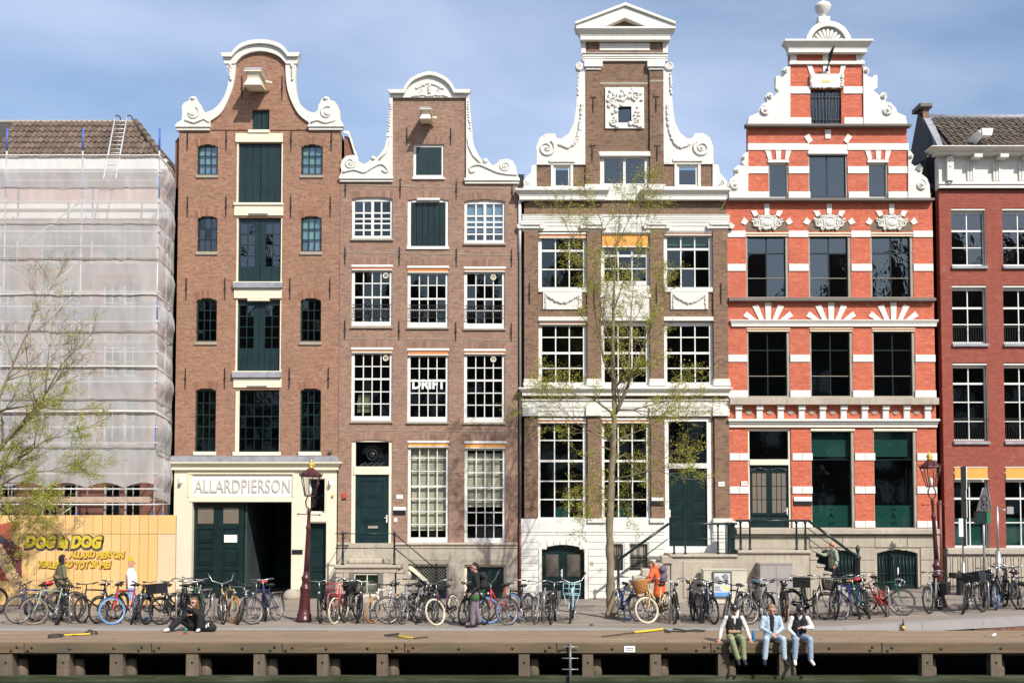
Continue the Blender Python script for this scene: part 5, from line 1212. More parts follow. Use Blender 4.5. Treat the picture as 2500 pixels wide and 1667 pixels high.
# attic storey
blocks(L_,1000,1048,((187,612),(878,1306))); blocks(L_,1008,1056,((612,878),), .02); blocks(L_,1160,1210,((190,328),(470,614),(882,1028),(1164,1306))); blocks(L_,1335,1384,((190,335),(470,622),(888,1030),(1164,1306)))
voussoir(L_,[(722,905),(766,905),(762,968),(726,968)]); voussoir(L_,[(578,955),(612,933),(638,982),(610,1002)]); voussoir(L_,[(880,933),(912,955),(880,1002),(852,982)])
for c0 in (398,1093): voussoir(L_,[(c0-90,1052),(c0-53,1052),(c0-42,1110),(c0-70,1110)]); voussoir(L_,[(c0-18,1052),(c0+20,1052),(c0+17,1110),(c0-13,1110)]); voussoir(L_,[(c0+53,1052),(c0+90,1052),(c0+72,1110),(c0+46,1110)])
pts = L_.P([(612,1004),(660,980),(740,968),(820,980),(868,1004)]); b = MB(); b.prism(pts, .06, .12); b.build('arch_recess', M['mortar_d'], hR)
for i, r in enumerate(aw):
    w = window(hR, r, 2 if i == 1 else 1, 1, 'wood_white' if i != 1 else 'green2', .06, .05, .10, 'glass_old', head=.10); b = MB(); b.cham(r[0]-.02,r[1]+.02,-.06,.1,r[3]-.11,r[3],.02); b.build('awning', M['wood_white'], w)
    b = MB(); b.box(r[0],r[0]+.05,.03,.099,r[2],r[3]-.11); b.box(r[1]-.05,r[1],.03,.099,r[2],r[3]-.11); b.each('window_jamb', M['sill'], w)
# arched storey
for c0 in (319,753,1187):
    voussoir(Mm,[(c0-18,137),(c0+18,137),(c0+16,207),(c0-16,207)])
    for s in (-1,1):
        voussoir(Mm,[(c0+s*70,178+6),(c0+s*112,186),(c0+s*88,227),(c0+s*60,215)]); voussoir(Mm,[(c0+s*158,232),(c0+s*182,270),(c0+s*148,284),(c0+s*130,258)])
    rc = c0; arc = [(c0+150*math.cos(R(a)), 328-122*math.sin(R(a))) for a in range(0,181,12)]; b = MB(); b.prism(Mm.P(arc), -.004, .05); o = b.build('tympanum', M['mortar_d'], hR)
    m = MB(); q = Mm.p(c0,268); pl = []
    for i in range(40):
        t = 2*math.pi*i/40; k_ = 1+.16*math.sin(7*t+.6)+.08*math.sin(11*t); pl.append((q[0]+u(98)*k_*math.cos(t), q[1]+u(46)*k_*math.sin(t)))
    m.prism(pl, -.05, .02); m.ell((q[0],-.055,q[1]), (u(38),.05,u(30)), 14, 6); m.ring((q[0],-.06,q[1]), u(40), u(6), 'y', 20, 5)
    for s in (-1,1):
        volute(m, (q[0]+s*u(78),q[1]-u(6)), u(28), -.06, 1.6, s, 90, u(6)); volute(m, (q[0]+s*u(52),q[1]+u(34)), u(17), -.06, 1.4, -s, 270, u(5)); volute(m, (q[0]+s*u(45),q[1]-u(38)), u(16), -.06, 1.4, s, 270, u(5)); leafy(m, [(q[0]+s*u(60),q[1]+u(12)),(q[0]+s*u(105),q[1]+u(22))], -.06, u(8), 6)
    leafy(m, [(q[0]-u(28),q[1]+u(42)),(q[0],q[1]+u(50)),(q[0]+u(28),q[1]+u(42))], -.06, u(9), 8); leafy(m, [(q[0]-u(22),q[1]-u(44)),(q[0]+u(22),q[1]-u(44))], -.06, u(8), 6); m.build('cartouche', M['white'], o)
blocks(Mm,325,370,((45,172),(470,608),(905,1042),(1337,1473))); blocks(Mm,555,605,((45,172),(472,610),(908,1050),(1340,1477)))
for i, r in enumerate(mw1):
    w = window(hR, r, 2, 2, 'green2', .035, .04, .12, 'glass_old', rowz=(0,.74,1), head=.13, bottom=.05, tilt=.8); awning(w, (r[0],r[1],r[3]-.13,r[3]), .06, cas=.06, cmat='cream_wood', fmat='rust_orange')
    b = MB(); b.box(r[0]-.002,r[0]+.055,.02,.119,r[2],r[3]-.1); b.box(r[1]-.09,r[1]+.002,.02,.119,r[2],r[3]-.1); b.box(r[0]+.055,r[1]-.09,.0,.119,r[2]-.01,r[2]+.04); b.each('window_jamb', M['sill'], w); b = MB(); z = r[2]+(r[3]-r[2])*.31; b.box(r[0]+.06,r[1]-.1,.10,.112,z-.01,z+.01); b.build('guard_rail', M['sill'], w)
# fan voussoirs under the ledge
for c0 in (328,766,1200):
    voussoir(Mm,[(c0-22,822),(c0+22,822),(c0+17,943),(c0-17,943)])
    for s in (-1,1): voussoir(Mm,[(c0+s*65,838+18),(c0+s*108,836+12),(c0+s*62,943),(c0+s*30,943)][0:0] or [(c0+s*70,834),(c0+s*110,850),(c0+s*62,943),(c0+s*30,943)]); voussoir(Mm,[(c0+s*150,884),(c0+s*174,918),(c0+s*125,943),(c0+s*82,943)])
cornice(hR, Mm.p(76,0)[0], Mm.p(1464,0)[0], Mm.p(0,990)[1], Mm.p(0,946)[1], .14)
blocks(Mm,1186,1236,((50,183),(482,620),(918,1060),(1353,1492))); blocks(Mm,1434,1482,((50,185),(482,622),(918,1060),(1350,1497)), .05)
for i, r in enumerate(mw2):
    w = window(hR, r, 2, 2, 'green2', .035, .035, .12, 'glass_old' if i == 2 else 'glass', rowz=(0,.73,1), head=.13, bottom=.05); awning(w, (r[0],r[1],r[3]-.12,r[3]), .06, cas=.05, cmat='cream_wood', fmat='rust_orange')
    b = MB(); b.box(r[0]-.002,r[0]+.055,.02,.119,r[2],r[3]-.1); b.box(r[1]-.09,r[1]+.002,.02,.119,r[2],r[3]-.1); b.box(r[0]+.055,r[1]-.09,.0,.119,r[2]-.01,r[2]+.05); b.each('window_jamb', M['sill'], w); b = MB(); z = r[2]+(r[3]-r[2])*.31; b.box(r[0]+.06,r[1]-.1,.10,.112,z-.01,z+.01); b.build('guard_rail', M['sill'], w)
# bracket frieze and cornice
for i in range(10):
    x = 120+146*i; r = N.r(x-21,112,x+21,210); b = MB(); b.cham(r[0],r[1],-.10,.03,r[2],r[3],.02); b.cham(r[0]-.015,r[1]+.015,-.16,-.1,r[3]-.16,r[3],.015); b.build('bracket', M['stucco'], hR)
    if i < 9:
        q = N.p(x+73,160); b = MB(); b.box(q[0]-.10,q[0]+.10,-.03,.02,q[1]-.035,q[1]+.035); b.box(q[0]-.045,q[0]+.045,-.032,.02,q[1]-.08,q[1]+.08); b.build('brick_rosette', M['sill'], hR)
r = N.r(55,208,1502,266); block(hR, (r[0],r[1],r[2],r[2]+.12), 'white', .08, name='cornice'); block(hR, (r[0]-.02,r[1]+.02,r[2]+.121,r[2]+.2), 'white', .13, name='cornice'); block(hR, (r[0]-.05,r[1]+.05,r[2]+.201,r[3]), 'white', .20, name='cornice')
for y0, y1 in ((445,495),(676,726),(916,962)):
    for a, c in ((60,195),(497,637),(932,1073),(1365,1503)):
        blocks(N,y0,y1,((a,(a+c)/2-1),((a+c)/2+1,c)))
# entrance
fl = N.r(200,290,472,480); b = MB(); b.box(gdr[0],fl[0],.06,.18,gdr[2],gdr[3]); b.box(fl[1],gdr[1],.06,.18,gdr[2],gdr[3]); b.box(fl[0],fl[1],.06,.18,fl[3],gdr[3]); dbz = N.r(195,487,478,526); b.box(fl[0],fl[1],.02,.18,dbz[2],dbz[3]); o = b.build('door_frame', M['cream_wood'], hR); pane(o,*fl,.15,M['glass'],.3)
xm = (fl[0]+fl[1])/2
for a, c, hx in ((fl[0],xm-.004,None),(xm+.004,fl[1],.92)):
    d_ = door(hR, (a,c,gdr[2],dbz[2]), [(.12,.88,.04,.28)], 'green2', .13, hx, .40); z0, z1 = gdr[2]+1.0, dbz[2]-.26; x0, x1 = a+.09, c-.08
    for i in range(3):
        for j in range(3): pane(d_, x0+(x1-x0)*i/3+.014, x0+(x1-x0)*(i+1)/3-.014, z0+(z1-z0)*j/3+.014, z0+(z1-z0)*(j+1)/3-.014, .122, M['frosted'], 0)
    m = MB(); leafy(m, [(x0,z1+.08),((x0+x1)/2,z1+.14),(x1,z1+.08)], .12, .045, 12); m.box(x0-.03,x1+.03,.09,.13,z1+.01,z1+.05); m.build('carving', M['green2'], d_); m = MB(); m.box(x0-.03,x1+.03,.09,.13,z0-.07,z0-.02); leafy(m, [(x0,z0-.2),(x1,z0-.2)], .125, .03, 14); m.build('carving', M['green2'], d_)
for i, r in enumerate(gwn):
    w = window(hR, r, 1, 2, 'green2', .03, .03, .14, 'glass', rowz=(0,.71,1), head=.08, bottom=.03); b = MB(); b.cham(r[0]-.02,r[1]+.02,-.04,.14,r[3]-.10,r[3]-.01,.02); b.build('awning', M['cream_wood'], w)
    b = MB(); b.box(r[0]-.002,r[0]+.02,.02,.139,r[2],r[3]-.1); b.box(r[1]-.10,r[1]+.002,.02,.139,r[2],r[3]-.1); b.each('window_jamb', M['sill'], w)
    rr = (r[0]+.04,r[1]-.12,r[3]-.95,r[3]-.12); backing(w, rr, .24, 'teal', 'blind', 24); fr2 = (r[0]+.05,r[1]-.12,r[2]+.04,r[2]+.78); q = backing(w, fr2, .20, 'teal', 'film')
    for ch, k in (('I',.64),('A',.42),('S',.17)): text(q, ch, .28, ((fr2[0]+fr2[1])/2, .19, r[2]+k), M['black'], rot=(R(90),0,0) if ch == 'A' else (R(90),R(90),0), ext=.002)
for rr, mt in ((N.r(140,640,182,670),'sign_white'),(N.r(507,748,632,778),'sign_white'),(N.r(507,780,632,805),'black')): block(hR, rr, mt, .05, name='door_plate', c=.004)
text(hR, '147', .11, (N.p(161,655)[0], -.056, N.p(0,655)[1]), M['stone_d'], ext=.001)
# stone plinth with arched cellar doors
pz = N.p(0,1012)[1]; ars = [Opening(N.r(1085,1115,1368,1420), .12), Opening(N.r(660,1115,940,1420), .12)]; holes = ars
m = MB(); basewall(m, xl4+.05, xr4+.02, -.1, pz, -.05, .3, .03); pw_ = m.build('plinth_wall', M['stone'], hR)
z = .05; k = 0
while z < pz-.05:
    zt_ = min(z+.42, pz-.02); iv = [(N.p(600,0)[0],xr4+.03)]
    for o_ in holes:
        t = o_.iv((z+zt_)/2) or o_.iv(z+.02)
        if t: iv = sub(iv, t[0]-.08, t[1]+.08)
    for a, c in iv:
        n = max(1, round((c-a)/1.1)); e = [a+(c-a)*i/n for i in range(n+1)]
        for p_, q_ in zip(e[:-1], e[1:]): b = MB(); b.cham(p_+.006,q_-.006,-.09,-.048,z+.006,zt_-.006,.012); b.build('stone_block', M['stone'], pw_)
    z = zt_; k += 1
ledge(N,105,1507,968,1004,.24,'stone')
for o_ in ars:
    cx = (o_.x0+o_.x1)/2; w = (o_.x1-o_.x0)/2; rad = (w*w+o_.rise**2)/(2*o_.rise); cz = o_.z1-rad
    for s in (0,1):
        a, c = (o_.x0,cx-.004) if s == 0 else (cx+.004,o_.x1); b = MB(); tp = []
        for t in range(6): xx = c+(a-c)*t/5; tp.append((xx, cz+math.sqrt(max(0,rad*rad-(xx-cx)**2))))
        b.prism([(a,-.05),(c,-.05)]+tp, .10, .15); d_ = b.build('cellar_door', M['green2'], hR); m = MB()
        for i in range(5): x = a+.1+(c-a-.2)*i/4; m.tube([(x,.06,.5),(x,.06,o_.z1-.2)], .013, 5); m.ell((x,.05,o_.z1-.25), .025, 6, 4); m.ell((x,.05,.85), .022, 6, 4)
        m.box(a+.06,c-.06,.05,.07,.83,.87); m.box(a+.06,c-.06,.05,.07,o_.z1-.3,o_.z1-.27); m.build('iron_grille', M['green'], d_)
b = MB(); q = N.p(1238,1265); b.box(q[0]-.02,q[0]+.02,.06,.10,q[1]-.12,q[1]+.12); b.build('handle', M['sign_white'], hR)
interior(hR, xl4+.1, xr4-.1, zp4-.3, zl2, [N.p(0,968)[1], Mm.p(0,1482)[1], Mm.p(0,795)[1]]); interior(hR, ax0+.45, ax1-.45, zl2, zl1-.05, [zl2+.01], y1=1.3); interior(hR, tx0+.4, tx1-.4, zl1, L_.p(0,480)[1], [zl1+.01], y1=1.0)
body(hR, xl4+.02, xr4-.02, -.2, zl2-.25, .35, wmat='mortar_d')

# ------------------------------------------------------------------ the two joined stoops between these houses
YT = -1.35
s1 = thing('stoop', (J.p(1330,0)[0], -.6, 0), 'high stone stoop with iron railing before the dark double door, steps towards the tree', 'stoop')
zt = J.p(0,1290,YT)[1]; a0, a1 = J.p(1108,1400,YT)[0], J.p(1570,1400,YT)[0]
b = MB(); b.cham(a0-.06,a1,YT-.08,-.12,zt-.10,zt,.03); b.build('slab', M['stone'], s1); b = MB(); b.box(a0,a1,YT,-.12,-.1,zt-.102); b.build('stoop_body', M['stone'], s1)
q = J.r(1190,1338,1487,1560,YT); b = MB(); b.cham(q[0],q[1],YT-.03,YT+.02,.15,q[3],.02); b.build('stone_panel', M['stone'], s1)
n = 7; run = (a0-J.p(720,0,YT)[0])/n; steps(s1, a0-.03, zt, n, run, zt/(n+.7), -1, YT, -.125)
for i, (x, y) in enumerate(((1075,1300),(1010,1350),(940,1390),(880,1440))):                     # stepped cheek stones
    q = J.p(x,y,YT); b = MB(); b.cham(q[0]-.18,q[0]+.2,YT-.05,YT+.3,q[1]-.28,q[1]+.0,.04); b.build('cheek_stone', M['stone'], s1)
m = MB(); zr = J.p(0,1078,YT)[1]
for x in (1130,1208,1437,1515): q = J.p(x,1200,YT)[0]; railpost(m, q, YT+.08, zt, zr-zt+.02, .03)
m.each('railing_post', M['green2'], s1); m = MB(); x0, x1 = J.p(1085,0,YT)[0], J.p(1560,0,YT)[0]; m.tube([(x0,YT+.08,zr),(x1,YT+.08,zr)], .035, 8); m.tube([(x0,YT+.08,J.p(0,1182,YT)[1]),(x1,YT+.08,J.p(0,1182,YT)[1])], .014, 6)
q = J.p(745,1328,YT); m.tube([(x0,YT+.08,zr),(q[0],YT+.08,q[1])], .045, 8); q2 = J.p(760,1425,YT); p2 = J.p(1085,1185,YT); m.tube([(p2[0],YT+.08,p2[1]),(q2[0],YT+.08,q2[1])], .02, 6); m.build('handrail', M['green2'], s1)
m = MB(); q = J.p(742,1540,YT); railpost(m, q[0], YT+.08, q[1], J.p(0,1308,YT)[1]-q[1], .042); m.build('railing_post', M['green2'], s1)
b = MB(); r = J.r(1505,1070,1556,1283,YT); b.box(r[0],r[1],YT+.1,YT+.6,zt+.003,r[3]); b.build('utility_cupboard', M['green2'], s1)
s2 = thing('stoop', (N.p(360,0)[0], -.6, 0), 'high stone stoop with balustered iron railing before the carved double door of the red house', 'stoop')
zt = N.p(0,1118,YT)[1]; c0, c1 = a1+.004, N.p(618,1300,YT)[0]
b = MB(); b.cham(c0,c1+.06,YT-.08,-.1,zt-.12,zt,.03); b.build('slab', M['stone'], s2); b = MB(); b.box(c0,c1,YT,-.1,-.1,zt-.122); b.build('stoop_body', M['stone'], s2)
for i in range(2):
    for j in range(4): L = (c1-c0-.04)/4; b = MB(); b.cham(c0+.02+j*L+.006,c0+.02+(j+1)*L-.006,YT-.03,YT+.01,.1+i*.4+.006,.5+i*.4-.006,.012); b.build('stone_block', M['stone'], s2)
gx = gz(c1+1.2); n = 6; run = (N.p(900,0,YT)[0]-c1)/n*.95; steps(s2, c1+.03, zt, n, run, (zt-.1)/(n+.7), 1, YT, -.3)
m = MB(); zr = N.p(0,912,YT)[1]
for x in (140,205,530,592): q = N.p(x,1000,YT)[0]; railpost(m, q, YT+.08, zt, zr-zt+.02, .036)
m.each('railing_post', M['green2'], s2); m = MB(); x0, x1 = N.p(95,0,YT)[0], N.p(600,0,YT)[0]
for y, r_ in ((914,.035),(1028,.014)): z = N.p(0,y,YT)[1]; m.tube([(x0,YT+.08,z),(x1,YT+.08,z)], r_, 8)
e = N.p(950,1165,YT); m.tube([(x1,YT+.08,zr),(e[0],YT+.08,e[1])], .045, 8)
for y0, e2 in ((962,(900,1175)),(1028,(900,1260))): p2 = N.p(600,y0,YT); q2 = N.p(*e2,YT); m.tube([(p2[0],YT+.08,p2[1]),(q2[0],YT+.08,q2[1])], .016, 6)
m.build('handrail', M['green2'], s2)
m = MB(); q = N.p(958,1300,YT); zg_ = gz(q[0]); hh = N.p(0,1085,YT)[1]-zg_; m.lathe([(.10,0),(.10,.1),(.08,.14),(.08,hh*.72),(.11,hh*.74),(.11,hh*.78),(.06,hh*.80),(.03,hh*.83),(.05,hh*.86),(.085,hh*.95),(.04,hh*.97),(.03,hh*1.0)], (q[0],YT+.05,zg_), 8); m.build('newel_post', M['green2'], s2)

# ------------------------------------------------------------------ the dark red corner house
M['brick_cor'] = brickmat('brick_corner', [(0.0,(0.25,0.058,0.038)),(0.3,(0.295,0.068,0.044)),(0.8,(0.32,0.076,0.050)),(1.0,(0.33,0.098,0.068))], (0.18,0.045,0.03), 0.3)
M['mortar_cor'] = paint('mortar_cor', (0.25,0.057,0.038), .95, .15, 5)
O, P_, Q = Crop(2150,230,k350), Crop(2150,680,k350), Crop(2150,1080,k350)
xl5, xr5 = O.p(481,1200)[0], at(2860,900).x
hC = thing('canal_house', ((xl5+xr5)/2, 0, 0), 'dark red brick house with heavy white cornice, tiled roof and blue grey sills', 'house')
colsx = [(578,857),(995,1275),(1412,1692)]
wr_ = []
for a, c in colsx: wr_.append([O.r(a,932,c,1400), P_.r(a+6,58,c+8,530), P_.r(a+14,690,c+17,1325), Q.r(a+22,190,c+26,858)])
zw1 = O.p(0,775)[1]; zp5 = Q.p(0,858)[1]
wall(hC, zp5-.02, zw1, lambda z: [(xl5,xr5)], [Opening(r) for w in wr_ for r in w], M['brick_cor'], M['mortar_cor'])
for w_ in wr_:
    for k, r in enumerate(w_):
        rows = (3,3,4,3)[k]; w = window(hC, r, 2, rows, 'wood_white', .05, .035, .16, 'glass_old' if k < 2 else 'glass', rowz=((0,.33,.66,1),(0,.34,.66,1),(0,.25,.52,.78,1),(0,.36,.74,1))[k], meet=(2,) if rows == 3 else (3,), bottom=.08, head=.10+(.40 if k == 3 else 0))
        awning(w, (r[0]+.01,r[1]-.01,r[3]-(.12,.12,.10,.46)[k],r[3]-.01), .03, cas=.06, proj=.02, fmat='orange')
        b = MB(); b.box(r[1]-.02,r[1]+.001,.02,.159,r[2],r[3]); b.each('window_jamb', M['sill'], w)
        if k < 3:
            b = MB(); b.cham(r[0]-.03,r[1]+.03,-.09,.15,r[2]-.11,r[2]-.005,.015); b.build('sill', M['lead'], w)
        if k in (1,2):
            m = MB(); z = r[2]+(r[3]-r[2])*.29; m.box(r[0],r[1],.0,.015,z-.012,z+.012)
            for i in range(14): x = r[0]+.05+(r[1]-r[0]-.1)*i/13; m.box(x-.005,x+.005,.002,.012,r[2]+.02,z)
            m.build('iron_railing', M['iron'], w)
        if k == 3: backing(w, (r[0]+.06,r[1]-.06,r[2]+.1,r[2]+1.0), .3, 'teal', 'film')
m = MB(); m.box(xl5+.02,xr5,-.10,.3,-.2,zp5-.02); m.build('stone_plinth', M['stone'], hC); b = MB(); b.cham(xl5,xr5,-.20,.05,zp5-.22,zp5,.03); b.build('plinth_moulding', M['stone'], hC)
# cornice with brackets
zc1 = O.p(0,465)[1]; zc0 = O.p(0,515)[1]; zf = O.p(0,600)[1]
b = MB(); b.box(xl5-.02,xr5,-.10,.3,zw1,zc0); b.build('frieze', M['white'], hC)
cornice(hC, xl5+.1, xr5, zc0-.001, zc1, .62, y=-.1)
block(hC, (xl5-.04,xr5,zw1-.0,zw1+.12), 'white', .16, name='architrave'); block(hC, (xl5-.06,xr5,zw1+.121,zw1+.22), 'white', .20, name='architrave')
for i, x in enumerate((748,958,1168,1378,1588)):
    r = O.r(x-33,520,x+33,548); b = MB(); b.box(r[0],r[1],-.55,-.1,r[2],r[3]); b.build('mutule', M['white'], hC)
    q = O.r(x-60,580,x+5,720); o = block(hC, q, 'white', .14, name='triglyph')
    for j in range(3): xx = q[0]+(q[1]-q[0])*(j+.5)/3; block(o, (xx-.03,xx+.03,q[2]+.02,q[3]-.02), 'white', .165, name='flute')
m = MB(); q = O.p(545,530); leafy(m, O.P([(545,530),(545,600)]), -.25, .09, 8); leafy(m, O.P([(540,620),(535,740)]), -.2, .07, 8); m.box(q[0]-.12,q[0]+.1,-.3,-.1,O.p(0,720)[1],O.p(0,540)[1]); m.build('scroll_bracket', M['white'], hC)
# tiled roof above
M['tile'] = None
def tile_mat(name, cols):
    m, nt, b = nodes(name); oi = nt.nodes.new('ShaderNodeObjectInfo'); rp = nt.nodes.new('ShaderNodeValToRGB'); el = rp.color_ramp.elements
    for i, (p, c) in enumerate(cols): e = el[i] if i < 2 else el.new(p); e.position = p; e.color = (*c,1)
    nt.links.new(oi.outputs['Random'], rp.inputs['Fac']); geo = nt.nodes.new('ShaderNodeNewGeometry')
    c = mixc(nt, ramp(nt, noise(nt, 5, 6, vec=geo.outputs['Position']), .4, .75), rp.outputs['Color'], (0.055,0.05,0.04)); c = mixc(nt, ramp(nt, noise(nt, 14, 5, vec=geo.outputs['Position']), .6, .75), c, (0.17,0.15,0.09))
    nt.links.new(c, b.inputs['Base Color']); b.inputs['Roughness'].default_value = .85; bump(nt, b, noise(nt, 40, 4), .3, .005); return m
M['tile'] = tile_mat('roof_tile', [(0,(0.11,0.072,0.052)),(.5,(0.155,0.10,0.07)),(1,(0.19,0.135,0.10))])
M['tile_b'] = tile_mat('roof_tile_grey', [(0,(0.105,0.078,0.060)),(.5,(0.15,0.112,0.085)),(1,(0.19,0.14,0.10))])
def tile_mesh(w, l):                                       # pantile: S-curved across, lapped at the foot
    b = MB(); n = 8; vs = []
    for yy, zz in ((0,.045),(0,.018),(l*1.12,.0)):
        for i in range(n+1):
            t = i/n; z = .03*math.sin(2*math.pi*(t*.95+.08)); vs.append((-w/2*1.04+w*1.08*t, yy, zz+z))
    k = n+1; fs = [(i,i+1,k+i+1,k+i)[::-1] for i in range(n)]+[(i,i+1,2*k+i+1,2*k+i) for i in range(n)]
    b.add(vs, fs, 0, False); return b
def tiled_slope(h, x0, x1, zb, zt, yb, yt, w, rows, mat, skip=lambda x, t: False, name='roof_tile'):
    L = math.hypot(zt-zb, yt-yb); l = L/rows; ang = math.atan2(zt-zb, yt-yb); me = tile_mesh(w, l).mesh('roof_tile', mat); n = int((x1-x0)/w)
    for r_ in range(rows):
        for i in range(n+1):
            x = x0+w*(i+.5)
            if skip(x, (r_+.5)/rows): continue
            o = link(name, me, h); d = Vector((0,math.cos(ang),math.sin(ang))); p = Vector((x,yb,zb))+d*(r_*l)+Vector((0,-math.sin(ang),math.cos(ang)))*.05
            o.location = p-WL.get(h.name, Vector((0,0,0))); o.rotation_euler = (ang+random.gauss(0,.012),random.gauss(0,.02),random.gauss(0,.012))
zr0, zr1 = zc1+.02, O.p(0,205,2.3)[1]
rx0 = O.p(470,300,1.2)[0]
m = MB(); m.add([(rx0-.1,-.1,zr0-.02),(xr5,-.1,zr0-.02),(xr5,2.3,zr1),(rx0-.1,2.3,zr1),(rx0-.1,6,zr0-.02),(xr5,6,zr0-.02)], [(0,1,2,3),(3,2,5,4),(0,3,4),(1,5,2),(0,4,5,1)]); m.build('roof', M['roof_dark'], hC)
tiled_slope(hC, rx0+.05, at(2640,300).x, zr0, zr1, -.1, 2.3, .245, 8, M['tile_b'])
b = MB(); b.tube([(rx0,2.3,zr1+.05),(xr5,2.3,zr1+.05)], .13, 8); b.build('ridge_tiles', M['lead'], hC)
# verge, side wall and chimney to the left
sd = [O.p(480,770,.3), O.p(480,470,.3), O.p(345,190,2.3), O.p(305,150,2.3), O.p(300,300,2.0), O.p(250,580,1.0), O.p(400,770,.5)]
m = MB(); ys = [.3,.3,2.3,2.3,2.2,1.4,.5]
m.add([(p[0],y,p[1]) for p, y in zip(sd, ys)]+[(p[0]+.15,y+.4,p[1]) for p, y in zip(sd, ys)], [(0,1,2,3,4,5,6)[::-1],(7,8,9,10,11,12,13)]+[(i,(i+1)%7,(i+1)%7+7,i+7) for i in range(7)]); m.build('side_gable', M['iron'], hC)
m = MB(); a = O.p(345,185,2.2); c = O.p(480,470,.0); a2 = O.p(420,190,2.2); c2 = O.p(515,462,.0)
m.add([(a[0],2.2,a[1]),(a2[0],2.2,a2[1]),(c2[0],-.1,c2[1]),(c[0],-.1,c[1]),(a[0],2.3,a[1]-.2),(a2[0],2.3,a2[1]-.2),(c2[0],0,c2[1]-.2),(c[0],0,c[1]-.2)], [(3,2,1,0),(4,5,6,7),(0,4,7,3),(1,2,6,5),(2,3,7,6)]); m.build('verge_flashing', M['lead'], hC)
q = O.r(330,110,378,190,2.3); b = MB(); b.box(q[0],q[1],2.1,2.7,q[2]-.3,q[3]); ch = b.build('chimney', M['brick_dr'], hC); q = O.r(295,95,397,130,2.3); b = MB(); b.cham(q[0],q[1],1.95,2.85,q[2],q[3],.03); b.build('chimney_cap', M['stone_d'], ch)
r = O.r(640,350,830,450,.5); b = MB(); q0 = O.p(690,450,.4); b.add([(r[0]+.1,.2,r[2]),(r[0]+.4,.2,r[2]),(r[1]-.3,-.3,r[3]-.2),(r[1],-.3,r[3]-.2),(r[1],-.3,r[3]),(r[1]-.45,-.3,r[3]),(r[0]+.1,.5,r[2]+.2)], [(0,1,2,5,6),(2,3,4,5)]); b.prism([(r[1]-.32,r[3]-.18),(r[1],r[3]-.18),(r[1]+.05,r[3]+.06),(r[1]-.35,r[3]+.06)], -.34, .1); b.build('roof_hoist', M['white'], hC)
interior(hC, xl5+.1, xr5-.1, -.2, zw1, [P_.p(0,1330)[1], P_.p(0,535)[1], O.p(0,1410)[1]]); m = MB(); m.box(xl5,xl5+.1,.33,11,-.2,zw1); m.box(xr5-.1,xr5,.33,11,-.2,zw1); m.box(xl5,xr5,11,11.1,-.2,zw1); m.build('side_wall', M['mortar_cor'], hC)
# dark slot and pipe between the two red houses
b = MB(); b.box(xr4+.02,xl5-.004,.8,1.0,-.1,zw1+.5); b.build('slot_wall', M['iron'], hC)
b = MB(); q = Q.p(484,800)[0]; b.tube([(q,-.06,Q.p(0,470)[1]),(q,-.06,gz(q))], .055, 8); b.build('downpipe', M['pipe_red'], hC); b = MB(); b.tube([(q-.1,.2,O.p(0,480)[1]),(q-.18,.3,O.p(0,560)[1]),(q-.16,.3,O.p(0,800)[1])], .05, 8); b.build('downpipe', M['iron'], hC)
# fence before the corner house
fe = thing('iron_fence', (Q.p(800,0)[0], -1.2, 0), 'low black iron fence with hooped bars before the dark red house', 'fence')
x0, x1 = Q.p(512,1000,-1.2)[0], xr5; z1 = Q.p(0,912,-1.2)[1]; m = MB(); m.box(x0,x1,-1.22,-1.18,z1-.02,z1+.02); m.box(x0,x1,-1.22,-1.18,gz(x0)+.42,gz(x0)+.45); m.build('rail', M['iron'], fe)
x = x0+.05
while x < at(2560,1300).x:
    m = MB(); m.tube([(x,-1.2,gz(x)),(x,-1.2,z1-.12),(x+.05,-1.2,z1-.05),(x+.12,-1.2,z1-.05),(x+.17,-1.2,z1-.12),(x+.17,-1.2,gz(x))], .012, 5); m.build('hoop', M['iron'], fe); x += .25
# ------------------------------------------------------------------ the house under repair, its scaffold, net and hoarding
S1, S2, S3 = Crop(0,250,k450), Crop(0,700,k450), Crop(0,1130,k450)
M['brick_sc'] = paint('brick_pink', (0.36,0.17,0.125), .85, .2, 2.5, .1)
hS = thing('canal_house', (-16, 0, 0), 'brick house with brown pantiled roof, wrapped in pale scaffold netting', 'house')
sx0, sx1 = -24.0, xl-.32; ze = at(200,405,0).z
wins = []
for k in range(-2, 2):
    for v0, v1 in ((545,640),(690,765),(812,920),(965,1085),(1180,1330)):
        for du in (0, 50): a = at(250+k*153+du, v1, 0); c = at(250+k*153+du+43, v0, 0); wins.append((a.x,c.x,a.z,c.z)) if c.x < sx1-.3 else None
m = MB(); zs = sorted(set([-.3, ze]+[w[2] for w in wins]+[w[3] for w in wins]))
for za, zb in zip(zs[:-1], zs[1:]):
    iv = [(sx0,sx1)]
    for w in wins:
        if w[2] < (za+zb)/2 < w[3]: iv = sub(iv, w[0], w[1])
    for a, c in iv: m.box(a,c,0,.3,za,zb)
m.build('wall', M['brick_sc'], hS)
for w in wins:
    if w[1] > -18.5: window(hS, w, 2, 3, 'wood_white', .06, .03, .1, 'glass', sill='sill')
for v0, v1, mt, p in ((500,512,'white',.12),(520,535,'white',.08),(640,652,'sill',.08),(760,786,'sill',.07),(920,935,'white',.1),(395,420,'white',.35),(1085,1110,'sill',.08)): block(hS, (sx0,sx1,at(0,v1,0).z,at(0,v0,0).z), mt, p, name='stone_band')
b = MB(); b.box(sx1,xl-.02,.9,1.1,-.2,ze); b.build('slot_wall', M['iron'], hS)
interior(hS, sx0, sx1, -.2, ze-.2, [at(0,v,0).z for v in (650,930,1100)])
m = MB(); m.box(sx1-.1,sx1,.3,10,-.2,ze); m.box(sx0,sx1,10,10.1,-.2,ze); m.build('side_wall', M['brick_sc'], hS)
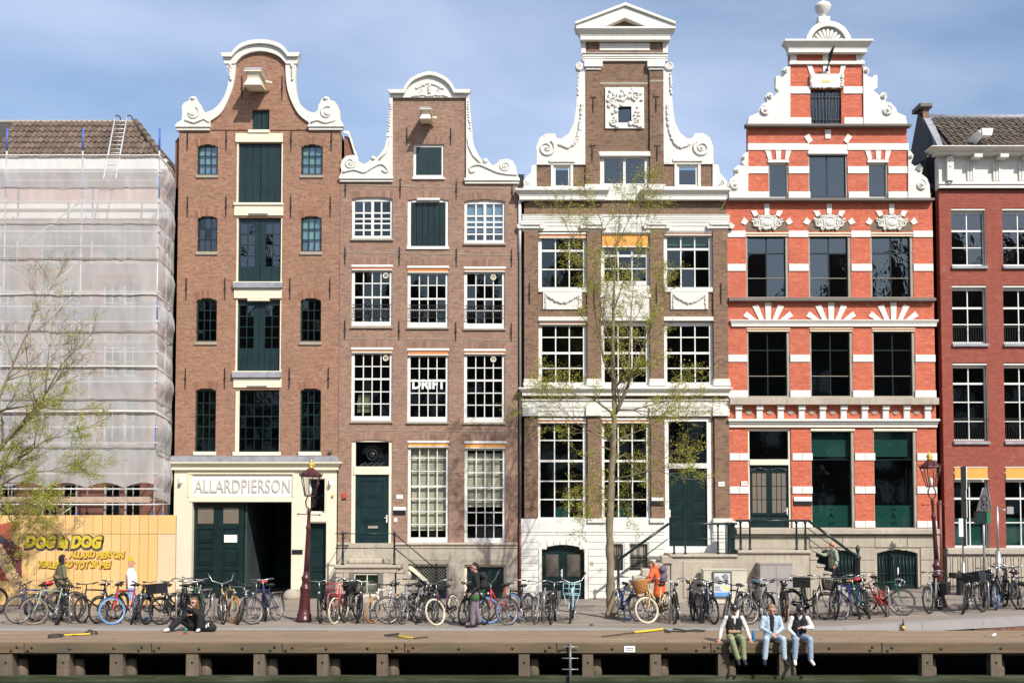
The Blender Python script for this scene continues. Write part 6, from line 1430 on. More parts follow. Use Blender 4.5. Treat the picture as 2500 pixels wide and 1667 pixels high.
ye, yr = -.25, 2.0; zrd = at(100,300,yr).z; xrr = at(331,300,yr).x; zee = at(200,408,ye).z
m = MB(); m.add([(sx0,ye,zee),(sx1+.05,ye,zee),(xrr,yr,zrd),(sx0,yr,zrd),(sx1+.05,6,zee),(sx0,6,zee),(xrr,4.2,zrd),(sx0,4.2,zrd)], [(0,1,2,3),(1,4,6,2),(3,2,6,7),(4,5,7,6)]); m.build('roof', M['roof_dark'], hS)
hipx = lambda t: (sx1+.05)+(xrr-sx1-.05)*t
tiled_slope(hS, -18.0, sx1, zee, zrd, ye, yr, .185, 8, M['tile'], skip=lambda x, t: x > hipx(t)-.1)
for i in range(8):
    t0, t1 = i/8, (i+1.08)/8; p0 = Vector((hipx(t0),ye+(yr-ye)*t0,zee+(zrd-zee)*t0+.06)); p1 = Vector((hipx(t1),ye+(yr-ye)*t1,zee+(zrd-zee)*t1+.04)); b = MB(); b.tube([p0,p1], [.12,.10], 10); b.build('hip_tile', M['tile'], hS)
b = MB(); b.tube([(sx0,yr,zrd+.03),(xrr,yr,zrd+.03)], .07, 8); b.build('ridge_flashing', M['sill'], hS)
# scaffold
M['galv'] = paint('galvanised', (0.62,0.63,0.64), .45, .12, 6, metal=.25); M['sc_blue'] = paint('scaffold_blue', (0.06,0.13,0.45), .5, .1); M['sc_red'] = paint('coupler_red', (0.6,0.10,0.05), .6, .2); M['sc_plank'] = paint('scaffold_board', (0.45,0.34,0.26), .9, .2, 4)
YN = -2.0
sc = thing('scaffold', (-14, -1.4, 0), 'tall tube scaffold standing before the netted house behind the wooden hoarding', 'scaffold')
xs = [at(u,700,YN).x for u in (-365,-178,9,196,384)]; zt_ = at(200,332,YN).z
for x in xs:
    for y in (YN, YN+1.0):
        b = MB(); b.tube([(x,y,0.02),(x,y,zt_ if y == YN else zt_-1.5)], .03, 8); po = b.build('standard', M['galv'], sc)
        for z in (1.0, 2.2, 5.0, 9.2, 13.2, zt_-.5 if y == YN else 12):
            b = MB(); b.tube([(x,y,z),(x,y,z+.75)], .034, 8); b.build('sleeve', M['sc_blue'], po)
        for z in (3.9, 6.9, 9.9, 12.4):
            b = MB(); b.tube([(x,y,z),(x,y,z+.1)], .042, 8); b.build('coupler', M['sc_red'], po)
for v in (421,494,566,602,713,749,786,859,896,932,1005,1043,1081,1156,1193,1231):
    z = at(200,v,YN).z
    b = MB(); b.tube([(xs[0]-2,YN-.05,z),(xs[-1]+.1,YN-.05,z)], .026, 6); b.build('ledger', M['galv'], sc)
    b = MB(); b.tube([(xs[-1],YN,z),(xs[-1],-.2,z)], .026, 6); b.build('transom', M['galv'], sc)
for (a, c) in (((198,490),(20,625)),((188,640),(70,745)),((185,787),(60,885)),((185,1080),(90,1150)),((180,1232),(140,1262))):
    p0, p1 = at(*a,YN), at(*c,YN); b = MB(); b.tube([(p0.x,YN+.05,p0.z),(p1.x,YN+.05,p1.z)], .026, 6); b.build('brace', M['galv'], sc)
for v in (437,640,832,1024,1218):
    for j in range(4): z = at(200,v,YN).z; b = MB(); b.box(xs[0]-2,xs[-1],YN+.08+j*.24,YN+.08+j*.24+.225,z-.045,z); b.build('scaffold_board', M['sc_plank'], sc)
b = MB(); z0, z1 = at(0,1226,YN).z, at(0,1212,YN).z; b.box(xs[0]-2,xs[-1]-.1,YN-.085,YN-.05,z0,z1); b.build('toe_board', M['sc_plank'], sc)
# ladder up to the ridge
la = thing('ladder', at(268,437,-1.3), 'aluminium ladder leaning from the scaffold top onto the tiled roof', 'ladder')
p = [at(252.5,437,-1.3), at(282,437,-1.3), at(281,287,yr-.1), at(310,287,yr-.1)]
for i in (0,1): b = MB(); b.tube([p[i],p[i+2]], .028, 6); b.build('rail', M['galv'], la)
for k in range(1,15): b = MB(); t = k/15; b.tube([p[0].lerp(p[2],t),p[1].lerp(p[3],t)], .016, 5); b.build('rung', M['galv'], la)
for i in (2,3): b = MB(); q = p[i]; b.tube([q,q+Vector((.05,.05,.1)),q+Vector((.12,.15,.08)),q+Vector((.16,.2,-.12))], .022, 6); b.build('hook', M['iron'], la)
# netting: front sheet and the billowing return
def net_mat():
    m, nt, b = nodes('scaffold_net'); out = nt.nodes['Material Output']; nt.nodes.remove(b)
    d = nt.nodes.new('ShaderNodeBsdfDiffuse'); tl = nt.nodes.new('ShaderNodeBsdfTranslucent'); tr = nt.nodes.new('ShaderNodeBsdfTransparent')
    col = mixc(nt, ramp(nt, noise(nt, 1.2, 6), .35, .7), (0.73,0.725,0.715), (0.66,0.655,0.645)); nt.links.new(col, d.inputs['Color']); nt.links.new(col, tl.inputs['Color'])
    m1 = nt.nodes.new('ShaderNodeMixShader'); m1.inputs['Fac'].default_value = .25; nt.links.new(d.outputs[0], m1.inputs[1]); nt.links.new(tl.outputs[0], m1.inputs[2])
    m2 = nt.nodes.new('ShaderNodeMixShader'); rp = ramp(nt, noise(nt, 2.0, 5, sc3=(1,1,.5)), .3, .75, (.54,)*3, (.68,)*3); nt.links.new(rp, m2.inputs['Fac'])
    nt.links.new(tr.outputs[0], m2.inputs[1]); nt.links.new(m1.outputs[0], m2.inputs[2]); nt.links.new(m2.outputs[0], out.inputs['Surface']); return m
M['net'] = net_mat()
netT = thing('scaffold_net', (-14, YN-.1, at(0,1187,YN).z), 'pale translucent debris netting stretched over the scaffold with sagging seams', 'netting')
from mathutils import noise as mnoise
xe = xs[-1]+.02; zn1 = at(200,383,YN).z; zn0 = at(200,1190,YN).z; nx, nz = 150, 150; b = MB(); xa = xs[0]-2
seams = [at(200,v,YN).z for v in (383,460,548,632,720,808,896,973,1005,1090,1190)]
def billow(t): return min(abs(t-s) for s in seams)
vs = []
for j in range(nz+1):
    z = zn0+(zn1-zn0)*j/nz
    for i in range(nx+1):
        x = xa+(xe-xa)*i/nx; zz = z
        if j < 6:
            f = ((x*0.8) % 1.0); zz = z+.16*math.sin(math.pi*f)*(6-j)/6
        d = .03+.03*min(1, billow(z)/.5)*(.5+.5*mnoise.noise((x*.5,z*.5,1)))+.03*mnoise.noise((x*1.8,z*.6,4))+.025*mnoise.noise((x*6,z*1.5,9))
        vs.append((x, YN-.09-d*(1 if i < nx else .3), zz))
k = nx+1; b.add(vs, [(j*k+i,j*k+i+1,(j+1)*k+i+1,(j+1)*k+i) for j in range(nz) for i in range(nx)], 0, True); b.build('front_sheet', M['net'], netT)
vs = []; ny = 26
for j in range(nz+1):
    z = zn0-.3+(zn1-zn0+.3)*j/nz; h_ = (zn1-z)/(zn1-zn0)
    for i in range(ny+1):
        t = i/ny; env = math.sin(math.pi*min(1,t*.9+.05)); bul = (.22*abs(math.sin(h_*math.pi*6.5+.8))+.10*mnoise.noise((t*2,z*.7,3)))*env*(1.5 if .58<h_<.74 else 1); tk = min(billow(z),.4)/.4
        vs.append((xe+bul*(.25+.75*tk)+.07*mnoise.noise((t*7,z*1.2,6))*env, YN-.09+t*(1.85), z-(.25*t if j == nz else .25*t)))
k = ny+1; b = MB(); b.add(vs, [(j*k+i,(j*k+i+1),(j+1)*k+i+1,(j+1)*k+i) for j in range(nz) for i in range(ny)], 0, True); b.build('return_sheet', M['net'], netT)
M['net_seam'] = paint('net_seam', (0.62,0.60,0.55), .9, .15, 3)
M['net_rope'] = paint('net_rope', (0.36,0.33,0.31), .9, .15, 3)
for v, mt, r_ in ((383,'net_seam',.03),(460,'net_rope',.012),(548,'net_rope',.012),(632,'net_rope',.012),(635,'net_rope',.01),(720,'net_seam',.022),(808,'net_rope',.012),(811,'net_rope',.012),(896,'net_seam',.03),(973,'net_rope',.012),(976,'net_rope',.012),(1005,'net_seam',.04),(1090,'net_rope',.012),(1093,'net_rope',.012)):
    z = at(200,v,YN).z; b = MB(); b.tube([(xa+(xe-xa)*i/24, YN-.15-r_, z+.02*mnoise.noise((i*.4,v*.1,2))) for i in range(25)]+[(xe+.08,YN+.3,z-.1),(xe+.14,YN+.9,z-.2),(xe+.05,YN+1.6,z-.25)], r_, 5); b.build('seam' if mt == 'net_seam' else 'rope', M[mt], netT)
# hoarding of yellow boards with painted lettering
def board_mat():
    m, nt, b = nodes('hoarding_board'); oi = nt.nodes.new('ShaderNodeObjectInfo'); geo = nt.nodes.new('ShaderNodeNewGeometry')
    c = mixc(nt, oi.outputs['Random'], (0.72,0.47,0.18), (0.78,0.54,0.24)); v = nt.nodes.new('ShaderNodeTexVoronoi'); v.inputs['Scale'].default_value = 45; nt.links.new(geo.outputs['Position'], v.inputs['Vector'])
    sv = nt.nodes.new('ShaderNodeSeparateColor'); nt.links.new(v.outputs['Color'], sv.inputs[0]); f = nt.nodes.new('ShaderNodeMath'); f.operation='MULTIPLY'; f.inputs[1].default_value=.35; nt.links.new(sv.outputs[0], f.inputs[0])
    c = mixc(nt, f.outputs[0], c, (0.52,0.30,0.11)); nt.links.new(c, b.inputs['Base Color']); b.inputs['Roughness'].default_value = .75; return m
M['board'] = board_mat(); M['board_pale'] = paint('board_pale', (0.66,0.52,0.32), .8, .05, 3)
YH = -2.45
ho = thing('hoarding', (-14, YH, 0), 'yellow wooden site hoarding painted with graffiti lettering under the scaffold', 'hoarding')
ztp = at(200,1257,YH).z; zm = at(200,1303,YH).z; xe_h = at(384,1350,YH).x; u0 = 384
while u0 > -140:
    x1 = at(u0,1350,YH).x; x0 = at(u0-22.6,1350,YH).x
    for za, zb in ((.03,zm-.006),(zm+.006,ztp)): b = MB(); b.cham(x0+.006,x1-.006,YH+random.uniform(0,.003),YH+.03,za,zb,.004); b.build('board', M['board'], ho)
    u0 -= 22.6
xR = at(428,1350,YH).x
for za, zb in ((.03,zm-.006),(zm+.006,ztp)): b = MB(); b.cham(xe_h+.006,xR,YH,YH+.03,za,zb,.004); b.build('board', M['board_pale'] if za < 1 else M['board'], ho)
b = MB(); b.box(at(-140,1350,YH).x,xR,YH+.04,YH+.1,.0,ztp-.02); b.build('backing_frame', M['rust_orange'], ho)
M['gr_yel'] = paint('graffiti_yellow', (0.62,0.47,0.03), .6, .15, 8); M['gr_dark'] = paint('graffiti_outline', (0.06,0.05,0.06), .6, .2); M['gr_mar'] = paint('graffiti_maroon', (0.28,0.07,0.05), .6, .2); M['gr_wht'] = paint('graffiti_blue_white', (0.55,0.60,0.75), .6, .1)
def graffiti(s, r, oc, off, shear=.2, hi=False):
    grp = []
    for nm, mt, o_, y in (('letter_outline',oc,off*2.6,YH-.006),('letter_fill','gr_yel',off,YH-.011)):
        t = text(ho, s, .3, (0,y,0), M[mt], off=o_, ext=.001, shear=shear, name=nm, space=.98); grp.append(t)
    bb = [v.co for v in grp[1].data.vertices]; x0 = min(v.x for v in bb); x1 = max(v.x for v in bb); z0 = min(v.z for v in bb); z1 = max(v.z for v in bb)
    for k, t in enumerate(grp):
        for v in t.data.vertices:
            fx = (v.co.x-x0)/(x1-x0); fz = (v.co.z-z0)/(z1-z0); v.co.x = r[0]+fx*(r[1]-r[0])+(.02 if k == 0 else 0); v.co.z = r[2]+fz*(r[3]-r[2])-(.02 if k == 0 else 0)+.02*math.sin(fx*19)
graffiti('DOG in DOG', S3.r(212,615,870,725,YH), 'gr_dark', .02); graffiti('ALLARD PIERSON', S3.r(585,752,1060,808,YH), 'gr_mar', .013); graffiti('VERLENGD TOT 20 MEI', S3.r(320,832,945,892,YH), 'gr_mar', .013)
M['mu_red'] = paint('mural_red', (0.42,0.10,0.055), .7, .35, 3); M['mu_dk'] = paint('mural_maroon', (0.16,0.035,0.05), .7, .4, 3); M['mu_tan'] = paint('mural_tan', (0.62,0.42,0.22), .7, .1)
for nm, mt, pts, y in (('mural_red','mu_red',[(-300,520),(0,520),(90,500),(180,515),(110,590),(100,650),(130,700),(185,715),(180,1000),(-300,1000)],.003),('mural_dark','mu_dk',[(-300,690),(20,660),(80,640),(185,740),(185,980),(120,900),(60,800),(-300,800)],.005),('mural_stroke','gr_dark',[(-60,600),(10,615),(70,650),(105,700),(40,675),(-60,680)],.007),('mural_band','mu_tan',[(-30,690),(10,680),(245,1100),(150,1130),(-40,800)],.009)):  # the dark maroon shape is the mural's own paint
    b = MB(); b.prism(S3.P(pts,YH), YH-y, YH-y+.0015); b.build(nm, M[mt], ho)
q = S3.p(100,900,YH); text(ho, 'D TOT 20 MEI', .30, (q[0],YH-.011,q[1]), M['gr_dark'], rot=(R(90),R(62),0), ext=.001)
for nm, mt, pts in (('painted_trousers','sc_blue',[(1075,1060),(1165,1060),(1158,1170),(1128,1170),(1122,1090),(1112,1170),(1085,1170)]),('painted_shirt','sign_white',[(1090,900),(1115,885),(1135,890),(1160,940),(1168,1060),(1075,1060),(1080,930)]),('painted_head','skin',[(1088,835),(1140,832),(1160,850),(1140,862),(1135,888),(1095,892)]),('painted_cap','gr_yel',[(1085,800),(1135,793),(1140,830),(1088,835)]),('painted_arm','skin',[(1065,940),(1085,960),(1088,1070),(1072,1075),(1062,1010)])):
    b = MB(); b.prism(S3.P(pts,YH), YH-.006, YH-.0045); b.build(nm, paint('painted_blue',(0.20,0.33,0.60),.7) if mt == 'sc_blue' else M[mt], ho)
# houses across the water, seen only as dark shapes in the window glass
M['far_brick'] = paint('far_brick', (0.10,0.06,0.045), .9, .3, .5)
x = -95.0; i = 0
fx = ['with a stepped gable','with a flat cornice','with a bell gable','with a steep triangular gable']
while x < 95:
    w = 6.5+3*random.random(); h_ = 26+7*random.random(); y0 = -86
    pts = [(x,0),(x+w,0),(x+w,h_*.72),(x+w*.8,h_*.78),(x+w*.7,h_*.93),(x+w*.5,h_),(x+w*.3,h_*.93),(x+w*.2,h_*.78),(x,h_*.72)]
    t = thing('far_house', (x+w/2,y0,0), 'shaded brick canal house across the water, mirrored in the windows', 'house', 'houses across the water')
    b = MB(); b.prism(pts, y0-9, y0); b.build('wall', M['far_brick'], t)
    for r_ in range(4):
        for c_ in range(3): b = MB(); b.box(x+w*(.12+.28*c_),x+w*(.32+.28*c_),y0-.02,y0+.05,2+r_*3.6,4.2+r_*3.6); b.build('window', M['wood_white'] if (r_+c_)%3 else M['interior'], t)
    x += w+.05; i += 1
# ------------------------------------------------------------------ street lamps
M['maroon'] = paint('maroon_enamel', (0.075,0.020,0.021), .32, .2, 6, .03); M['chrome'] = paint('chrome', (0.45,0.45,0.45), .32, .1, 12, metal=.85); M['steel'] = paint('brushed_steel', (0.48,0.46,0.44), .4, .15, 8, metal=.7)
K7, K8, K1, K2 = Crop(0,1380,5.4625), Crop(380,1380,5.4625), Crop(800,1330,4.6525), Crop(1180,1330,4.6525)
K3, K4, K5, K6 = Crop(1500,1330,6.2733), Crop(1720,1440,6.9067), Crop(1940,1300,5.6), Crop(2100,1380,5.4625)
def lamp(u, v, label, tip):
    g = onground(u, v); L = thing('street_lamp', g, label, 'lamp', 'street lamps'); L.rotation_euler = (0, R(tip), 0); x, y, z = g
    m = MB(); m.lathe([(.23,0),(.23,.10),(.20,.12),(.205,.20),(.175,.25),(.16,.40),(.135,.75),(.14,.86),(.155,.90),(.155,.96),(.12,.99),(.10,1.10),(.125,1.18),(.13,1.24),(.09,1.28),(.075,1.40)], g, 12); m.build('base', M['maroon'], L)
    m = MB(); m.lathe([(.072,1.38),(.066,1.9),(.055,2.55),(.07,2.58),(.07,2.64),(.05,2.68),(.045,3.02),(.055,3.05),(.05,3.12),(.03,3.16)], g, 10); m.build('pole', M['maroon'], L)
    m = MB(); m.tube([(x-.30,y,z+2.98),(x+.30,y,z+2.98)], .013, 6); m.ell((x-.30,y,z+2.98), .028, 6, 4); m.ell((x+.30,y,z+2.98), .028, 6, 4); m.build('ladder_bar', M['maroon'], L)
    m = MB()
    for s in (-1,1): m.tube([(x+s*.02,y,z+3.12),(x+s*.09,y,z+3.22),(x+s*.11,y,z+3.34),(x+s*.07,y,z+3.46),(x+s*.05,y,z+3.52)], .018, 6)
    m.build('yoke', M['maroon'], L)
    zb, zt = z+3.50, z+4.04; rb, rt = .15, .285; c = [(math.cos(R(60*i+30)),math.sin(R(60*i+30))) for i in range(6)]; m = MB()
    for i in range(6):
        a, d = c[i], c[(i+1)%6]; m.tube([(x+a[0]*rb,y+a[1]*rb,zb),(x+a[0]*rt,y+a[1]*rt,zt)], .013, 5)
        for r_, zz in ((rb,zb),(rt,zt)): m.tube([(x+a[0]*r_,y+a[1]*r_,zz),(x+d[0]*r_,y+d[1]*r_,zz)], .018, 5)
    lf = m.build('lantern_frame', M['maroon'], L)
    for i in range(6):
        a, d = c[i], c[(i+1)%6]; b = MB(); b.add([(x+a[0]*rb*.98,y+a[1]*rb*.98,zb),(x+d[0]*rb*.98,y+d[1]*rb*.98,zb),(x+d[0]*rt*.98,y+d[1]*rt*.98,zt),(x+a[0]*rt*.98,y+a[1]*rt*.98,zt)], [(0,1,2,3)]); b.build('pane', M['glass_clear'], lf)
    m = MB(); m.lathe([(.03,0),(.035,.05),(.05,.12),(.045,.2),(.01,.24)], (x,y,zb+.02), 10); m.build('bulb', M['sign_white'], L)
    m = MB(); m.lathe([(.32,.0),(.33,.03),(.31,.06),(.22,.12),(.12,.20),(.09,.22),(.06,.24)], (x,y,zt), 6, sm=False)
    for i in range(12):
        a = R(30*i); m.add([(x+.32*math.cos(a-.11),y+.32*math.sin(a-.11),zt+.04),(x+.32*math.cos(a+.11),y+.32*math.sin(a+.11),zt+.04),(x+.35*math.cos(a),y+.35*math.sin(a),zt+.13),(x+.30*math.cos(a),y+.30*math.sin(a),zt+.05)], [(0,1,2),(1,3,2),(3,0,2)])
    m.build('lantern_roof', M['maroon'], L)
    m = MB(); m.lathe([(.075,.22),(.085,.27),(.06,.30),(.085,.36),(.05,.40),(.015,.42),(.02,.46),(.004,.50)], (x,y,zt), 8)
    for i in range(6): a = R(60*i); m.ell((x+.08*math.cos(a),y+.08*math.sin(a),zt+.33), .022, 6, 4)
    m.build('gilt_crown', M['gold'], L)
lamp(742,1517,'maroon cast iron street lamp with gilt crown before the cream gateway', 2.2)
lamp(2294,1483,'maroon cast iron street lamp with gilt crown at the foot of the rising street', -2.8)
# ------------------------------------------------------------------ bicycles
TY = {'k':paint('tyre_black',(0.018,0.018,0.018),.8,.2,9),'c':paint('tyre_cream',(0.62,0.55,0.40),.8,.1,9),'b':paint('tyre_blue',(0.08,0.24,0.55),.7,.1,9),'g':paint('tyre_grey',(0.075,0.07,0.068),.8,.1,9),'o':paint('tyre_tan',(0.42,0.20,0.07),.8,.1,9),'t':paint('tyre_brown',(0.20,0.15,0.11),.8,.1,9)}
FR = {'black':(0.012,0.012,0.013),'blue':(0.02,0.04,0.20),'sage':(0.30,0.36,0.27),'red':(0.48,0.025,0.03),'navy':(0.02,0.03,0.10),'gold':(0.45,0.30,0.10),'silver':(0.27,0.27,0.28),'green':(0.015,0.10,0.05),'lblue':(0.38,0.62,0.66),'orange':(0.65,0.30,0.06),'tan':(0.55,0.36,0.14),'white':(0.7,0.68,0.62),'purple':(0.07,0.03,0.06),'teal':(0.03,0.12,0.16),'grey':(0.13,0.13,0.13)}
FR = {k: paint('frame_'+k, v, .35, .12, 12) for k, v in FR.items()}
M['rim'] = paint('rim_metal', (0.14,0.14,0.145), .4, .3, 12, metal=.6); M['leather'] = paint('leather', (0.30,0.16,0.05), .6, .15, 9); M['wicker'] = paint('wicker', (0.42,0.20,0.06), .8, .3, 30, .3)
W = .345; HUBR = Vector((-1.10,0,W)); BB = Vector((-.64,0,.30)); ST = Vector((-.80,0,.80)); HB = Vector((-.155,0,.66)); HT = Vector((-.215,0,.86)); FH = Vector((0,0,W))
BM = {}
def bm_get(k):
    if k in BM: return BM[k]
    m = MB()
    if k == 'tyre': m.ring((0,0,0), W-.019, .025, 'y', 30, 7)
    elif k == 'rim':
        m.ring((0,0,0), W-.043, .011, 'y', 30, 5); m.tube([(0,-.045,0),(0,.045,0)], .022, 8)
        for i in range(18): a = 2*math.pi*i/18; m.tube([(0,.03*(-1)**i,0),((W-.045)*math.cos(a),0,(W-.045)*math.sin(a))], .0028, 3)
    elif k in ('diamond','step'):
        t = .021
        m.tube([BB,ST+Vector((-.03,0,.08))], t, 7); m.tube([HB-Vector((-.01,0,.03)),HT+Vector((-.005,0,.03))], .021, 7)
        for s in (-1,1): m.tube([BB+Vector((0,.02*s,0)),HUBR+Vector((0,.055*s,0))], .011, 5); m.tube([ST+Vector((0,.02*s,-.03)),HUBR+Vector((0,.055*s,0))], .009, 5)
        if k == 'diamond': m.tube([HB,BB], .024, 7); m.tube([HT,ST], t, 7)
        else:
            m.tube([HB,(-.30,0,.44),(-.45,0,.33),BB], .025, 7); m.tube([HT,(-.36,0,.60),(-.52,0,.47),(-.70,0,.44)], .02, 7)
    elif k == 'fork':
        for s in (-1,1): m.tube([(-.155,.05*s,.68),(-.06,.055*s,.46),(-.01,.055*s,.36),FH+Vector((0,.055*s,0))], [.014,.013,.011,.009], 6)
        m.tube([(-.155,-.055,.685),(-.155,.055,.685)], .018, 6)
    elif k == 'bar_city':
        m.tube([HT,(-.235,0,.96),(-.245,0,1.06)], .014, 6); m.tube([(-.52,-.30,1.06),(-.38,-.30,1.08),(-.26,-.22,1.10),(-.215,-.08,1.08),(-.245,0,1.06),(-.215,.08,1.08),(-.26,.22,1.10),(-.38,.30,1.08),(-.52,.30,1.06)], .012, 6)
    elif k == 'bar_flat':
        m.tube([HT,(-.235,0,.95),(-.20,0,1.0)], .016, 6); m.tube([(-.27,-.31,1.03),(-.22,-.16,1.01),(-.20,0,1.0),(-.22,.16,1.01),(-.27,.31,1.03)], .014, 6)
    elif k == 'bar_high':
        m.tube([HT,(-.235,0,.96),(-.24,0,1.02)], .014, 6); m.tube([(-.42,-.33,1.30),(-.36,-.32,1.24),(-.28,-.25,1.10),(-.24,0,1.02),(-.28,.25,1.10),(-.36,.32,1.24),(-.42,.33,1.30)], .012, 6)
    elif k == 'bar_drop':
        m.tube([HT,(-.22,0,.92),(-.14,0,.94)], .014, 6)
        for s in (-1,1): m.tube([(-.14,0,.94),(-.13,.18*s,.95),(-.06,.20*s,.95),(.0,.20*s,.90),(-.02,.20*s,.82),(-.12,.20*s,.80)], .012, 6)
    elif k in ('gripL','gripR'):
        for s in ((-1,) if k[-1] == 'L' else (1,)): m.tube([(-.54,.30*s,1.058),(-.41,.30*s,1.077)], .018, 6)
    elif k in ('grip_flatL','grip_flatR'):
        for s in ((-1,) if k[-1] == 'L' else (1,)): m.tube([(-.275,.325*s,1.033),(-.24,.20*s,1.015)], .02, 6); m.tube([(-.22,.2*s,1.01),(-.15,.26*s,.98)], .008, 5)
    elif k in ('grip_highL','grip_highR'):
        for s in ((-1,) if k[-1] == 'L' else (1,)): m.tube([(-.43,.335*s,1.31),(-.37,.325*s,1.25)], .018, 6)
    elif k == 'saddle':
        m.ell((-.90,0,.955), (.12,.10,.038), 10, 6); m.ell((-.79,0,.96), (.15,.045,.03), 8, 6); m.tube([ST+Vector((-.02,0,.05)),(-.855,0,.94)], .013, 6)
        for s in (-1,1): m.tube([(-.88,.05*s,.90),(-.88,.05*s,.94)], .025, 6)
    elif k == 'mud_f': m.ring((0,0,W), W+.025, .016, 'y', 14, 5, 0, 15, 175)
    elif k == 'mud_r': m.ring((HUBR.x,0,W), W+.025, .018, 'y', 16, 5, 0, 5, 200)
    elif k == 'chain':
        m.tube([BB+Vector((.06,.05,.0)),BB+Vector((0,.05,.06)),HUBR+Vector((.0,.05,.05)),HUBR+Vector((-.05,.05,0)),HUBR+Vector((0,.05,-.04)),BB+Vector((0,.05,-.06)),BB+Vector((.06,.05,0))], .022, 5); m.tube([BB+Vector((0,.045,0)),BB+Vector((0,.055,0))], .09, 14)
    elif k == 'pedal':
        m.tube([BB+Vector((0,-.07,0)),BB+Vector((0,.08,0))], .014, 6)
        for s, d in ((1,Vector((.08,0,-.14))),(-1,Vector((-.08,0,.14)))): p = BB+Vector((0,.08*s,0)); m.tube([p,p+d], .01, 5); q = p+d; m.box(q.x-.045,q.x+.045,min(q.y,q.y+.09*s),max(q.y,q.y+.09*s),q.z-.012,q.z+.012)
    elif k == 'rack':
        for s in (-1,1): m.tube([(-.86,.06*s,.735),(-1.36,.07*s,.735)], .007, 5); m.tube([(-1.28,.07*s,.735),HUBR+Vector((0,.07*s,0))], .007, 5)
        for i in range(5): x = -.90-.11*i; m.tube([(x,-.065,.735),(x,.065,.735)], .006, 4)
    elif k == 'frack':
        for z in (.78,.90,1.02): m.tube([(.06,-.22,z),(.06,.22,z)], .009, 5)
        for y in (-.22,-.07,.07,.22): m.tube([(.06,y,.74),(.06,y,1.06)], .009, 5)
        m.tube([(.06,-.22,1.06),(.06,.22,1.06)], .009, 5); m.tube([(.06,-.22,.74),(.06,.22,.74)], .009, 5)
        for s in (-1,1): m.tube([(.05,.2*s,.76),(.08,.12*s,.5),(0,.06*s,W)], .009, 5); m.tube([(.06,.1*s,.76),(-.16,.03*s,.76)], .009, 5)
    elif k == 'crate': m.box(-.10,.24,-.23,.23,.80,.82); m.box(-.10,.24,-.23,-.21,.82,1.06); m.box(-.10,.24,.21,.23,.82,1.06); m.box(-.10,-.08,-.21,.21,.82,1.06); m.box(.22,.24,-.21,.21,.82,1.06)
    elif k == 'basket':
        for i in range(7): t = i/6; m.ring((.02,0,.80+.26*t), .15+.06*t, .012, 'z', 16, 5)
        for i in range(24): a = 2*math.pi*i/24; m.tube([(.02+.15*math.cos(a),.15*math.sin(a),.80),(.02+.21*math.cos(a),.21*math.sin(a),1.06)], .009, 4)
        m.lathe([(.15,.79),(.15,.80)], (.02,0,0), 16)
    elif k == 'wicker':
        pr = [(.14,.80),(.15,.81),(.19,1.0),(.215,1.10),(.225,1.11),(.225,1.135),(.20,1.135),(.195,1.10),(.13,.83)]; m.lathe(pr, (.04,0,0), 20)
        for i in range(9): t = i/8; m.ring((.04,0,.82+.27*t), .152+.062*t, .010, 'z', 20, 4)
        for i in range(20): a = 2*math.pi*i/20; m.tube([(.04+.15*math.cos(a),.15*math.sin(a),.80),(.04+.222*math.cos(a),.222*math.sin(a),1.11)], .009, 4)
    elif k == 'pannier':
        for s in (-1,1): m.prism([(-1.36,.42),(-.94,.42),(-.90,.74),(-1.38,.74)], min(.08*s,.22*s), max(.08*s,.22*s)); m.prism([(-1.36,.58),(-.93,.58),(-.90,.755),(-1.38,.755)], min(.225*s,.235*s), max(.225*s,.235*s))
        m.box(-1.38,-.90,-.08,.08,.745,.76)
    elif k == 'lampf': m.lathe([(.0,0),(.035,.01),(.04,.05),(.02,.08)], (-.10,0,.74), 8)
    elif k == 'stand': m.tube([BB+Vector((-.2,.05,.0)),(-.86,.16,.02)], .01, 5)
    elif k == 'saddlecover': m.ell((-.87,0,.985), (.17,.12,.055), 10, 6)
    BM[k] = m.mesh(k, TY['k']); return BM[k]
def part(par, name, key, mat, mw=None):
    o = bpy.data.objects.new(name, bm_get(key)); C.objects.link(o); o.parent = par
    o.material_slots[0].link = 'OBJECT'; o.material_slots[0].material = mat
    if mw is not None: o.matrix_local = mw
    return o
STEER_AX = (HT-HB).normalized()
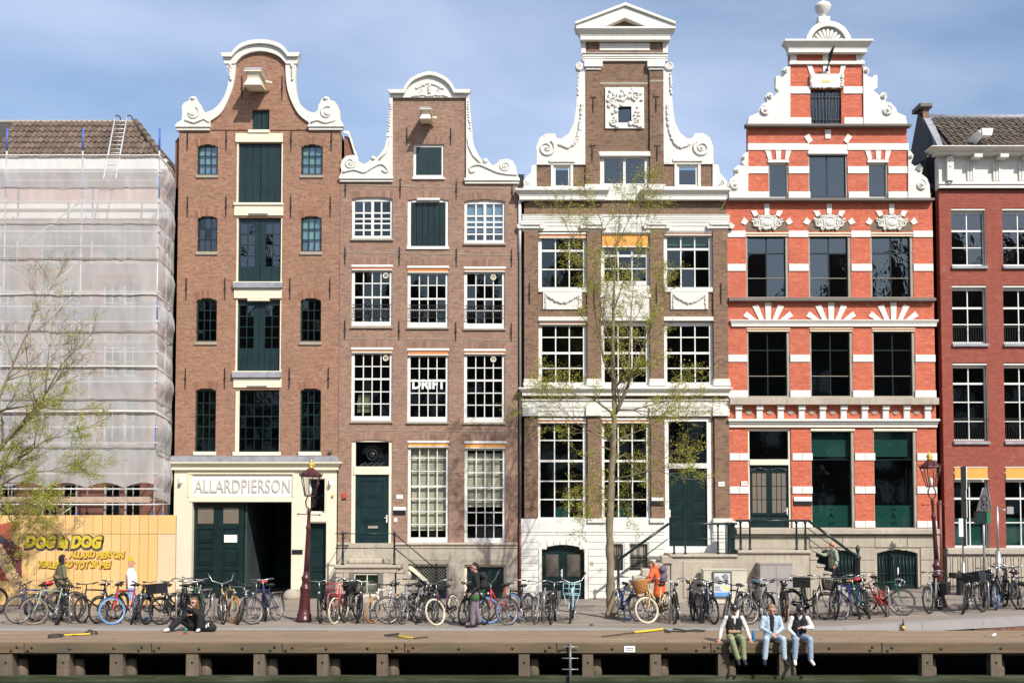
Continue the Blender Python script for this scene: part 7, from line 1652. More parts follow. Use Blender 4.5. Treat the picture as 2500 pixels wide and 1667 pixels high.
def bike(g, a, lean, frame, kind='step', tyre='k', bar='city', acc=(), steer=0.0, label='', rtyre=None, grp='bicycles parked along the quay'):
    t = bpy.data.objects.new('bicycle', None); C.objects.link(t); t.empty_display_size = .2
    t.location = g; t.scale = (1.06,)*3
    t.rotation_euler = (R(lean), 0, R(-90+a)); tag(t, label, 'bicycle', grp)
    S = Matrix.Translation(HB) @ Matrix.Rotation(R(steer), 4, STEER_AX) @ Matrix.Translation(-HB)
    part(t, 'frame', kind, FR[frame])
    fk = part(t, 'fork', 'fork', FR[frame] if 'sf' not in acc else M['chrome'], S)
    for nm, loc, ty, ms in (('front_wheel',FH,tyre,S),('rear_wheel',HUBR,rtyre or tyre,Matrix())):
        w = part(t, nm, 'rim', M['rim'] if ty in 'kto' else M['steel'], ms @ Matrix.Translation(loc) @ Matrix.Rotation(random.random()*6, 4, 'Y')); part(w, 'tyre', 'tyre', TY[ty])
    hb = part(t, 'handlebar', 'bar_'+bar, M['chrome'] if 'kb' not in acc else M['black'], S)
    if bar != 'drop':
        for q in 'LR': part(hb, 'grip', {'city':'grip','flat':'grip_flat','high':'grip_high'}[bar]+q, M['black'])
    part(t, 'saddle', 'saddle', M['leather'] if 'ls' in acc else M['black']); part(t, 'chain_guard', 'chain', M['black'] if 'kc' in acc or kind == 'step' else M['chrome']); part(t, 'crank', 'pedal', M['steel'])
    if 'nm' not in acc: part(t, 'mudguard', 'mud_f', FR['black'], S); part(t, 'mudguard', 'mud_r', FR['black'])
    if 'nr' not in acc: part(t, 'luggage_rack', 'rack', M['black'] if 'sr' not in acc else M['chrome'])
    part(t, 'headlamp', 'lampf', M['chrome'], S); part(t, 'kickstand', 'stand', M['steel'])
    for k, nm, mt, ms in (('frack','front_rack',FR[frame],S),('crate','crate',M['black'],S),('basket','basket',M['black'],S),('wicker','wicker_basket',M['wicker'],S),('pannier','pannier',M['black'],None),('gpannier','pannier',FR['grey'],None),('saddlecover','saddle_cover',M['leather'],None),('redbag','saddle_cover',FR['red'],None),('bluebag','saddle_cover',FR['teal'],None)):
        if k in acc: part(t, nm, {'gpannier':'pannier','redbag':'saddlecover','bluebag':'saddlecover'}.get(k, k), mt, ms)
    return t
def bg(cr, x, y): return cr.g(x, y)
BL = [ # crop, x, y of the front wheel's foot, turn, lean, frame, kind, tyre, bar, extras, steer, label
 (K7,-30,640,60,6,'black','diamond','k','city',(),10,'black bicycle cut by the picture edge beside the painted mural'),
 (K7,250,772,-62,4,'blue','diamond','g','flat',('redbag','kb'),8,'blue bicycle with red saddle bag and pale rimmed front wheel'),
 (K7,462,788,-58,3,'sage','diamond','t','flat',('kb','nr'),-6,'sage green bicycle with brown tyres beside the walking woman'),
 (K7,748,788,14,-14,'black','step','k','flat',('kb',),12,'black bicycle leaning hard just after the walking woman'),
 (K7,1100,768,-30,9,'black','diamond','k','flat',('kb','nm','nr'),18,'black mountain bicycle with fat tyres near the lettered boards'),
 (K7,1300,772,-12,-6,'black','step','k','city',(),-14,'black bicycle half hidden by the blue tyred one'),
 (K7,1508,785,-44,4,'red','diamond','b','flat',('kb','nr'),-12,'red bicycle with a bright blue front tyre'),
 (K7,1750,782,12,-16,'black','diamond','k','flat',('kb',),6,'black bicycle leaning beside the painted cartoon man'),
 (K7,1960,786,-26,7,'black','step','k','city',(),16,'black bicycle with swept bars left of the crate bicycle'),
 (K8,70,790,-34,5,'black','step','k','city',('crate',),-4,'black bicycle carrying a large black front crate'),
 (K8,345,730,-16,-5,'silver','diamond','k','city',('sr',),10,'silver bicycle standing behind the seated woman'),
 (K8,640,760,40,8,'green','step','k','city',(),-20,'dark green bicycle behind the black rucksack'),
 (K8,905,782,14,3,'gold','diamond','g','high',('sf',),14,'gold bicycle with tall swept bars before the green gate'),
 (K8,1025,770,30,-6,'tan','diamond','o','drop',('nm','nr'),6,'tan racing bicycle with thin tyres before the green gate'),
 (K8,1085,786,8,-14,'silver','diamond','k','flat',('kb',),12,'silver bicycle with suspension fork leaning before the gateway'),
 (K8,1300,784,-38,4,'navy','diamond','g','city',('sr',),-8,'navy bicycle with grey tyres before the dark passage'),
 (K8,1465,742,10,5,'blue','step','k','city',('redbag',),8,'blue bicycle with a red cloth over its saddle beside the lamp'),
 (D_,1305,1095,-4,6,'black','step','k','city',(),6,'black bicycle next to the two red ones by the lamp'),
 (D_,1418,1100,-12,-3,'red','step','c','city',('frack',),-8,'red transport bicycle with red front rack and cream tyre'),
 (D_,1492,1075,6,-7,'red','step','c','city',('basket',),14,'red bicycle with cream tyres and a black wire basket'),
 (K1,335,888,4,-5,'black','step','k','city',(),8,'black bicycle at the steel hoop below the small stoop window'),
 (K1,505,890,-46,-4,'white','diamond','o','flat',('kb','nm','nr'),22,'white bicycle with tan walled front tyre below the stoop'),
 (K1,700,895,-62,5,'silver','step','g','city',('sr',),-6,'silver bicycle seen side on below the stone steps'),
 (K1,855,900,-32,6,'grey','diamond','g','flat',('sr',),8,'grey bicycle with grey tyres below the stone steps'),
 (K1,1000,880,22,-22,'black','step','g','city',(),10,'black bicycle leaning far over before the cellar door'),
 (K1,1250,912,-38,9,'purple','step','c','city',('sr',),-4,'dark purple bicycle with cream front tyre before the cellar opening'),
 (K1,1540,905,-34,-5,'green','diamond','k','flat',('kb',),10,'green bicycle pushed up behind the man with the rucksack'),
 (K2,10,905,38,4,'black','diamond','g','city',(),-10,'black bicycle with grey tyres right of the man with the rucksack'),
 (K2,90,890,-64,12,'red','step','b','high',('nr',),6,'red bicycle with blue tyres and tall bars'),
 (K2,285,908,-52,4,'black','diamond','g','city',(),-6,'black bicycle with grey tyres beside the red one near the downpipe'),
 (K2,595,898,-22,3,'silver','step','g','city',('gpannier','sr'),6,'silver bicycle with grey panniers before the white base wall'),
 (K2,765,902,-8,-4,'black','diamond','k','city',('nr',),-4,'black bicycle by the hoop before the arched cellar door'),
 (K2,988,888,-6,-2,'lblue','step','k','high',('frack',),2,'pale blue bicycle with a large front carrier'),
 (K3,195,1150,16,-18,'blue','step','b','city',(),6,'blue bicycle with blue tyres leaning behind the wicker basket bicycle'),
 (K3,370,1165,-40,8,'orange','diamond','g','city',('nr',),0,'orange framed bicycle beside the wicker basket'),
 (K3,525,1200,-60,5,'tan','step','c','city',('wicker',),-8,'tan bicycle with wicker basket and pale wheels'),
 (K3,930,1205,-12,4,'black','diamond','k','city',('nr',),14,'black bicycle beside the person in the orange coat'),
 (K3,1205,1150,-6,3,'black','step','k','city',('saddlecover',),6,'black bicycle with a tan padded saddle before the poster cabinet'),
 (K3,1335,1195,-18,-4,'navy','diamond','k','city',(),-12,'navy bicycle before the poster cabinet'),
 (K3,1530,1210,10,5,'silver','step','k','city',('sr',),4,'silver bicycle right of the hoops at the poster cabinet'),
 (K4,330,560,-28,-8,'black','diamond','k','flat',('kb',),10,'black bicycle behind the man in the white hood'),
 (K4,760,575,-66,4,'grey','diamond','g','city',(),0,'grey bicycle seen side on between the seated men'),
 (K4,1000,520,14,-12,'black','step','k','city',('bluebag',),8,'black bicycle with a blue saddle cover before the grey cabinet'),
 (K4,1400,505,-10,4,'black','diamond','o','city',(),-10,'black bicycle with a tan tyre before the grey cabinet'),
 (K5,110,1150,-18,2,'black','step','k','city',('crate',),4,'black bicycle with a dark front box behind the capped man'),
 (K5,420,1185,66,-4,'black','step','k','city',('basket',),8,'black bicycle with wire basket turned away towards the steps'),
 (K5,655,1188,-58,6,'blue','diamond','g','city',('ls','sr'),-4,'blue bicycle with pale wheel and brown saddle by the bare legged man'),
 (K5,900,1178,-26,14,'teal','diamond','k','city',('redbag',),8,'dark teal bicycle with a red bag in the crowded rack'),
 (K5,1030,1175,-16,10,'black','step','k','city',(),-6,'black bicycle leaning in the crowded rack by the newel post'),
 (K5,1270,1145,-32,34,'red','step','k','flat',('kb',),16,'dark bicycle with a red frame toppled against the steel hoop'),
 (K5,1460,1130,62,-3,'green','diamond','g','drop',('nr','nm'),0,'green racing bicycle with a large bare front wheel'),
 (K6,930,642,-34,3,'silver','step','k','city',('pannier','sr'),-10,'silver bicycle with black panniers at the lamp foot'),
 (K6,1370,645,-26,-10,'black','diamond','k','flat',('kb',),10,'black bicycle leaning left of the steel post'),
 (K6,1640,618,-40,5,'black','step','k','flat',('kb','crate'),-8,'black bicycle with a dark crate near the steel post'),
 (K6,1815,590,-14,4,'black','diamond','b','city',(),6,'black bicycle with a blue front tyre behind the steel post'),
 (K6,1925,545,-18,-6,'black','step','k','city',(),8,'black bicycle just right of the thick steel mast'),
 (K6,2110,585,-40,6,'grey','diamond','k','city',(),-4,'grey bicycle at the right end of the quay'),
]
for cr, x, y, a, ln, fr_, kd, ty, br, ac, sr, lb in BL:
    if abs(a) > 36: sr += .42*a; a *= .58
    bike(bg(cr, x, y), a, ln, fr_, kd, ty, br, ac, sr, lb)
BACK = [(K7,120,660,'black','left of the sage green bicycle'),(K7,640,650,'black','behind the walking woman'),(K7,1190,650,'grey','behind the fat tyred bicycle'),(K7,1640,640,'black','behind the red bicycle with the blue tyre'),(K7,2060,650,'black','behind the crate bicycle'),(K8,520,640,'black','behind the seated woman\'s head'),(K8,820,650,'green','behind the gold bicycle'),(K8,1180,640,'black','before the dark passage'),(K1,440,760,'black','below the small stoop window'),(K1,790,760,'grey','below the stone steps'),(K1,1150,760,'black','before the cellar opening'),(K1,1370,770,'silver','right of the cream tyred bicycle'),(K2,200,770,'black','near the downpipe'),(K2,680,770,'black','before the arched cellar door'),(K3,300,1010,'navy','behind the wicker basket'),(K3,720,1030,'black','at the feet of the orange coat'),(K3,1270,1020,'black','left of the poster'),(K3,1440,1030,'grey','below the poster'),(K4,620,420,'black','behind the two left seated men'),(K4,1180,400,'black','below the grey cabinet'),(K5,230,1030,'black','behind the capped man'),(K5,800,1020,'black','at the bare legged man'),(K5,1130,1010,'navy','by the newel post'),(K6,1560,500,'black','left of the steel mast'),(K6,2030,470,'black','at the right end')]
for i, (cr, x, y, c_, l) in enumerate(BACK):
    if i not in (2,5,8,10,16,19,20,23): continue
    a_ = 180+random.uniform(-38,38); q = bg(cr, x, y); q.y = max(min(q.y, -6.3), -7.2)
    bike(q+Vector((0,0,gz(q.x)-q.z)), a_, random.uniform(-9,9), c_, 'step' if i % 2 else 'diamond', 'k', ('city','flat','city')[i % 3], ('kb',) if i % 3 else ('pannier',), random.uniform(-15,15), {'black':'black','grey':'grey','green':'dark green','navy':'navy','silver':'silver'}[c_]+' bicycle turned away in the back row '+l)
# steel hoops for the bicycles
HP = [(K7,462,772),(K7,922,775),(K7,1390,770),(K7,1868,775),(K8,272,775),(K8,748,790),(K8,1218,700),(D_,1362,1090),(K1,405,885),(K1,815,890),(K1,1245,850),(K1,1625,885),(K2,270,890),(K2,690,890),(K3,840,1205),(K3,1330,1190),(K4,1255,545),(K5,312,1195),(K5,1290,1140),(K6,1715,600),(K3,60,1150)]
HLB = ['by the sage green bicycle','after the walking woman','under the red bicycle','beside the painted man','beside the black crate','behind the black rucksack','before the dark passage','between the red bicycles','before the small stoop window','below the stone steps','at the cellar opening','behind the man with the rucksack','beside the downpipe','before the arched cellar door','beside the orange coat','before the poster cabinet','before the grey cabinet','behind the capped man','by the green racing bicycle','near the steel mast','beside the street tree']
hm = MB(); hm.tube([(0,0,0),(0,0,.66),(0,.03,.74),(0,.10,.79),(0,.50,.79),(0,.57,.74),(0,.60,.66),(0,.60,0)], .024, 8); hm = hm.mesh('bar', M['steel']); hm2 = MB(); hm2.tube([(0,0,.40),(0,.60,.40)], .02, 7); hm2 = hm2.mesh('cross_bar', M['steel'])
for (cr, x, y), l in zip(HP, HLB):
    t = thing('bike_hoop', cr.g(x, y), 'steel bicycle hoop '+l, 'bike rack', 'steel hoops along the quay', rz=R(random.uniform(-14,14))); o = link('bar', hm, t, local=True); o = link('cross_bar', hm2, t, local=True)
# ------------------------------------------------------------------ cabinets, signs and small things
def cabinet(name, r, y, d, mat, label):
    t = thing(name, ((r[0]+r[1])/2, y, gz(r[0])), label, 'cabinet'); b = MB(); b.cham(r[0],r[1],y,y+d,r[2],r[3],.015); b.build('body', mat, t); b = MB(); b.box(r[0]-.015,r[1]+.015,y-.02,y+d+.02,r[3]+.001,r[3]+.035); b.build('lid', mat, t)
    xm = (r[0]+r[1])/2; b = MB(); b.box(xm-.006,xm+.006,y-.004,y+.001,r[2]+.08,r[3]-.05); b.build('door_seam', M['stone_d'], t); b = MB(); b.box(xm+.05,xm+.09,y-.02,y,(r[2]+r[3])/2-.06,(r[2]+r[3])/2+.06); b.build('handle', M['steel'], t); return t
M['cab_cream'] = paint('cabinet_cream', (0.55,0.52,0.42), .6, .08, 2, .05, .2); M['cab_grey'] = paint('cabinet_grey', (0.33,0.30,0.29), .6, .08, 2, .05, .25)
YC = -2.0; r = K3.r(1362,385,2030,820,YC); r = (r[0],r[1],.02,r[3]); cb = cabinet('utility_cabinet', r, YC, .45, M['cab_cream'], 'cream utility cabinet with a poster panel below the stone stoop')
r = K3.r(1500,402,1795,805,YC); b = MB(); b.box(r[0],r[1],YC-.05,YC-.003,r[2],r[3]); pf = b.build('poster_frame', paint('poster_frame',(0.07,0.085,0.085),.5), cb)
i_ = (r[0]+.05,r[1]-.05,r[2]+.05,r[3]-.05); w, h_ = i_[1]-i_[0], i_[3]-i_[2]
PM = {'pw':paint('poster_pale',(0.58,0.59,0.60),.6,.1,5),'pg':paint('poster_grey',(0.25,0.25,0.26),.6,.2,9),'pk':paint('poster_dark',(0.06,0.06,0.07),.6,.2,9),'py':paint('poster_yellow',(0.75,0.72,0.05),.6),'pb':paint('poster_blue',(0.11,0.30,0.62),.6)}
def pp(nm, mt, pts, k): b = MB(); b.prism([(i_[0]+w*x,i_[2]+h_*z) for x, z in pts], YC-.051-.001*k, YC-.0505-.001*k+.0006); b.build(nm, PM[mt], pf)
pp('poster_sheet','pw',[(0,0),(1,0),(1,1),(0,1)],1); pp('poster_band','pb',[(0,0),(1,0),(1,.17),(0,.17)],2); pp('poster_head','pg',[(.55,.70),(.80,.66),(.90,.82),(.82,.95),(.62,.97),(.50,.88)],2); pp('poster_head','pg',[(.05,.62),(.28,.55),(.36,.72),(.28,.85),(.08,.86),(.0,.74)],2); pp('poster_collar','pk',[(.62,.70),(.74,.48),(.90,.66),(.80,.74)],3); pp('poster_cap','pk',[(.45,.84),(.62,.80),(.64,.86),(.50,.88)],3); pp('poster_stripe','py',[(.52,.42),(.98,.26),(1.0,.32),(.58,.48)],4); pp('poster_text','pk',[(.05,.26),(.45,.22),(.46,.24),(.05,.29)],4); pp('poster_text','pk',[(.05,.33),(.38,.30),(.38,.33),(.05,.36)],4); pp('poster_text','pk',[(.05,.40),(.34,.38),(.34,.41),(.05,.43)],4)
r = N.r(272,1218,500,1440,-1.9); cabinet('utility_cabinet', (r[0],r[1],gz(r[0])+.01,r[3]), -1.9, .55, M['cab_grey'], 'grey brown utility cabinet below the stoop of the red house')
# signs and masts on the right
p0 = Q.g(678,1232); t = thing('sign_post', p0, 'thin steel post with tall dark sign backs before the dark red house', 'sign'); yy = p0.y
b = MB(); zt = Q.p(0,190,yy)[1]; b.tube([p0,(p0.x,yy,zt)], .03, 8); b.build('pole', M['steel'], t); b = MB(); b.tube([p0,(p0.x,yy,p0.z+1.0)], .06, 8); b.build('sleeve', M['steel'], t)
for a, mt in (((648,195,692,380),'black'),((652,385,690,465),'black'),((655,470,695,612),'black'),((668,620,692,842),'black'),((632,618,662,765),'sign_white')): r = Q.r(*a,yy); b = MB(); b.rect(r, yy-.06, yy-.04); b.build('sign_plate', M[mt], t); b = MB(); b.box(r[1]-.0,r[1]+.02,yy-.06,yy-.035,r[2],r[3]); b.build('sign_edge', M['sign_white'], t)
p0 = onground(2405,1468); t = thing('sign_post', p0, 'steel post with a dark three sided bicycle sign and green box', 'sign'); yy = p0.y; b = MB(); b.tube([p0,(p0.x,yy,Q.p(0,400,yy)[1])], .035, 8); b.build('pole', M['steel'], t)
pts = Q.P([(768,558),(818,370),(858,358),(892,545)],yy); b = MB(); b.prism(pts, yy-.12, yy-.09); sg = b.build('sign_plate', paint('sign_grey',(0.10,0.10,0.105),.5), t); b = MB(); b.tube([(x,yy-.125,z) for x, z in pts], .016, 5, closed=True); b.build('sign_border', M['steel'], sg)
q = Q.p(825,480,yy); b = MB()
for s in (-1,1): b.ring((q[0]+.02,yy-.123,q[1]-.03+.11*s), .085, .014, 'y', 14, 5)
b.tube([(q[0]+.02,yy-.125,q[1]+.08),(q[0]-.06,yy-.125,q[1]),(q[0]+.02,yy-.125,q[1]-.14)], .012, 5); b.build('bicycle_symbol', M['black'], sg)
M['sgreen'] = paint('sign_green', (0.01,0.16,0.06), .5); r = Q.r(770,562,885,655,yy); b = MB(); b.rect((r[0],r[1]-.12,r[2],r[3]), yy-.1, yy+.1); b.build('green_box', M['green'], t); b = MB(); b.box(r[1]-.11,r[1],yy-.1,yy+.1,r[2],r[3]); b.build('green_panel', M['sgreen'], t)
p0 = Q.g(965,1255); t = thing('steel_mast', p0, 'thick steel mast with a slim top and side arm at the right end', 'mast'); yy = p0.y; b = MB(); b.tube([p0,(p0.x,yy,Q.p(0,880,yy)[1])], .085, 10); b.build('lower_tube', M['steel'], t); b = MB(); b.tube([(p0.x,yy,Q.p(0,880,yy)[1]),(p0.x,yy,Q.p(0,520,yy)[1])], .035, 8); b.build('upper_tube', M['steel'], t); a = Q.p(965,548,yy); c_ = Q.p(1050,548,yy); b = MB(); b.tube([(a[0],yy,a[1]),(c_[0],yy,c_[1])], .025, 6); b.build('arm', M['steel'], t); b = MB(); b.box(c_[0]-.1,c_[0]+.1,yy-.06,yy+.06,c_[1]-.12,c_[1]+.1); b.build('camera_head', M['cab_grey'], t)
r = Q.r(600,1065,930,1125,-3.0); t = thing('bench', ((r[0]+r[1])/2,-2.8,gz(r[0])), 'low black street bench against the iron fence behind the posts', 'bench'); b = MB(); b.cham(r[0],r[1],-3.0,-2.5,r[3]-.16,r[3],.03); b.build('seat', M['black'], t)
for x in (r[0]+.2,r[1]-.3): b = MB(); b.box(x,x+.1,-2.9,-2.6,gz(x),r[3]-.161); b.build('leg', M['black'], t)
# canal ladder
zr_ = at(1392,1570,DECK1-.2).z; x0 = at(1392,1600,DECK1-.2).x; t = thing('canal_ladder', (x0,DECK1-.2,-1), 'single pole steel ladder with cross rungs on the deck front', 'ladder'); b = MB(); b.tube([(x0,DECK1-.2,-1.2),(x0,DECK1-.2,.0)], .032, 8); b.build('pole', FR['grey'], t)
for v in (1578,1606,1633): z = at(1392,v,DECK1-.2).z; b = MB(); b.tube([(x0-.2,DECK1-.2,z),(x0+.2,DECK1-.2,z)], .014, 6); b.build('rung', M['steel'], t)
b = MB(); b.box(x0-.02,x0+.02,DECK1-.19,DECK1-.1,-.16,-.12); b.build('bracket', M['steel'], t)
# straps lying on the deck
M['strap_y'] = paint('strap_yellow', (0.72,0.50,0.03), .6); M['strap_k'] = paint('strap_black', (0.03,0.028,0.025), .8)
def strap(label, segs):
    t = None
    for mt, cr, pts, r_ in segs:
        P = [cr.g(x, y) for x, y in pts]; P = [Vector((a,c_)) for a, c_ in spline([(p.x,p.y) for p in P],5)]; b = MB(); b.tube([(p.x,p.y,.012+r_) for p in P], r_, 6)
        if t is None: t = thing('mooring_strap', (P[0].x,P[0].y,0), label, 'strap', 'straps lying on the deck')
        b.build('sleeve' if mt == 'strap_y' else 'rope', M[mt], t)
strap('black and yellow strap looped on the deck before the hoarding', [('strap_k',K7,[(650,968),(660,945),(760,935),(840,945),(780,962),(660,968)],.022),('strap_y',K7,[(855,942),(1000,938),(1200,925)],.022),('strap_k',K7,[(840,935),(900,925),(980,942),(1080,925),(1140,905),(1200,865),(1230,890),(1220,920),(1300,915),(1260,885),(1160,895)],.014)])
strap('short black strap with a yellow sleeve lying before the steps', [('strap_k',K1,[(645,1035),(700,1030),(800,1018),(780,1040),(660,1042)],.02),('strap_y',K1,[(800,1045),(880,1060),(970,1070)],.024),('strap_k',K1,[(970,1072),(1050,1062),(1140,1055)],.016)])
strap('long yellow and black strap lying near the tree', [('strap_k',K2,[(1345,1050),(1440,1038),(1640,1012),(1715,1005)],.014),('strap_y',K3,[(300,1355),(520,1335),(750,1305)],.028),('strap_k',K3,[(750,1305),(800,1320),(860,1345),(770,1340),(900,1335),(1090,1345)],.018),('strap_k',K3,[(905,1298),(1000,1310),(1100,1328),(1240,1315),(1385,1328),(1250,1330),(1110,1322)],.02)])
# bottles, can, litter
def lath(name, prof, g, mat, label, cat, n=10):
    b = MB(); b.lathe(prof, (0,0,0), n); o = b.build(name, mat); o.location = g; return tag(o, label, cat)
g = at(2205,1530,KY-.42); o = lath('bottle', [(.033,0),(.035,.01),(.035,.14),(.03,.17),(.014,.22),(.013,.27),(.016,.275),(.016,.29)], (g.x,KY-.42,0.0), paint('bottle_brown',(0.03,0.02,0.008),.15), 'dark beer bottle with yellow label standing against the granite kerb', 'bottle'); b = MB(); b.lathe([(.036,.03),(.036,.12)], (0,0,0), 10); link('paper_label', b.mesh('paper_label', M['strap_y']), o, local=True)
g = K6.g(1750,825); lath('paper_cup', [(.03,0),(.04,.11),(.042,.115)], (g.x,g.y,.04), M['sign_white'], 'crumpled white paper cup dropped at the kerb foot', 'litter').rotation_euler = (0,R(75),.3)
g = at(1841,1560,DECK1+.05); lath('drink_bottle', [(.035,0),(.037,.02),(.037,.12),(.034,.2),(.02,.24),(.018,.27)], (g.x,DECK1+.12,0), paint('bottle_blue',(0.02,0.20,0.42),.3), 'blue drink bottle standing between the two seated men', 'bottle')
g = K8.g(400,890); lath('drink_can', [(.03,0),(.033,.01),(.033,.11),(.028,.12)], g, paint('can_teal',(0.05,0.32,0.28),.3,metal=.3), 'teal drink can standing before the seated woman', 'can')
g = K8.g(398,905); b = MB(); b.box(-.05,.05,-.02,.02,0,.02); o = b.build('snack_wrapper', FR['red']); o.location = g; tag(o, 'small red wrapper lying before the teal can', 'litter')
g = K2.g(1228,912); b = MB(); b.ell((0,0,.02), (.06,.03,.02), 8, 5); o = b.build('bottle_cap_litter', M['black']); o.name = 'litter'; o.location = g; tag(o, 'dark scrap of litter lying on the street left of the tree foot', 'litter')
g = K4.g(845,105); b = MB(); b.box(-.07,.07,-.03,.03,0,.06); o = b.build('paper_bag', FR['orange']); g = at(1842,1455,-1.75); o.location = (g.x,-1.75,gz(g.x)); tag(o, 'orange scrap of packaging at the foot of the grey cabinet', 'litter')
# ------------------------------------------------------------------ trees
M['bark'] = paint('bark', (0.27,0.215,0.135), .9, .4, 5, .7, .5, (0.12,0.10,0.065), fine=.35)
M['twig'] = paint('twig_bark', (0.20,0.125,0.075), .9, .2, 5)
def leaf_mat():
    m, nt, b = nodes('young_leaf'); at_ = nt.nodes.new('ShaderNodeAttribute'); at_.attribute_name = 'rnd'
    rp = nt.nodes.new('ShaderNodeValToRGB'); e = rp.color_ramp.elements; e[0].color = (0.27,0.32,0.03,1); e[1].color = (0.52,0.54,0.075,1); x = e.new(.5); x.color = (0.38,0.43,0.045,1); nt.links.new(at_.outputs['Fac'], rp.inputs['Fac'])
    nt.links.new(rp.outputs['Color'], b.inputs['Base Color']); b.inputs['Roughness'].default_value = .6; b.inputs['Specular IOR Level'].default_value = .2
    tl = nt.nodes.new('ShaderNodeBsdfTranslucent'); nt.links.new(rp.outputs['Color'], tl.inputs['Color']); mx = nt.nodes.new('ShaderNodeMixShader'); mx.inputs['Fac'].default_value = .35
    nt.links.new(b.outputs[0], mx.inputs[1]); nt.links.new(tl.outputs[0], mx.inputs[2]); nt.links.new(mx.outputs[0], nt.nodes['Material Output'].inputs['Surface']); return m
M['leaf'] = leaf_mat()
def tree(name, label, base, trunk, limbs, seed, leaves, lsz=.045, twig_n=7, keep=lambda p: True):
    """trunk: [(dx,dy,z,r)], limbs: list of polylines from the trunk; twigs and leaves grow from the limbs"""
    rnd = random.Random(seed); base = Vector(base); t = thing(name, base, label, 'tree')
    tp, tr_ = [], []
    for p, q in zip(trunk[:-1], trunk[1:]):
        for k in range(7):
            f = k/7; tp.append(base+Vector(p[:3]).lerp(Vector(q[:3]), f)+Vector((rnd.gauss(0,.006),rnd.gauss(0,.006),0))); tr_.append((p[3]*(1-f)+q[3]*f)*rnd.uniform(.93,1.07))
    m = MB(); m.tube(tp, tr_, 12)
    for i in range(len(m.v)-24): v = m.v[i]; s = 1+.09*rnd.gauss(0,1); c = tp[min(i//12,len(tp)-1)]; m.v[i] = (c.x+(v[0]-c.x)*s, c.y+(v[1]-c.y)*s, v[2])
    m.build('trunk', M['bark'], t)
    tips = []; br = MB(); tw = MB()
    def grow(p, d, L, r, lev):
        n = 4; pts = [p]; q = p.copy(); dd = d.copy(); rr = [r]
        for i in range(n):
            dd = (dd+Vector((rnd.gauss(0,.13),rnd.gauss(0,.13),rnd.gauss(.035 if lev < 3 else -.02,.10)))).normalized(); q = q+dd*L/n; pts.append(q.copy()); rr.append(max(.003,r*(1-.72*(i+1)/n)))
        (br if lev < 2 else tw).tube(pts, rr, 6 if lev < 2 else 3)
        if lev >= 2:
            for k in range(1, n+1): tips.append((pts[k], dd.copy(), lev))
        if lev < 3:
            for k in range(twig_n if lev < 2 else 4):
                f = rnd.uniform(.25,1.0)*n; i = min(int(f), n-1); pp = pts[i].lerp(pts[i+1], f-i)
                ax = Vector((rnd.gauss(0,1),rnd.gauss(0,1),rnd.gauss(.1,.7))).normalized(); nd = (dd*.9+ax*.75).normalized()
                grow(pp, nd, L*rnd.uniform(.38,.62), rr[i]*.5, lev+1)
    for l in limbs:
        pts = [base+Vector(p[:3]) for p in l]; r0 = l[0][3]; rr = [p[3] for p in l]; br.tube(pts, rr, 7)
        for i in range(len(pts)-1):
            seg = pts[i+1]-pts[i]
            for k in range(3 if i else 1):
                pp = pts[i].lerp(pts[i+1], rnd.random()); ax = Vector((rnd.gauss(0,1),rnd.gauss(0,1),rnd.gauss(.2,.5))).normalized(); grow(pp, (seg.normalized()+ax*.8).normalized(), rnd.uniform(.7,1.35), max(.008,rr[i]*.5), 1)
        grow(pts[-1], (pts[-1]-pts[-2]).normalized(), 1.0, max(.008,rr[-1]), 1)
    br.build('branches', M['bark'], t); tw.build('twigs', M['twig'], t)
    V = []; F = []; val = []; pool = [x for x in tips if keep(x[0])]
    for i in range(leaves):
        p, d, lev = pool[int(rnd.random()*len(pool))]; s = lsz*rnd.uniform(.6,1.4); c = p+Vector((rnd.gauss(0,.035),rnd.gauss(0,.035),rnd.gauss(-.01,.035)))
        a = Vector((rnd.gauss(0,1),rnd.gauss(0,1),rnd.gauss(-.3,.8))).normalized(); b_ = a.cross(Vector((rnd.gauss(0,1),rnd.gauss(0,1),rnd.gauss(0,1)))).normalized(); o = len(V)
        V += [c, c+a*s*.5+b_*s*.30, c+a*s, c+a*s*.5-b_*s*.30]; F.append((o,o+1,o+2,o+3)); v = rnd.random(); val += [v]*4
    me = bpy.data.meshes.new('crown'); me.from_pydata([tuple(v) for v in V], [], F); a = me.attributes.new('rnd','FLOAT','POINT'); a.data.foreach_set('value', val); me.materials.append(M['leaf']); link('crown', me, t)
    return t
g = onground(1490,1508)
NAR = [1490.0, .80]
def T(u, v, dy=0.0): q = at(NAR[0]+(u-NAR[0])*NAR[1], v, g.y+dy); return (q.x-g.x, dy, q.z)
def TL(*a): return [(*T(*p[:2], p[2]), p[3]) for p in a]
trk = [(-.02,0,-.1,.17),(0,0,.12,.135),(*T(1490,1400),.115),(*T(1487,1290),.105),(*T(1493,1180),.095),(*T(1499,1080),.085),(*T(1503,1000),.078),(*T(1500,930),.06),(*T(1497,850),.05),(*T(1500,760),.04),(*T(1502,680),.03),(*T(1510,590),.02),(*T(1522,500),.012)]
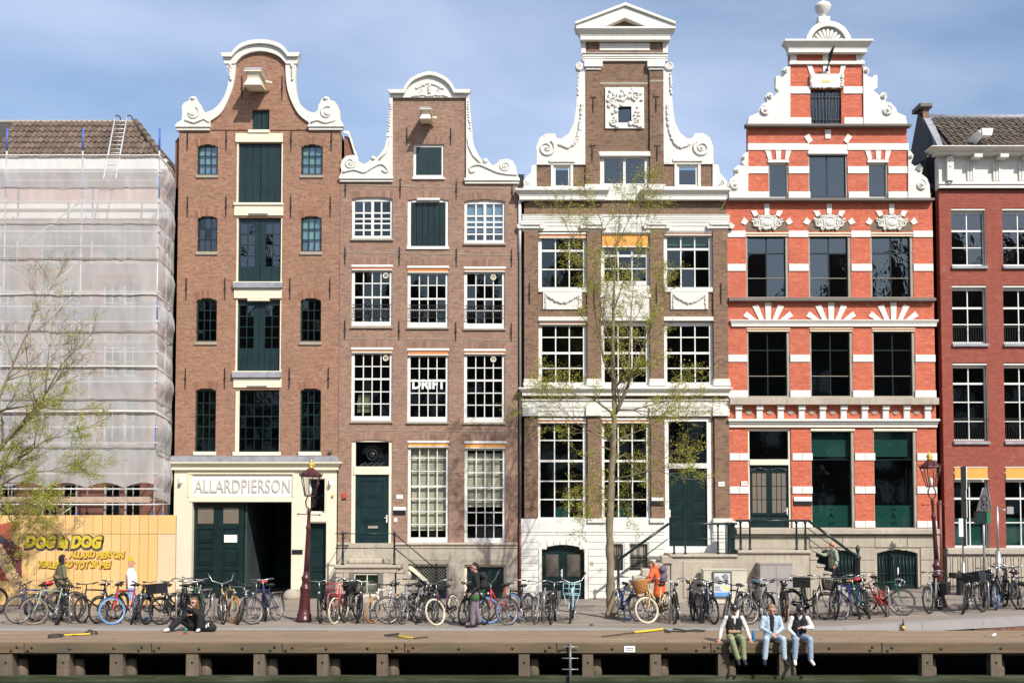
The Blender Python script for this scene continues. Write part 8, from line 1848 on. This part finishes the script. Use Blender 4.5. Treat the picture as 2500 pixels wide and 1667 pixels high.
lim = [TL((1503,1010,0,.07),(1520,985,-.1,.06),(1545,940,-.2,.045),(1560,900,-.3,.03),(1590,850,-.4,.02)), TL((1545,945,-.2,.04),(1548,860,0,.03),(1552,780,.2,.02),(1560,700,.3,.012)),
       TL((1500,930,0,.035),(1470,880,.2,.028),(1450,800,.3,.022),(1440,730,.3,.015),(1415,660,.3,.01)), TL((1497,860,0,.03),(1470,790,-.3,.022),(1450,700,-.4,.014),(1395,640,-.5,.01),(1375,580,-.5,.006)),
       TL((1500,760,0,.025),(1530,690,.3,.018),(1560,620,.4,.012),(1590,560,.4,.008)), TL((1502,680,0,.02),(1480,600,.2,.014),(1455,520,.2,.008)), TL((1510,600,0,.014),(1545,540,-.2,.01),(1575,490,-.2,.006)), TL((1500,950,0,.03),(1560,900,.5,.022),(1620,800,.7,.014),(1650,720,.8,.008)),
       TL((1500,1010,0,.035),(1440,975,-.4,.025),(1380,965,-.5,.016),(1300,985,-.6,.008)), TL((1503,1000,0,.03),(1560,1000,-.5,.022),(1630,985,-.6,.014),(1700,975,-.6,.008)), TL((1497,1080,0,.03),(1450,1060,.4,.022),(1400,1040,.5,.014),(1340,1000,.5,.008)),
       TL((1495,1100,0,.03),(1465,1090,-.6,.02),(1440,1110,-.8,.012),(1425,1170,-.8,.006)), TL((1499,1080,0,.03),(1550,1060,.5,.02),(1610,1040,.6,.012),(1680,1030,.6,.007)), TL((1493,1170,0,.028),(1560,1160,-.4,.022),(1620,1145,-.6,.016),(1680,1160,-.7,.008)), TL((1495,1130,0,.025),(1530,1110,.5,.018),(1560,1130,.7,.01),(1555,1190,.8,.006)), TL((1490,1200,0,.02),(1460,1190,.4,.014),(1445,1220,.5,.008))]
tree('street_tree', 'young street tree with sparse fresh yellow green leaves before the pedimented house', g, trk, lim, 5, 30000, .042)
g = onground(-75,1512); g.z = 0
rk = random.Random(3); NAR[0], NAR[1] = -75.0, .82
trk = [(0,0,-.1,.30),(0,0,.4,.24),(*T(-72,1350),.2),(*T(-60,1250),.18),(*T(-45,1150),.14),(*T(-30,1020),.10),(*T(-20,880),.07),(*T(-5,760),.04),(*T(10,660),.02)]
lim = [TL((-45,1160,0,.09),(10,1100,-.2,.07),(60,1050,-.3,.05),(110,1010,-.4,.035),(150,965,-.5,.025),(190,920,-.5,.012)), TL((150,965,-.5,.025),(158,890,-.4,.016),(170,800,-.4,.008)), TL((150,965,-.5,.022),(200,890,-.6,.014),(250,850,-.6,.008)),
       TL((-30,1030,0,.06),(20,960,.2,.045),(60,880,.3,.03),(110,790,.4,.016),(140,720,.4,.008)), TL((-20,900,0,.05),(20,830,-.3,.035),(50,740,-.4,.02),(90,680,-.5,.01)), TL((-20,880,0,.05),(10,800,.4,.03),(30,720,.5,.016),(35,640,.5,.008)),
       TL((-50,1180,0,.07),(20,1150,.3,.05),(90,1110,.5,.03),(150,1075,.6,.018),(215,1060,.7,.008)), TL((-55,1200,0,.06),(0,1190,-.4,.045),(70,1160,-.6,.03),(130,1150,-.7,.016),(190,1150,-.7,.008)), TL((-60,1240,0,.06),(-10,1225,-.5,.04),(40,1225,-.7,.025),(90,1230,-.8,.012)), TL((-60,1240,0,.05),(0,1235,.4,.035),(50,1250,.6,.018),(70,1265,.7,.01)),
       TL((-30,1020,0,.05),(30,1000,-.6,.035),(100,990,-.8,.02),(200,1000,-.9,.01)), TL((-5,770,0,.03),(20,700,.2,.02),(60,600,.2,.008))]
lim = lim[:4]+lim[6:11]
tree('street_tree', 'budding street tree whose branches reach across the netting from the picture edge', g, trk, lim, 11, 21000, .042, keep=lambda p: rk.random() < (1.0 if p.z < 5.5 else .6 if p.z < 7 else .2))
# ------------------------------------------------------------------ people
def cap(m, a, b, ra, rb):
    a, b = Vector(a), Vector(b)
    if (b-a).length > 1e-4: m.tube([a, b], [ra, rb], 10)
    m.ell(a, ra, 10, 8); m.ell(b, rb, 10, 8)
def fuse(m, vox, mat, name, parent, it=3, fold=0.0):
    me = m.mesh('tmp', mat); o = bpy.data.objects.new('tmp', me); C.objects.link(o)
    r = o.modifiers.new('r', 'REMESH'); r.mode = 'VOXEL'; r.voxel_size = vox; r.use_smooth_shade = True
    s = o.modifiers.new('s', 'SMOOTH'); s.factor = .5; s.iterations = it
    bpy.context.view_layer.update(); n = bpy.data.meshes.new_from_object(o.evaluated_get(bpy.context.evaluated_depsgraph_get())); n.name = name
    bpy.data.objects.remove(o)
    if fold:                                               # creases of the cloth
        nr = [v.normal.copy() for v in n.vertices]
        for v, q in zip(n.vertices, nr):
            c = v.co; k = mnoise.noise((c.x*16,c.y*16,c.z*30))+.6*mnoise.noise((c.x*34+7,c.y*34,c.z*22)); v.co = c+q*fold*k
    n.materials.clear(); n.materials.append(mat)
    n.polygons.foreach_set('use_smooth', [True]*len(n.polygons)); return link(name, n, parent)
Z = Vector((0,0,1))
def hand(m, w, d, up):
    """palm, four fingers of different lengths bent at the knuckles, thumb off the side of the palm"""
    d = d.normalized(); s = d.cross(up)
    s = s.normalized() if s.length > .1 else Vector((1,0,0)); n = s.cross(d)
    p = w+d*.05; cap(m, w, p+s*.015, .026, .026); cap(m, p-s*.022, p+s*.028, .02, .02); k = w+d*.085
    for i, (o, L) in enumerate(((-.033,.055),(-.011,.068),(.011,.072),(.033,.064))):
        a = k+s*o; b = a+d*L*.55-n*.006; c = b+(d*.6-n*.8).normalized()*L*.55; cap(m, a, b, .0095, .009); cap(m, b, c, .009, .008)
    a = w+d*.03+s*.03; b = a+(d*.6+s*.9).normalized()*.035; c = b+(d*.95+s*.1-n*.3).normalized()*.03; cap(m, a, b, .012, .0105); cap(m, b, c, .0105, .009)
def person(base, J, f, label, top, bottom, shoe, skin=None, hair=None, hstyle='short', sleeve=1.0, leg=1.0, hem=.0, vest=None, tilt=0.0, extras=None, bulk=1.0, lb=1.0):
    """J: joints as offsets from base (x right, y away, z up): pel, che, nec, hed, sl, el, hl, sr, er, hr, pl (hip), kl, al, tl, pr, kr, ar, tr"""
    base = Vector(base); t = thing('person', base, label, 'person'); J = {k: base+Vector(v) for k, v in J.items()}; f = Vector((*f, 0)).normalized(); sd = Vector((-f.y, f.x, 0)); sk = skin or M['skin']
    hf = (f*math.cos(R(tilt))-Z*math.sin(R(tilt))).normalized(); hu = (Z*math.cos(R(tilt))+f*math.sin(R(tilt))).normalized(); h = J['hed']
    m = MB(); m.ell(h+hu*.025, .093, 12, 10); cap(m, h-hf*.01, h+hf*.025-hu*.05, .085, .066); cap(m, h+hf*.055-hu*.085, h+hf*.04-hu*.07, .034, .05); cap(m, h+hf*.088+hu*.008, h+hf*.112-hu*.018, .011, .016); cap(m, h+hf*.085-hu*.055, h+hf*.088-hu*.056, .02, .018)
    for s in (-1,1): m.ell(h+sd*s*.088-hu*.01-hf*.01, (.016,.022,.03), 8, 6); cap(m, h+hf*.078+sd*s*.035+hu*.03, h+hf*.086+sd*s*.02+hu*.032, .012, .012)
    cap(m, J['nec'], h-hu*.05-hf*.01, .058, .054); cap(m, J['pel'], J['che'], .12, .12); cap(m, J['che'], J['nec'], .10, .06)
    for s in 'lr':
        cap(m, J['s'+s], J['e'+s], .046, .04); cap(m, J['e'+s], J['h'+s], .038, .027); hand(m, J['h'+s], J['h'+s]-J['e'+s], Z if abs((J['h'+s]-J['e'+s]).normalized().z) < .8 else f)
        cap(m, J['p'+s], J['k'+s], .075, .055); cap(m, J['k'+s], J['k'+s].lerp(J['a'+s],.3), .052, .056); cap(m, J['k'+s].lerp(J['a'+s],.3), J['a'+s], .056, .036); cap(m, J['a'+s], J['t'+s], .036, .028)
    bd = fuse(m, .0085, sk, 'body', t, 2)
    e = MB()
    for s in (-1,1): e.ell(h+hf*.087+sd*s*.034+hu*.014, .011, 6, 5); cap(e, h+hf*.091+sd*s*.022+hu*.036, h+hf*.084+sd*s*.05+hu*.034, .004, .003)
    cap(e, h+hf*.103-sd*.02-hu*.06, h+hf*.103+sd*.02-hu*.06, .004, .004); e.build('face_features', M['hair_d'], bd)
    b = bulk; m = MB()
    for s, k in ((1,'l'),(-1,'r')):
        cap(m, J['pel']+(J['p'+k]-J['pel'])*.55, J['che']+(J['s'+k]-J['che'])*.5, .115*b, .105*b); cap(m, J['che']+(J['s'+k]-J['che'])*.4, J['s'+k], .095*b, .07*b)
        if hem: cap(m, J['pel']+(J['p'+k]-J['pel'])*.6, J['pel']+(J['p'+k]-J['pel'])*.8+(J['k'+k]-J['p'+k])*hem, .125*b, .12*b)
        e_ = J['e'+k]; w_ = e_.lerp(J['h'+k], .92*sleeve if sleeve > .5 else 0)
        cap(m, J['s'+k], e_, .066*b, .056*b)
        if sleeve > .5: cap(m, e_, w_, .054*b, .04*b)
    cap(m, J['che'], J['nec'], .11*b, .066); fuse(m, .012, top, 'jacket', t, 3, .006)
    if vest:
        m = MB()
        for k in 'lr': cap(m, J['pel']+(J['p'+k]-J['pel'])*.55+Z*.05, J['che']+(J['s'+k]-J['che'])*.5, .128*b, .125*b); cap(m, J['che']+(J['s'+k]-J['che'])*.3, J['s'+k].lerp(J['che'],.25)+Z*.0, .11*b, .085*b)
        fuse(m, .012, vest, 'vest', t, 3, .008)
    m = MB()
    for k in 'lr':
        cap(m, J['pel'], J['p'+k], .115, .10); kn = J['k'+k]; cap(m, J['p'+k], kn, .098*lb, .078*lb); an = kn.lerp(J['a'+k], .93*leg if leg > .5 else 0)
        if leg > .5: cap(m, kn, an, .076*lb, .066*lb)
        else: pass
    fuse(m, .012, bottom, 'trousers', t, 3, .005)
    m = MB()
    for k in 'lr': a, c = J['a'+k], J['t'+k]; cap(m, a-Z*.02-(c-a)*.25, c, .047, .04); cap(m, a, a-Z*.02, .042, .045)
    fuse(m, .009, shoe, 'shoes', t, 2)
    if hair is not None:
        m = MB(); cap(m, h+hu*.05-hf*.015, h+hu*.045-hf*.03, .094, .092); cap(m, h-hf*.05+hu*.0, h-hf*.055-hu*.03, .078, .065)
        if hstyle == 'long':
            for s in (-1,0,1): cap(m, h+sd*s*.075-hf*.02+hu*.03, h+sd*s*.085-hf*.045-hu*.2, .045, .05)
        fuse(m, .008, hair, 'hair', t)
    if hstyle == 'cap':
        m = MB(); cap(m, h+hu*.05, h+hu*.055-hf*.01, .102, .10); cap(m, h+hf*.10+hu*.05, h+hf*.155+hu*.035, .05, .035); fuse(m, .008, M['cap_dark'], 'cap', t); m = MB(); q = h+hf*.085+hu*.11; m.ell(q, (.02,.012,.02), 6, 4); m.build('cap_badge', M['sign_white'], t)
    if extras: extras(t, J, f, sd, h, hf, hu)
    return t
cm = lambda n, c, r=.85, v=.12: paint(n, c, r, v, 14, .25, fine=.15)
M['hair_d'] = cm('dark_hair',(0.02,0.014,0.011)); M['hair_b'] = cm('brown_hair',(0.16,0.085,0.035)); M['hair_g'] = cm('fair_hair',(0.30,0.19,0.10)); M['cap_dark'] = cm('cap_dark',(0.02,0.022,0.03)); M['c_black'] = cm('black_cloth',(0.013,0.014,0.016)); M['c_navy'] = cm('navy_cloth',(0.025,0.027,0.055)); M['c_white'] = cm('white_cloth',(0.74,0.70,0.66)); M['c_denim'] = cm('pale_denim',(0.42,0.53,0.62)); M['c_jean'] = cm('blue_jean',(0.30,0.38,0.50)); M['c_green'] = cm('khaki_cloth',(0.27,0.30,0.16)); M['c_olive'] = cm('olive_cloth',(0.16,0.15,0.085)); M['c_sage'] = cm('sage_cloth',(0.30,0.35,0.26)); M['c_purp'] = cm('mauve_cloth',(0.19,0.155,0.18)); M['c_orange'] = cm('orange_cloth',(0.78,0.14,0.045)); M['c_bag'] = cm('bag_grey',(0.13,0.115,0.16)); M['c_tan'] = cm('tan_cloth',(0.42,0.27,0.15)); M['c_dgreen'] = cm('dark_green_cloth',(0.04,0.12,0.03))
def stand(f, h=1.75, stride=.0, wide=.09):
    f = Vector((*f,0)).normalized(); s = Vector((-f.y,f.x,0)); k = h/1.75; J = {}
    P = lambda fo, si, z: f*fo*k+s*si*k+Z*z*k
    J['pel'] = P(0,0,.95); J['che'] = P(.0,0,1.30); J['nec'] = P(-.01,0,1.47); J['hed'] = P(.03,0,1.62)
    for n, q in (('l',1),('r',-1)):
        st = stride*q; J['s'+n] = P(0,.18*q,1.41); J['e'+n] = P(-.04-st*.3,.23*q,1.13); J['h'+n] = P(.08-st*.6,.24*q,.90); J['p'+n] = P(0,.09*q,.92); J['k'+n] = P(.03+st*.55,wide*q,.50); J['a'+n] = P(-.02+st,wide*q,.09+(.05 if st < 0 else 0)); J['t'+n] = P(.14+st,wide*q*1.25,.04)
    return J
def pack(mat, name='backpack', sz=1.0, side=0.0):
    def fn(t, J, f, sd, h, hf, hu):
        c = J['che']-f*.20+sd*side; m = MB()
        for z in (-.16,.10): cap(m, c+Z*z*sz-sd*.07, c+Z*z*sz+sd*.07, .095*sz, .095*sz)
        cap(m, c-Z*.16*sz, c+Z*.12*sz, .11*sz, .09*sz); bp = fuse(m, .012, mat, name, t)
        m = MB(); cap(m, c-f*.07-Z*.10-sd*.05, c-f*.07-Z*.10+sd*.05, .06, .06); m.build('pocket', mat, bp)
        m = MB()
        for s in (-1,1): m.tube([c+sd*s*.09+Z*.16, J['nec']+sd*s*.11-Z*.02, J['che']+f*.125+sd*s*.12+Z*.0, J['che']+sd*s*.15-Z*.2], .018, 6)
        m.build('strap', mat, bp)
    return fn
# woman in the olive coat walking past the hoarding
g = onground(148,1506); J = stand((.75,.55), 1.80, .24)
def ex1(t, J, f, sd, h, hf, hu):
    m = MB(); c = J['pel']-f*.10+sd*.05+Z*.16; cap(m, c-sd*.10, c+sd*.12, .07, .07); fuse(m, .01, M['leather'], 'waist_bag', t); m = MB(); m.tube([J['nec']+sd*.12, c+sd*.1], .012, 5); m.build('strap', M['leather'], t)
person(g, J, (.75,.55), 'person with long dark hair in an olive jacket and dark trousers walking by the hoarding', M['c_olive'], M['c_black'], M['c_white'], hair=M['hair_d'], hstyle='long', hem=.1, extras=ex1, bulk=1.08)
# man in the black jacket walking to the left with a rucksack
g = onground(1161,1531); J = stand((-1,-.05), 1.72, .10, .07)
for k in 'lr': J['h'+k] = J['h'+k]+Vector((-.10,-.02,.05))
def ex3(t, J, f, sd, h, hf, hu):
    pack(M['c_black'])(t, J, f, sd, h, hf, hu); m = MB()
    for k in 'lr': cap(m, J['pel']+Z*.02+f*.03, J['p'+k]-Z*.10+f*.02, .132, .128)
    fuse(m, .012, M['c_dgreen'], 'shirt_hem', t)
person(g, J, (-1,-.05), 'person in a black jacket and mauve trousers walking with a dark rucksack', M['c_black'], M['c_purp'], M['c_black'], hair=M['hair_d'], hem=.0, extras=ex3, bulk=1.1)
# person in the orange coat bent over the bicycles
g = onground(1612,1496); J = stand((-.85,.30), 1.70, .05); off = Vector((-.10,-.04,-.06))
for k in ('che','nec','hed','sl','sr'): J[k] = J[k]+off*(1 if k == 'che' else 1.9)
J['hed'] += Vector((-.06,-.03,-.03)); J['el'] = J['sl']+Vector((-.12,-.10,-.26)); J['er'] = J['sr']+Vector((-.10,-.02,-.28)); J['hl'] = J['el']+Vector((-.20,-.08,-.10)); J['hr'] = J['er']+Vector((-.22,-.05,-.08))
def ex4(t, J, f, sd, h, hf, hu):
    pack(M['c_bag'], 'backpack', 1.1, .03)(t, J, f, sd, h, hf, hu); m = MB(); cap(m, J['nec']-f*.05+Z*.03-sd*.06, J['nec']-f*.05+Z*.03+sd*.06, .085, .085); fuse(m, .01, M['c_orange'], 'hood', t)
person(g, J, (-.85,.30), 'person in a long orange coat with a purple grey backpack bending over the bicycles', M['c_orange'], M['c_black'], M['c_black'], hair=M['hair_b'], hem=.75, extras=ex4, bulk=1.3, tilt=25)
# bald man holding up a phone
g = onground(2036,1450); J = stand((-1,-.15), 1.78, .02); ph = at(1981,1340,g.y-.05)-g
J['er'] = J['sr']+Vector((-.24,-.03,-.14)); J['hr'] = Vector((ph.x+.06,ph.y,ph.z-.04)); J['el'] = J['sl']+Vector((.04,-.06,-.28)); J['hl'] = J['el']+Vector((-.12,-.16,-.16)); J['er'], J['el'], J['hr'], J['hl'] = J['er'], J['el'], J['hr'], J['hl']
def ex5(t, J, f, sd, h, hf, hu):
    q = J['hr']+(J['hr']-J['er']).normalized()*.09; m = MB(); m.box(q.x-.008,q.x+.008,q.y-.04,q.y+.04,q.z-.03,q.z+.12); m.build('phone', M['black'], t)
person(g, J, (-1,-.15), 'bald person in a sage sweater and navy shorts holding up a phone by the steps', M['c_sage'], M['c_navy'], M['c_tan'], skin=M['skin2'], hair=None, hstyle='bald', leg=.3, extras=ex5, bulk=1.08)
# three seated on the edge of the deck
def sit(knee=.14, foot=.14, fx=0.0, lean=-.02):
    J = {'pel':(0,.12,.13),'che':(0,.10+lean,.46),'nec':(0,.08+lean*2,.62),'hed':(0,.02+lean*2.2,.77)}
    for n, q in (('l',1),('r',-1)):                        # l is at +x here, the viewer's right
        J['s'+n] = (.185*q,.08+lean*2,.56); J['p'+n] = (.09*q,.08,.11); J['k'+n] = (knee*q,-.34,.10); J['a'+n] = (foot*q+fx,-.30,-.38); J['t'+n] = (foot*q*1.15+fx,-.46,-.47)
    return J
ex_ = at(1793,1566,DECK1).x; J = sit(.13,.07,.10)
J['el'] = (.30,.07,.32); J['hl'] = (.38,-.02,.07); J['er'] = (-.30,.07,.32); J['hr'] = (-.36,-.02,.07)
def exA(t, J, f, sd, h, hf, hu):
    m = MB(); cap(m, J['pel']+f*.12+Z*.12-sd*.10, J['pel']+f*.12+Z*.12+sd*.10, .055, .05); fuse(m, .01, M['c_tan'], 'waist_bag', t); m = MB()
    for s in (-1,1): cap(m, h-hu*.03+sd*s*.085-hf*.02, J['nec']+f*.07+sd*s*.05-Z*.02, .035, .05)
    cap(m, h-hf*.06-hu*.02, J['nec']-f*.06, .07, .08); cap(m, J['nec']+f*.08-Z*.04, J['che']+f*.12-Z*.02, .035, .022); fuse(m, .01, M['c_white'], 'hood', t)
person((ex_,DECK1,0), J, (0,-1), 'person in black vest, white hoodie and khaki trousers sitting on the deck edge', M['c_white'], M['c_green'], M['c_black'], skin=M['skin2'], hair=None, hstyle='cap', vest=M['c_black'], tilt=12, extras=exA)
ex_ = at(1884,1566,DECK1).x; J = sit(.20,.235,.0,-.03)
J['el'] = (.25,-.02,.33); J['hl'] = (.05,-.27,.23); J['er'] = (-.25,-.02,.33); J['hr'] = (-.05,-.27,.22)
def exB(t, J, f, sd, h, hf, hu):
    m = MB(); cap(m, J['nec']+f*.05-Z*.03, J['che']+f*.055, .06, .085); cap(m, J['che']+f*.055, J['pel']+f*.07+Z*.06, .085, .085); fuse(m, .01, M['c_black'], 'shirt', t); m = MB()
    for s in (-1,1): cap(m, J['nec']+sd*s*.06+f*.04, J['che']+sd*s*.10+f*.105+Z*.06, .03, .022)
    m.build('collar', M['c_denim'], t)
person((ex_,DECK1,0), J, (0,-1), 'person with short fair hair in a pale denim jacket and trousers sitting with hands together', M['c_denim'], M['c_denim'], M['c_black'], hair=M['hair_g'], tilt=22, extras=exB, bulk=1.05)
ex_ = at(1952,1566,DECK1).x; J = sit(.17,.19,.0,-.05)
J['el'] = (.31,.0,.34); J['hl'] = (.04,-.17,.36); J['er'] = (-.27,-.01,.31); J['hr'] = (-.15,-.22,.17)
def exC(t, J, f, sd, h, hf, hu):
    q = J['hr']+Vector((.05,-.05,.0)); m = MB(); m.lathe([(.028,-.08),(.03,-.06),(.03,.06),(.014,.1),(.013,.13)], q, 10); m.build('bottle', M['green'], t); q = J['hl'].lerp(J['el'],.1); m = MB(); m.tube([q,q.lerp(J['el'],.1)], .04, 10); m.build('wristwatch', M['black'], t)
person((ex_,DECK1,0), J, (0,-1), 'person in dark cap, black vest and blue jeans looking at the wrist', M['c_white'], M['c_jean'], M['c_white'], skin=M['skin'], hair=None, hstyle='cap', vest=M['c_black'], tilt=36, extras=exC)
# woman in black sitting on the deck with knees drawn up
g = onground(472,1541); J = {'pel':(.02,.30,.12),'che':(.0,.20,.44),'nec':(-.01,.16,.60),'hed':(-.02,.10,.745),'sl':(.17,.16,.54),'sr':(-.18,.16,.54),'el':(.20,-.06,.40),'hl':(-.01,-.08,.60),'er':(-.24,-.02,.36),'hr':(-.12,-.10,.42),
     'pl':(.11,.26,.11),'pr':(-.09,.26,.11),'kl':(.22,-.10,.40),'kr':(-.34,.02,.33),'al':(.20,-.12,.10),'ar':(-.56,-.10,.10),'tl':(.17,-.26,.05),'tr':(-.68,-.20,.05)}
def exW(t, J, f, sd, h, hf, hu):
    m = MB(); 
    for s in (-1,1): m.ell(h+hf*.096+sd*s*.034+hu*.014, (.028,.014,.02), 8, 5)
    m.build('sunglasses', M['black'], t)
person(g, J, (-.35,-1), 'person with loose brown hair and sunglasses in black clothes sitting on the deck', M['c_black'], M['c_black'], M['c_white'], hair=M['hair_b'], hstyle='long', extras=exW, tilt=5, bulk=1.22, lb=1.3)
g = onground(510,1541); m = MB(); cap(m, (-.09,0,.10), (.10,.02,.10), .10, .10); cap(m, (-.05,0,.2), (.04,.02,.22), .09, .07); cap(m, (-.06,-.05,.09), (.08,-.05,.09), .08, .08); rk = fuse(m, .012, M['c_black'], 'rucksack', None); rk.location = g; tag(rk, 'black rucksack with white marks slumped beside the seated person in black', 'bag')
m = MB(); m.box(-.05,-.02,-.14,-.125,.12,.2); m.box(.0,.03,-.14,-.125,.15,.24); o = m.build('white_mark', M['sign_white'], None); o.parent = rk
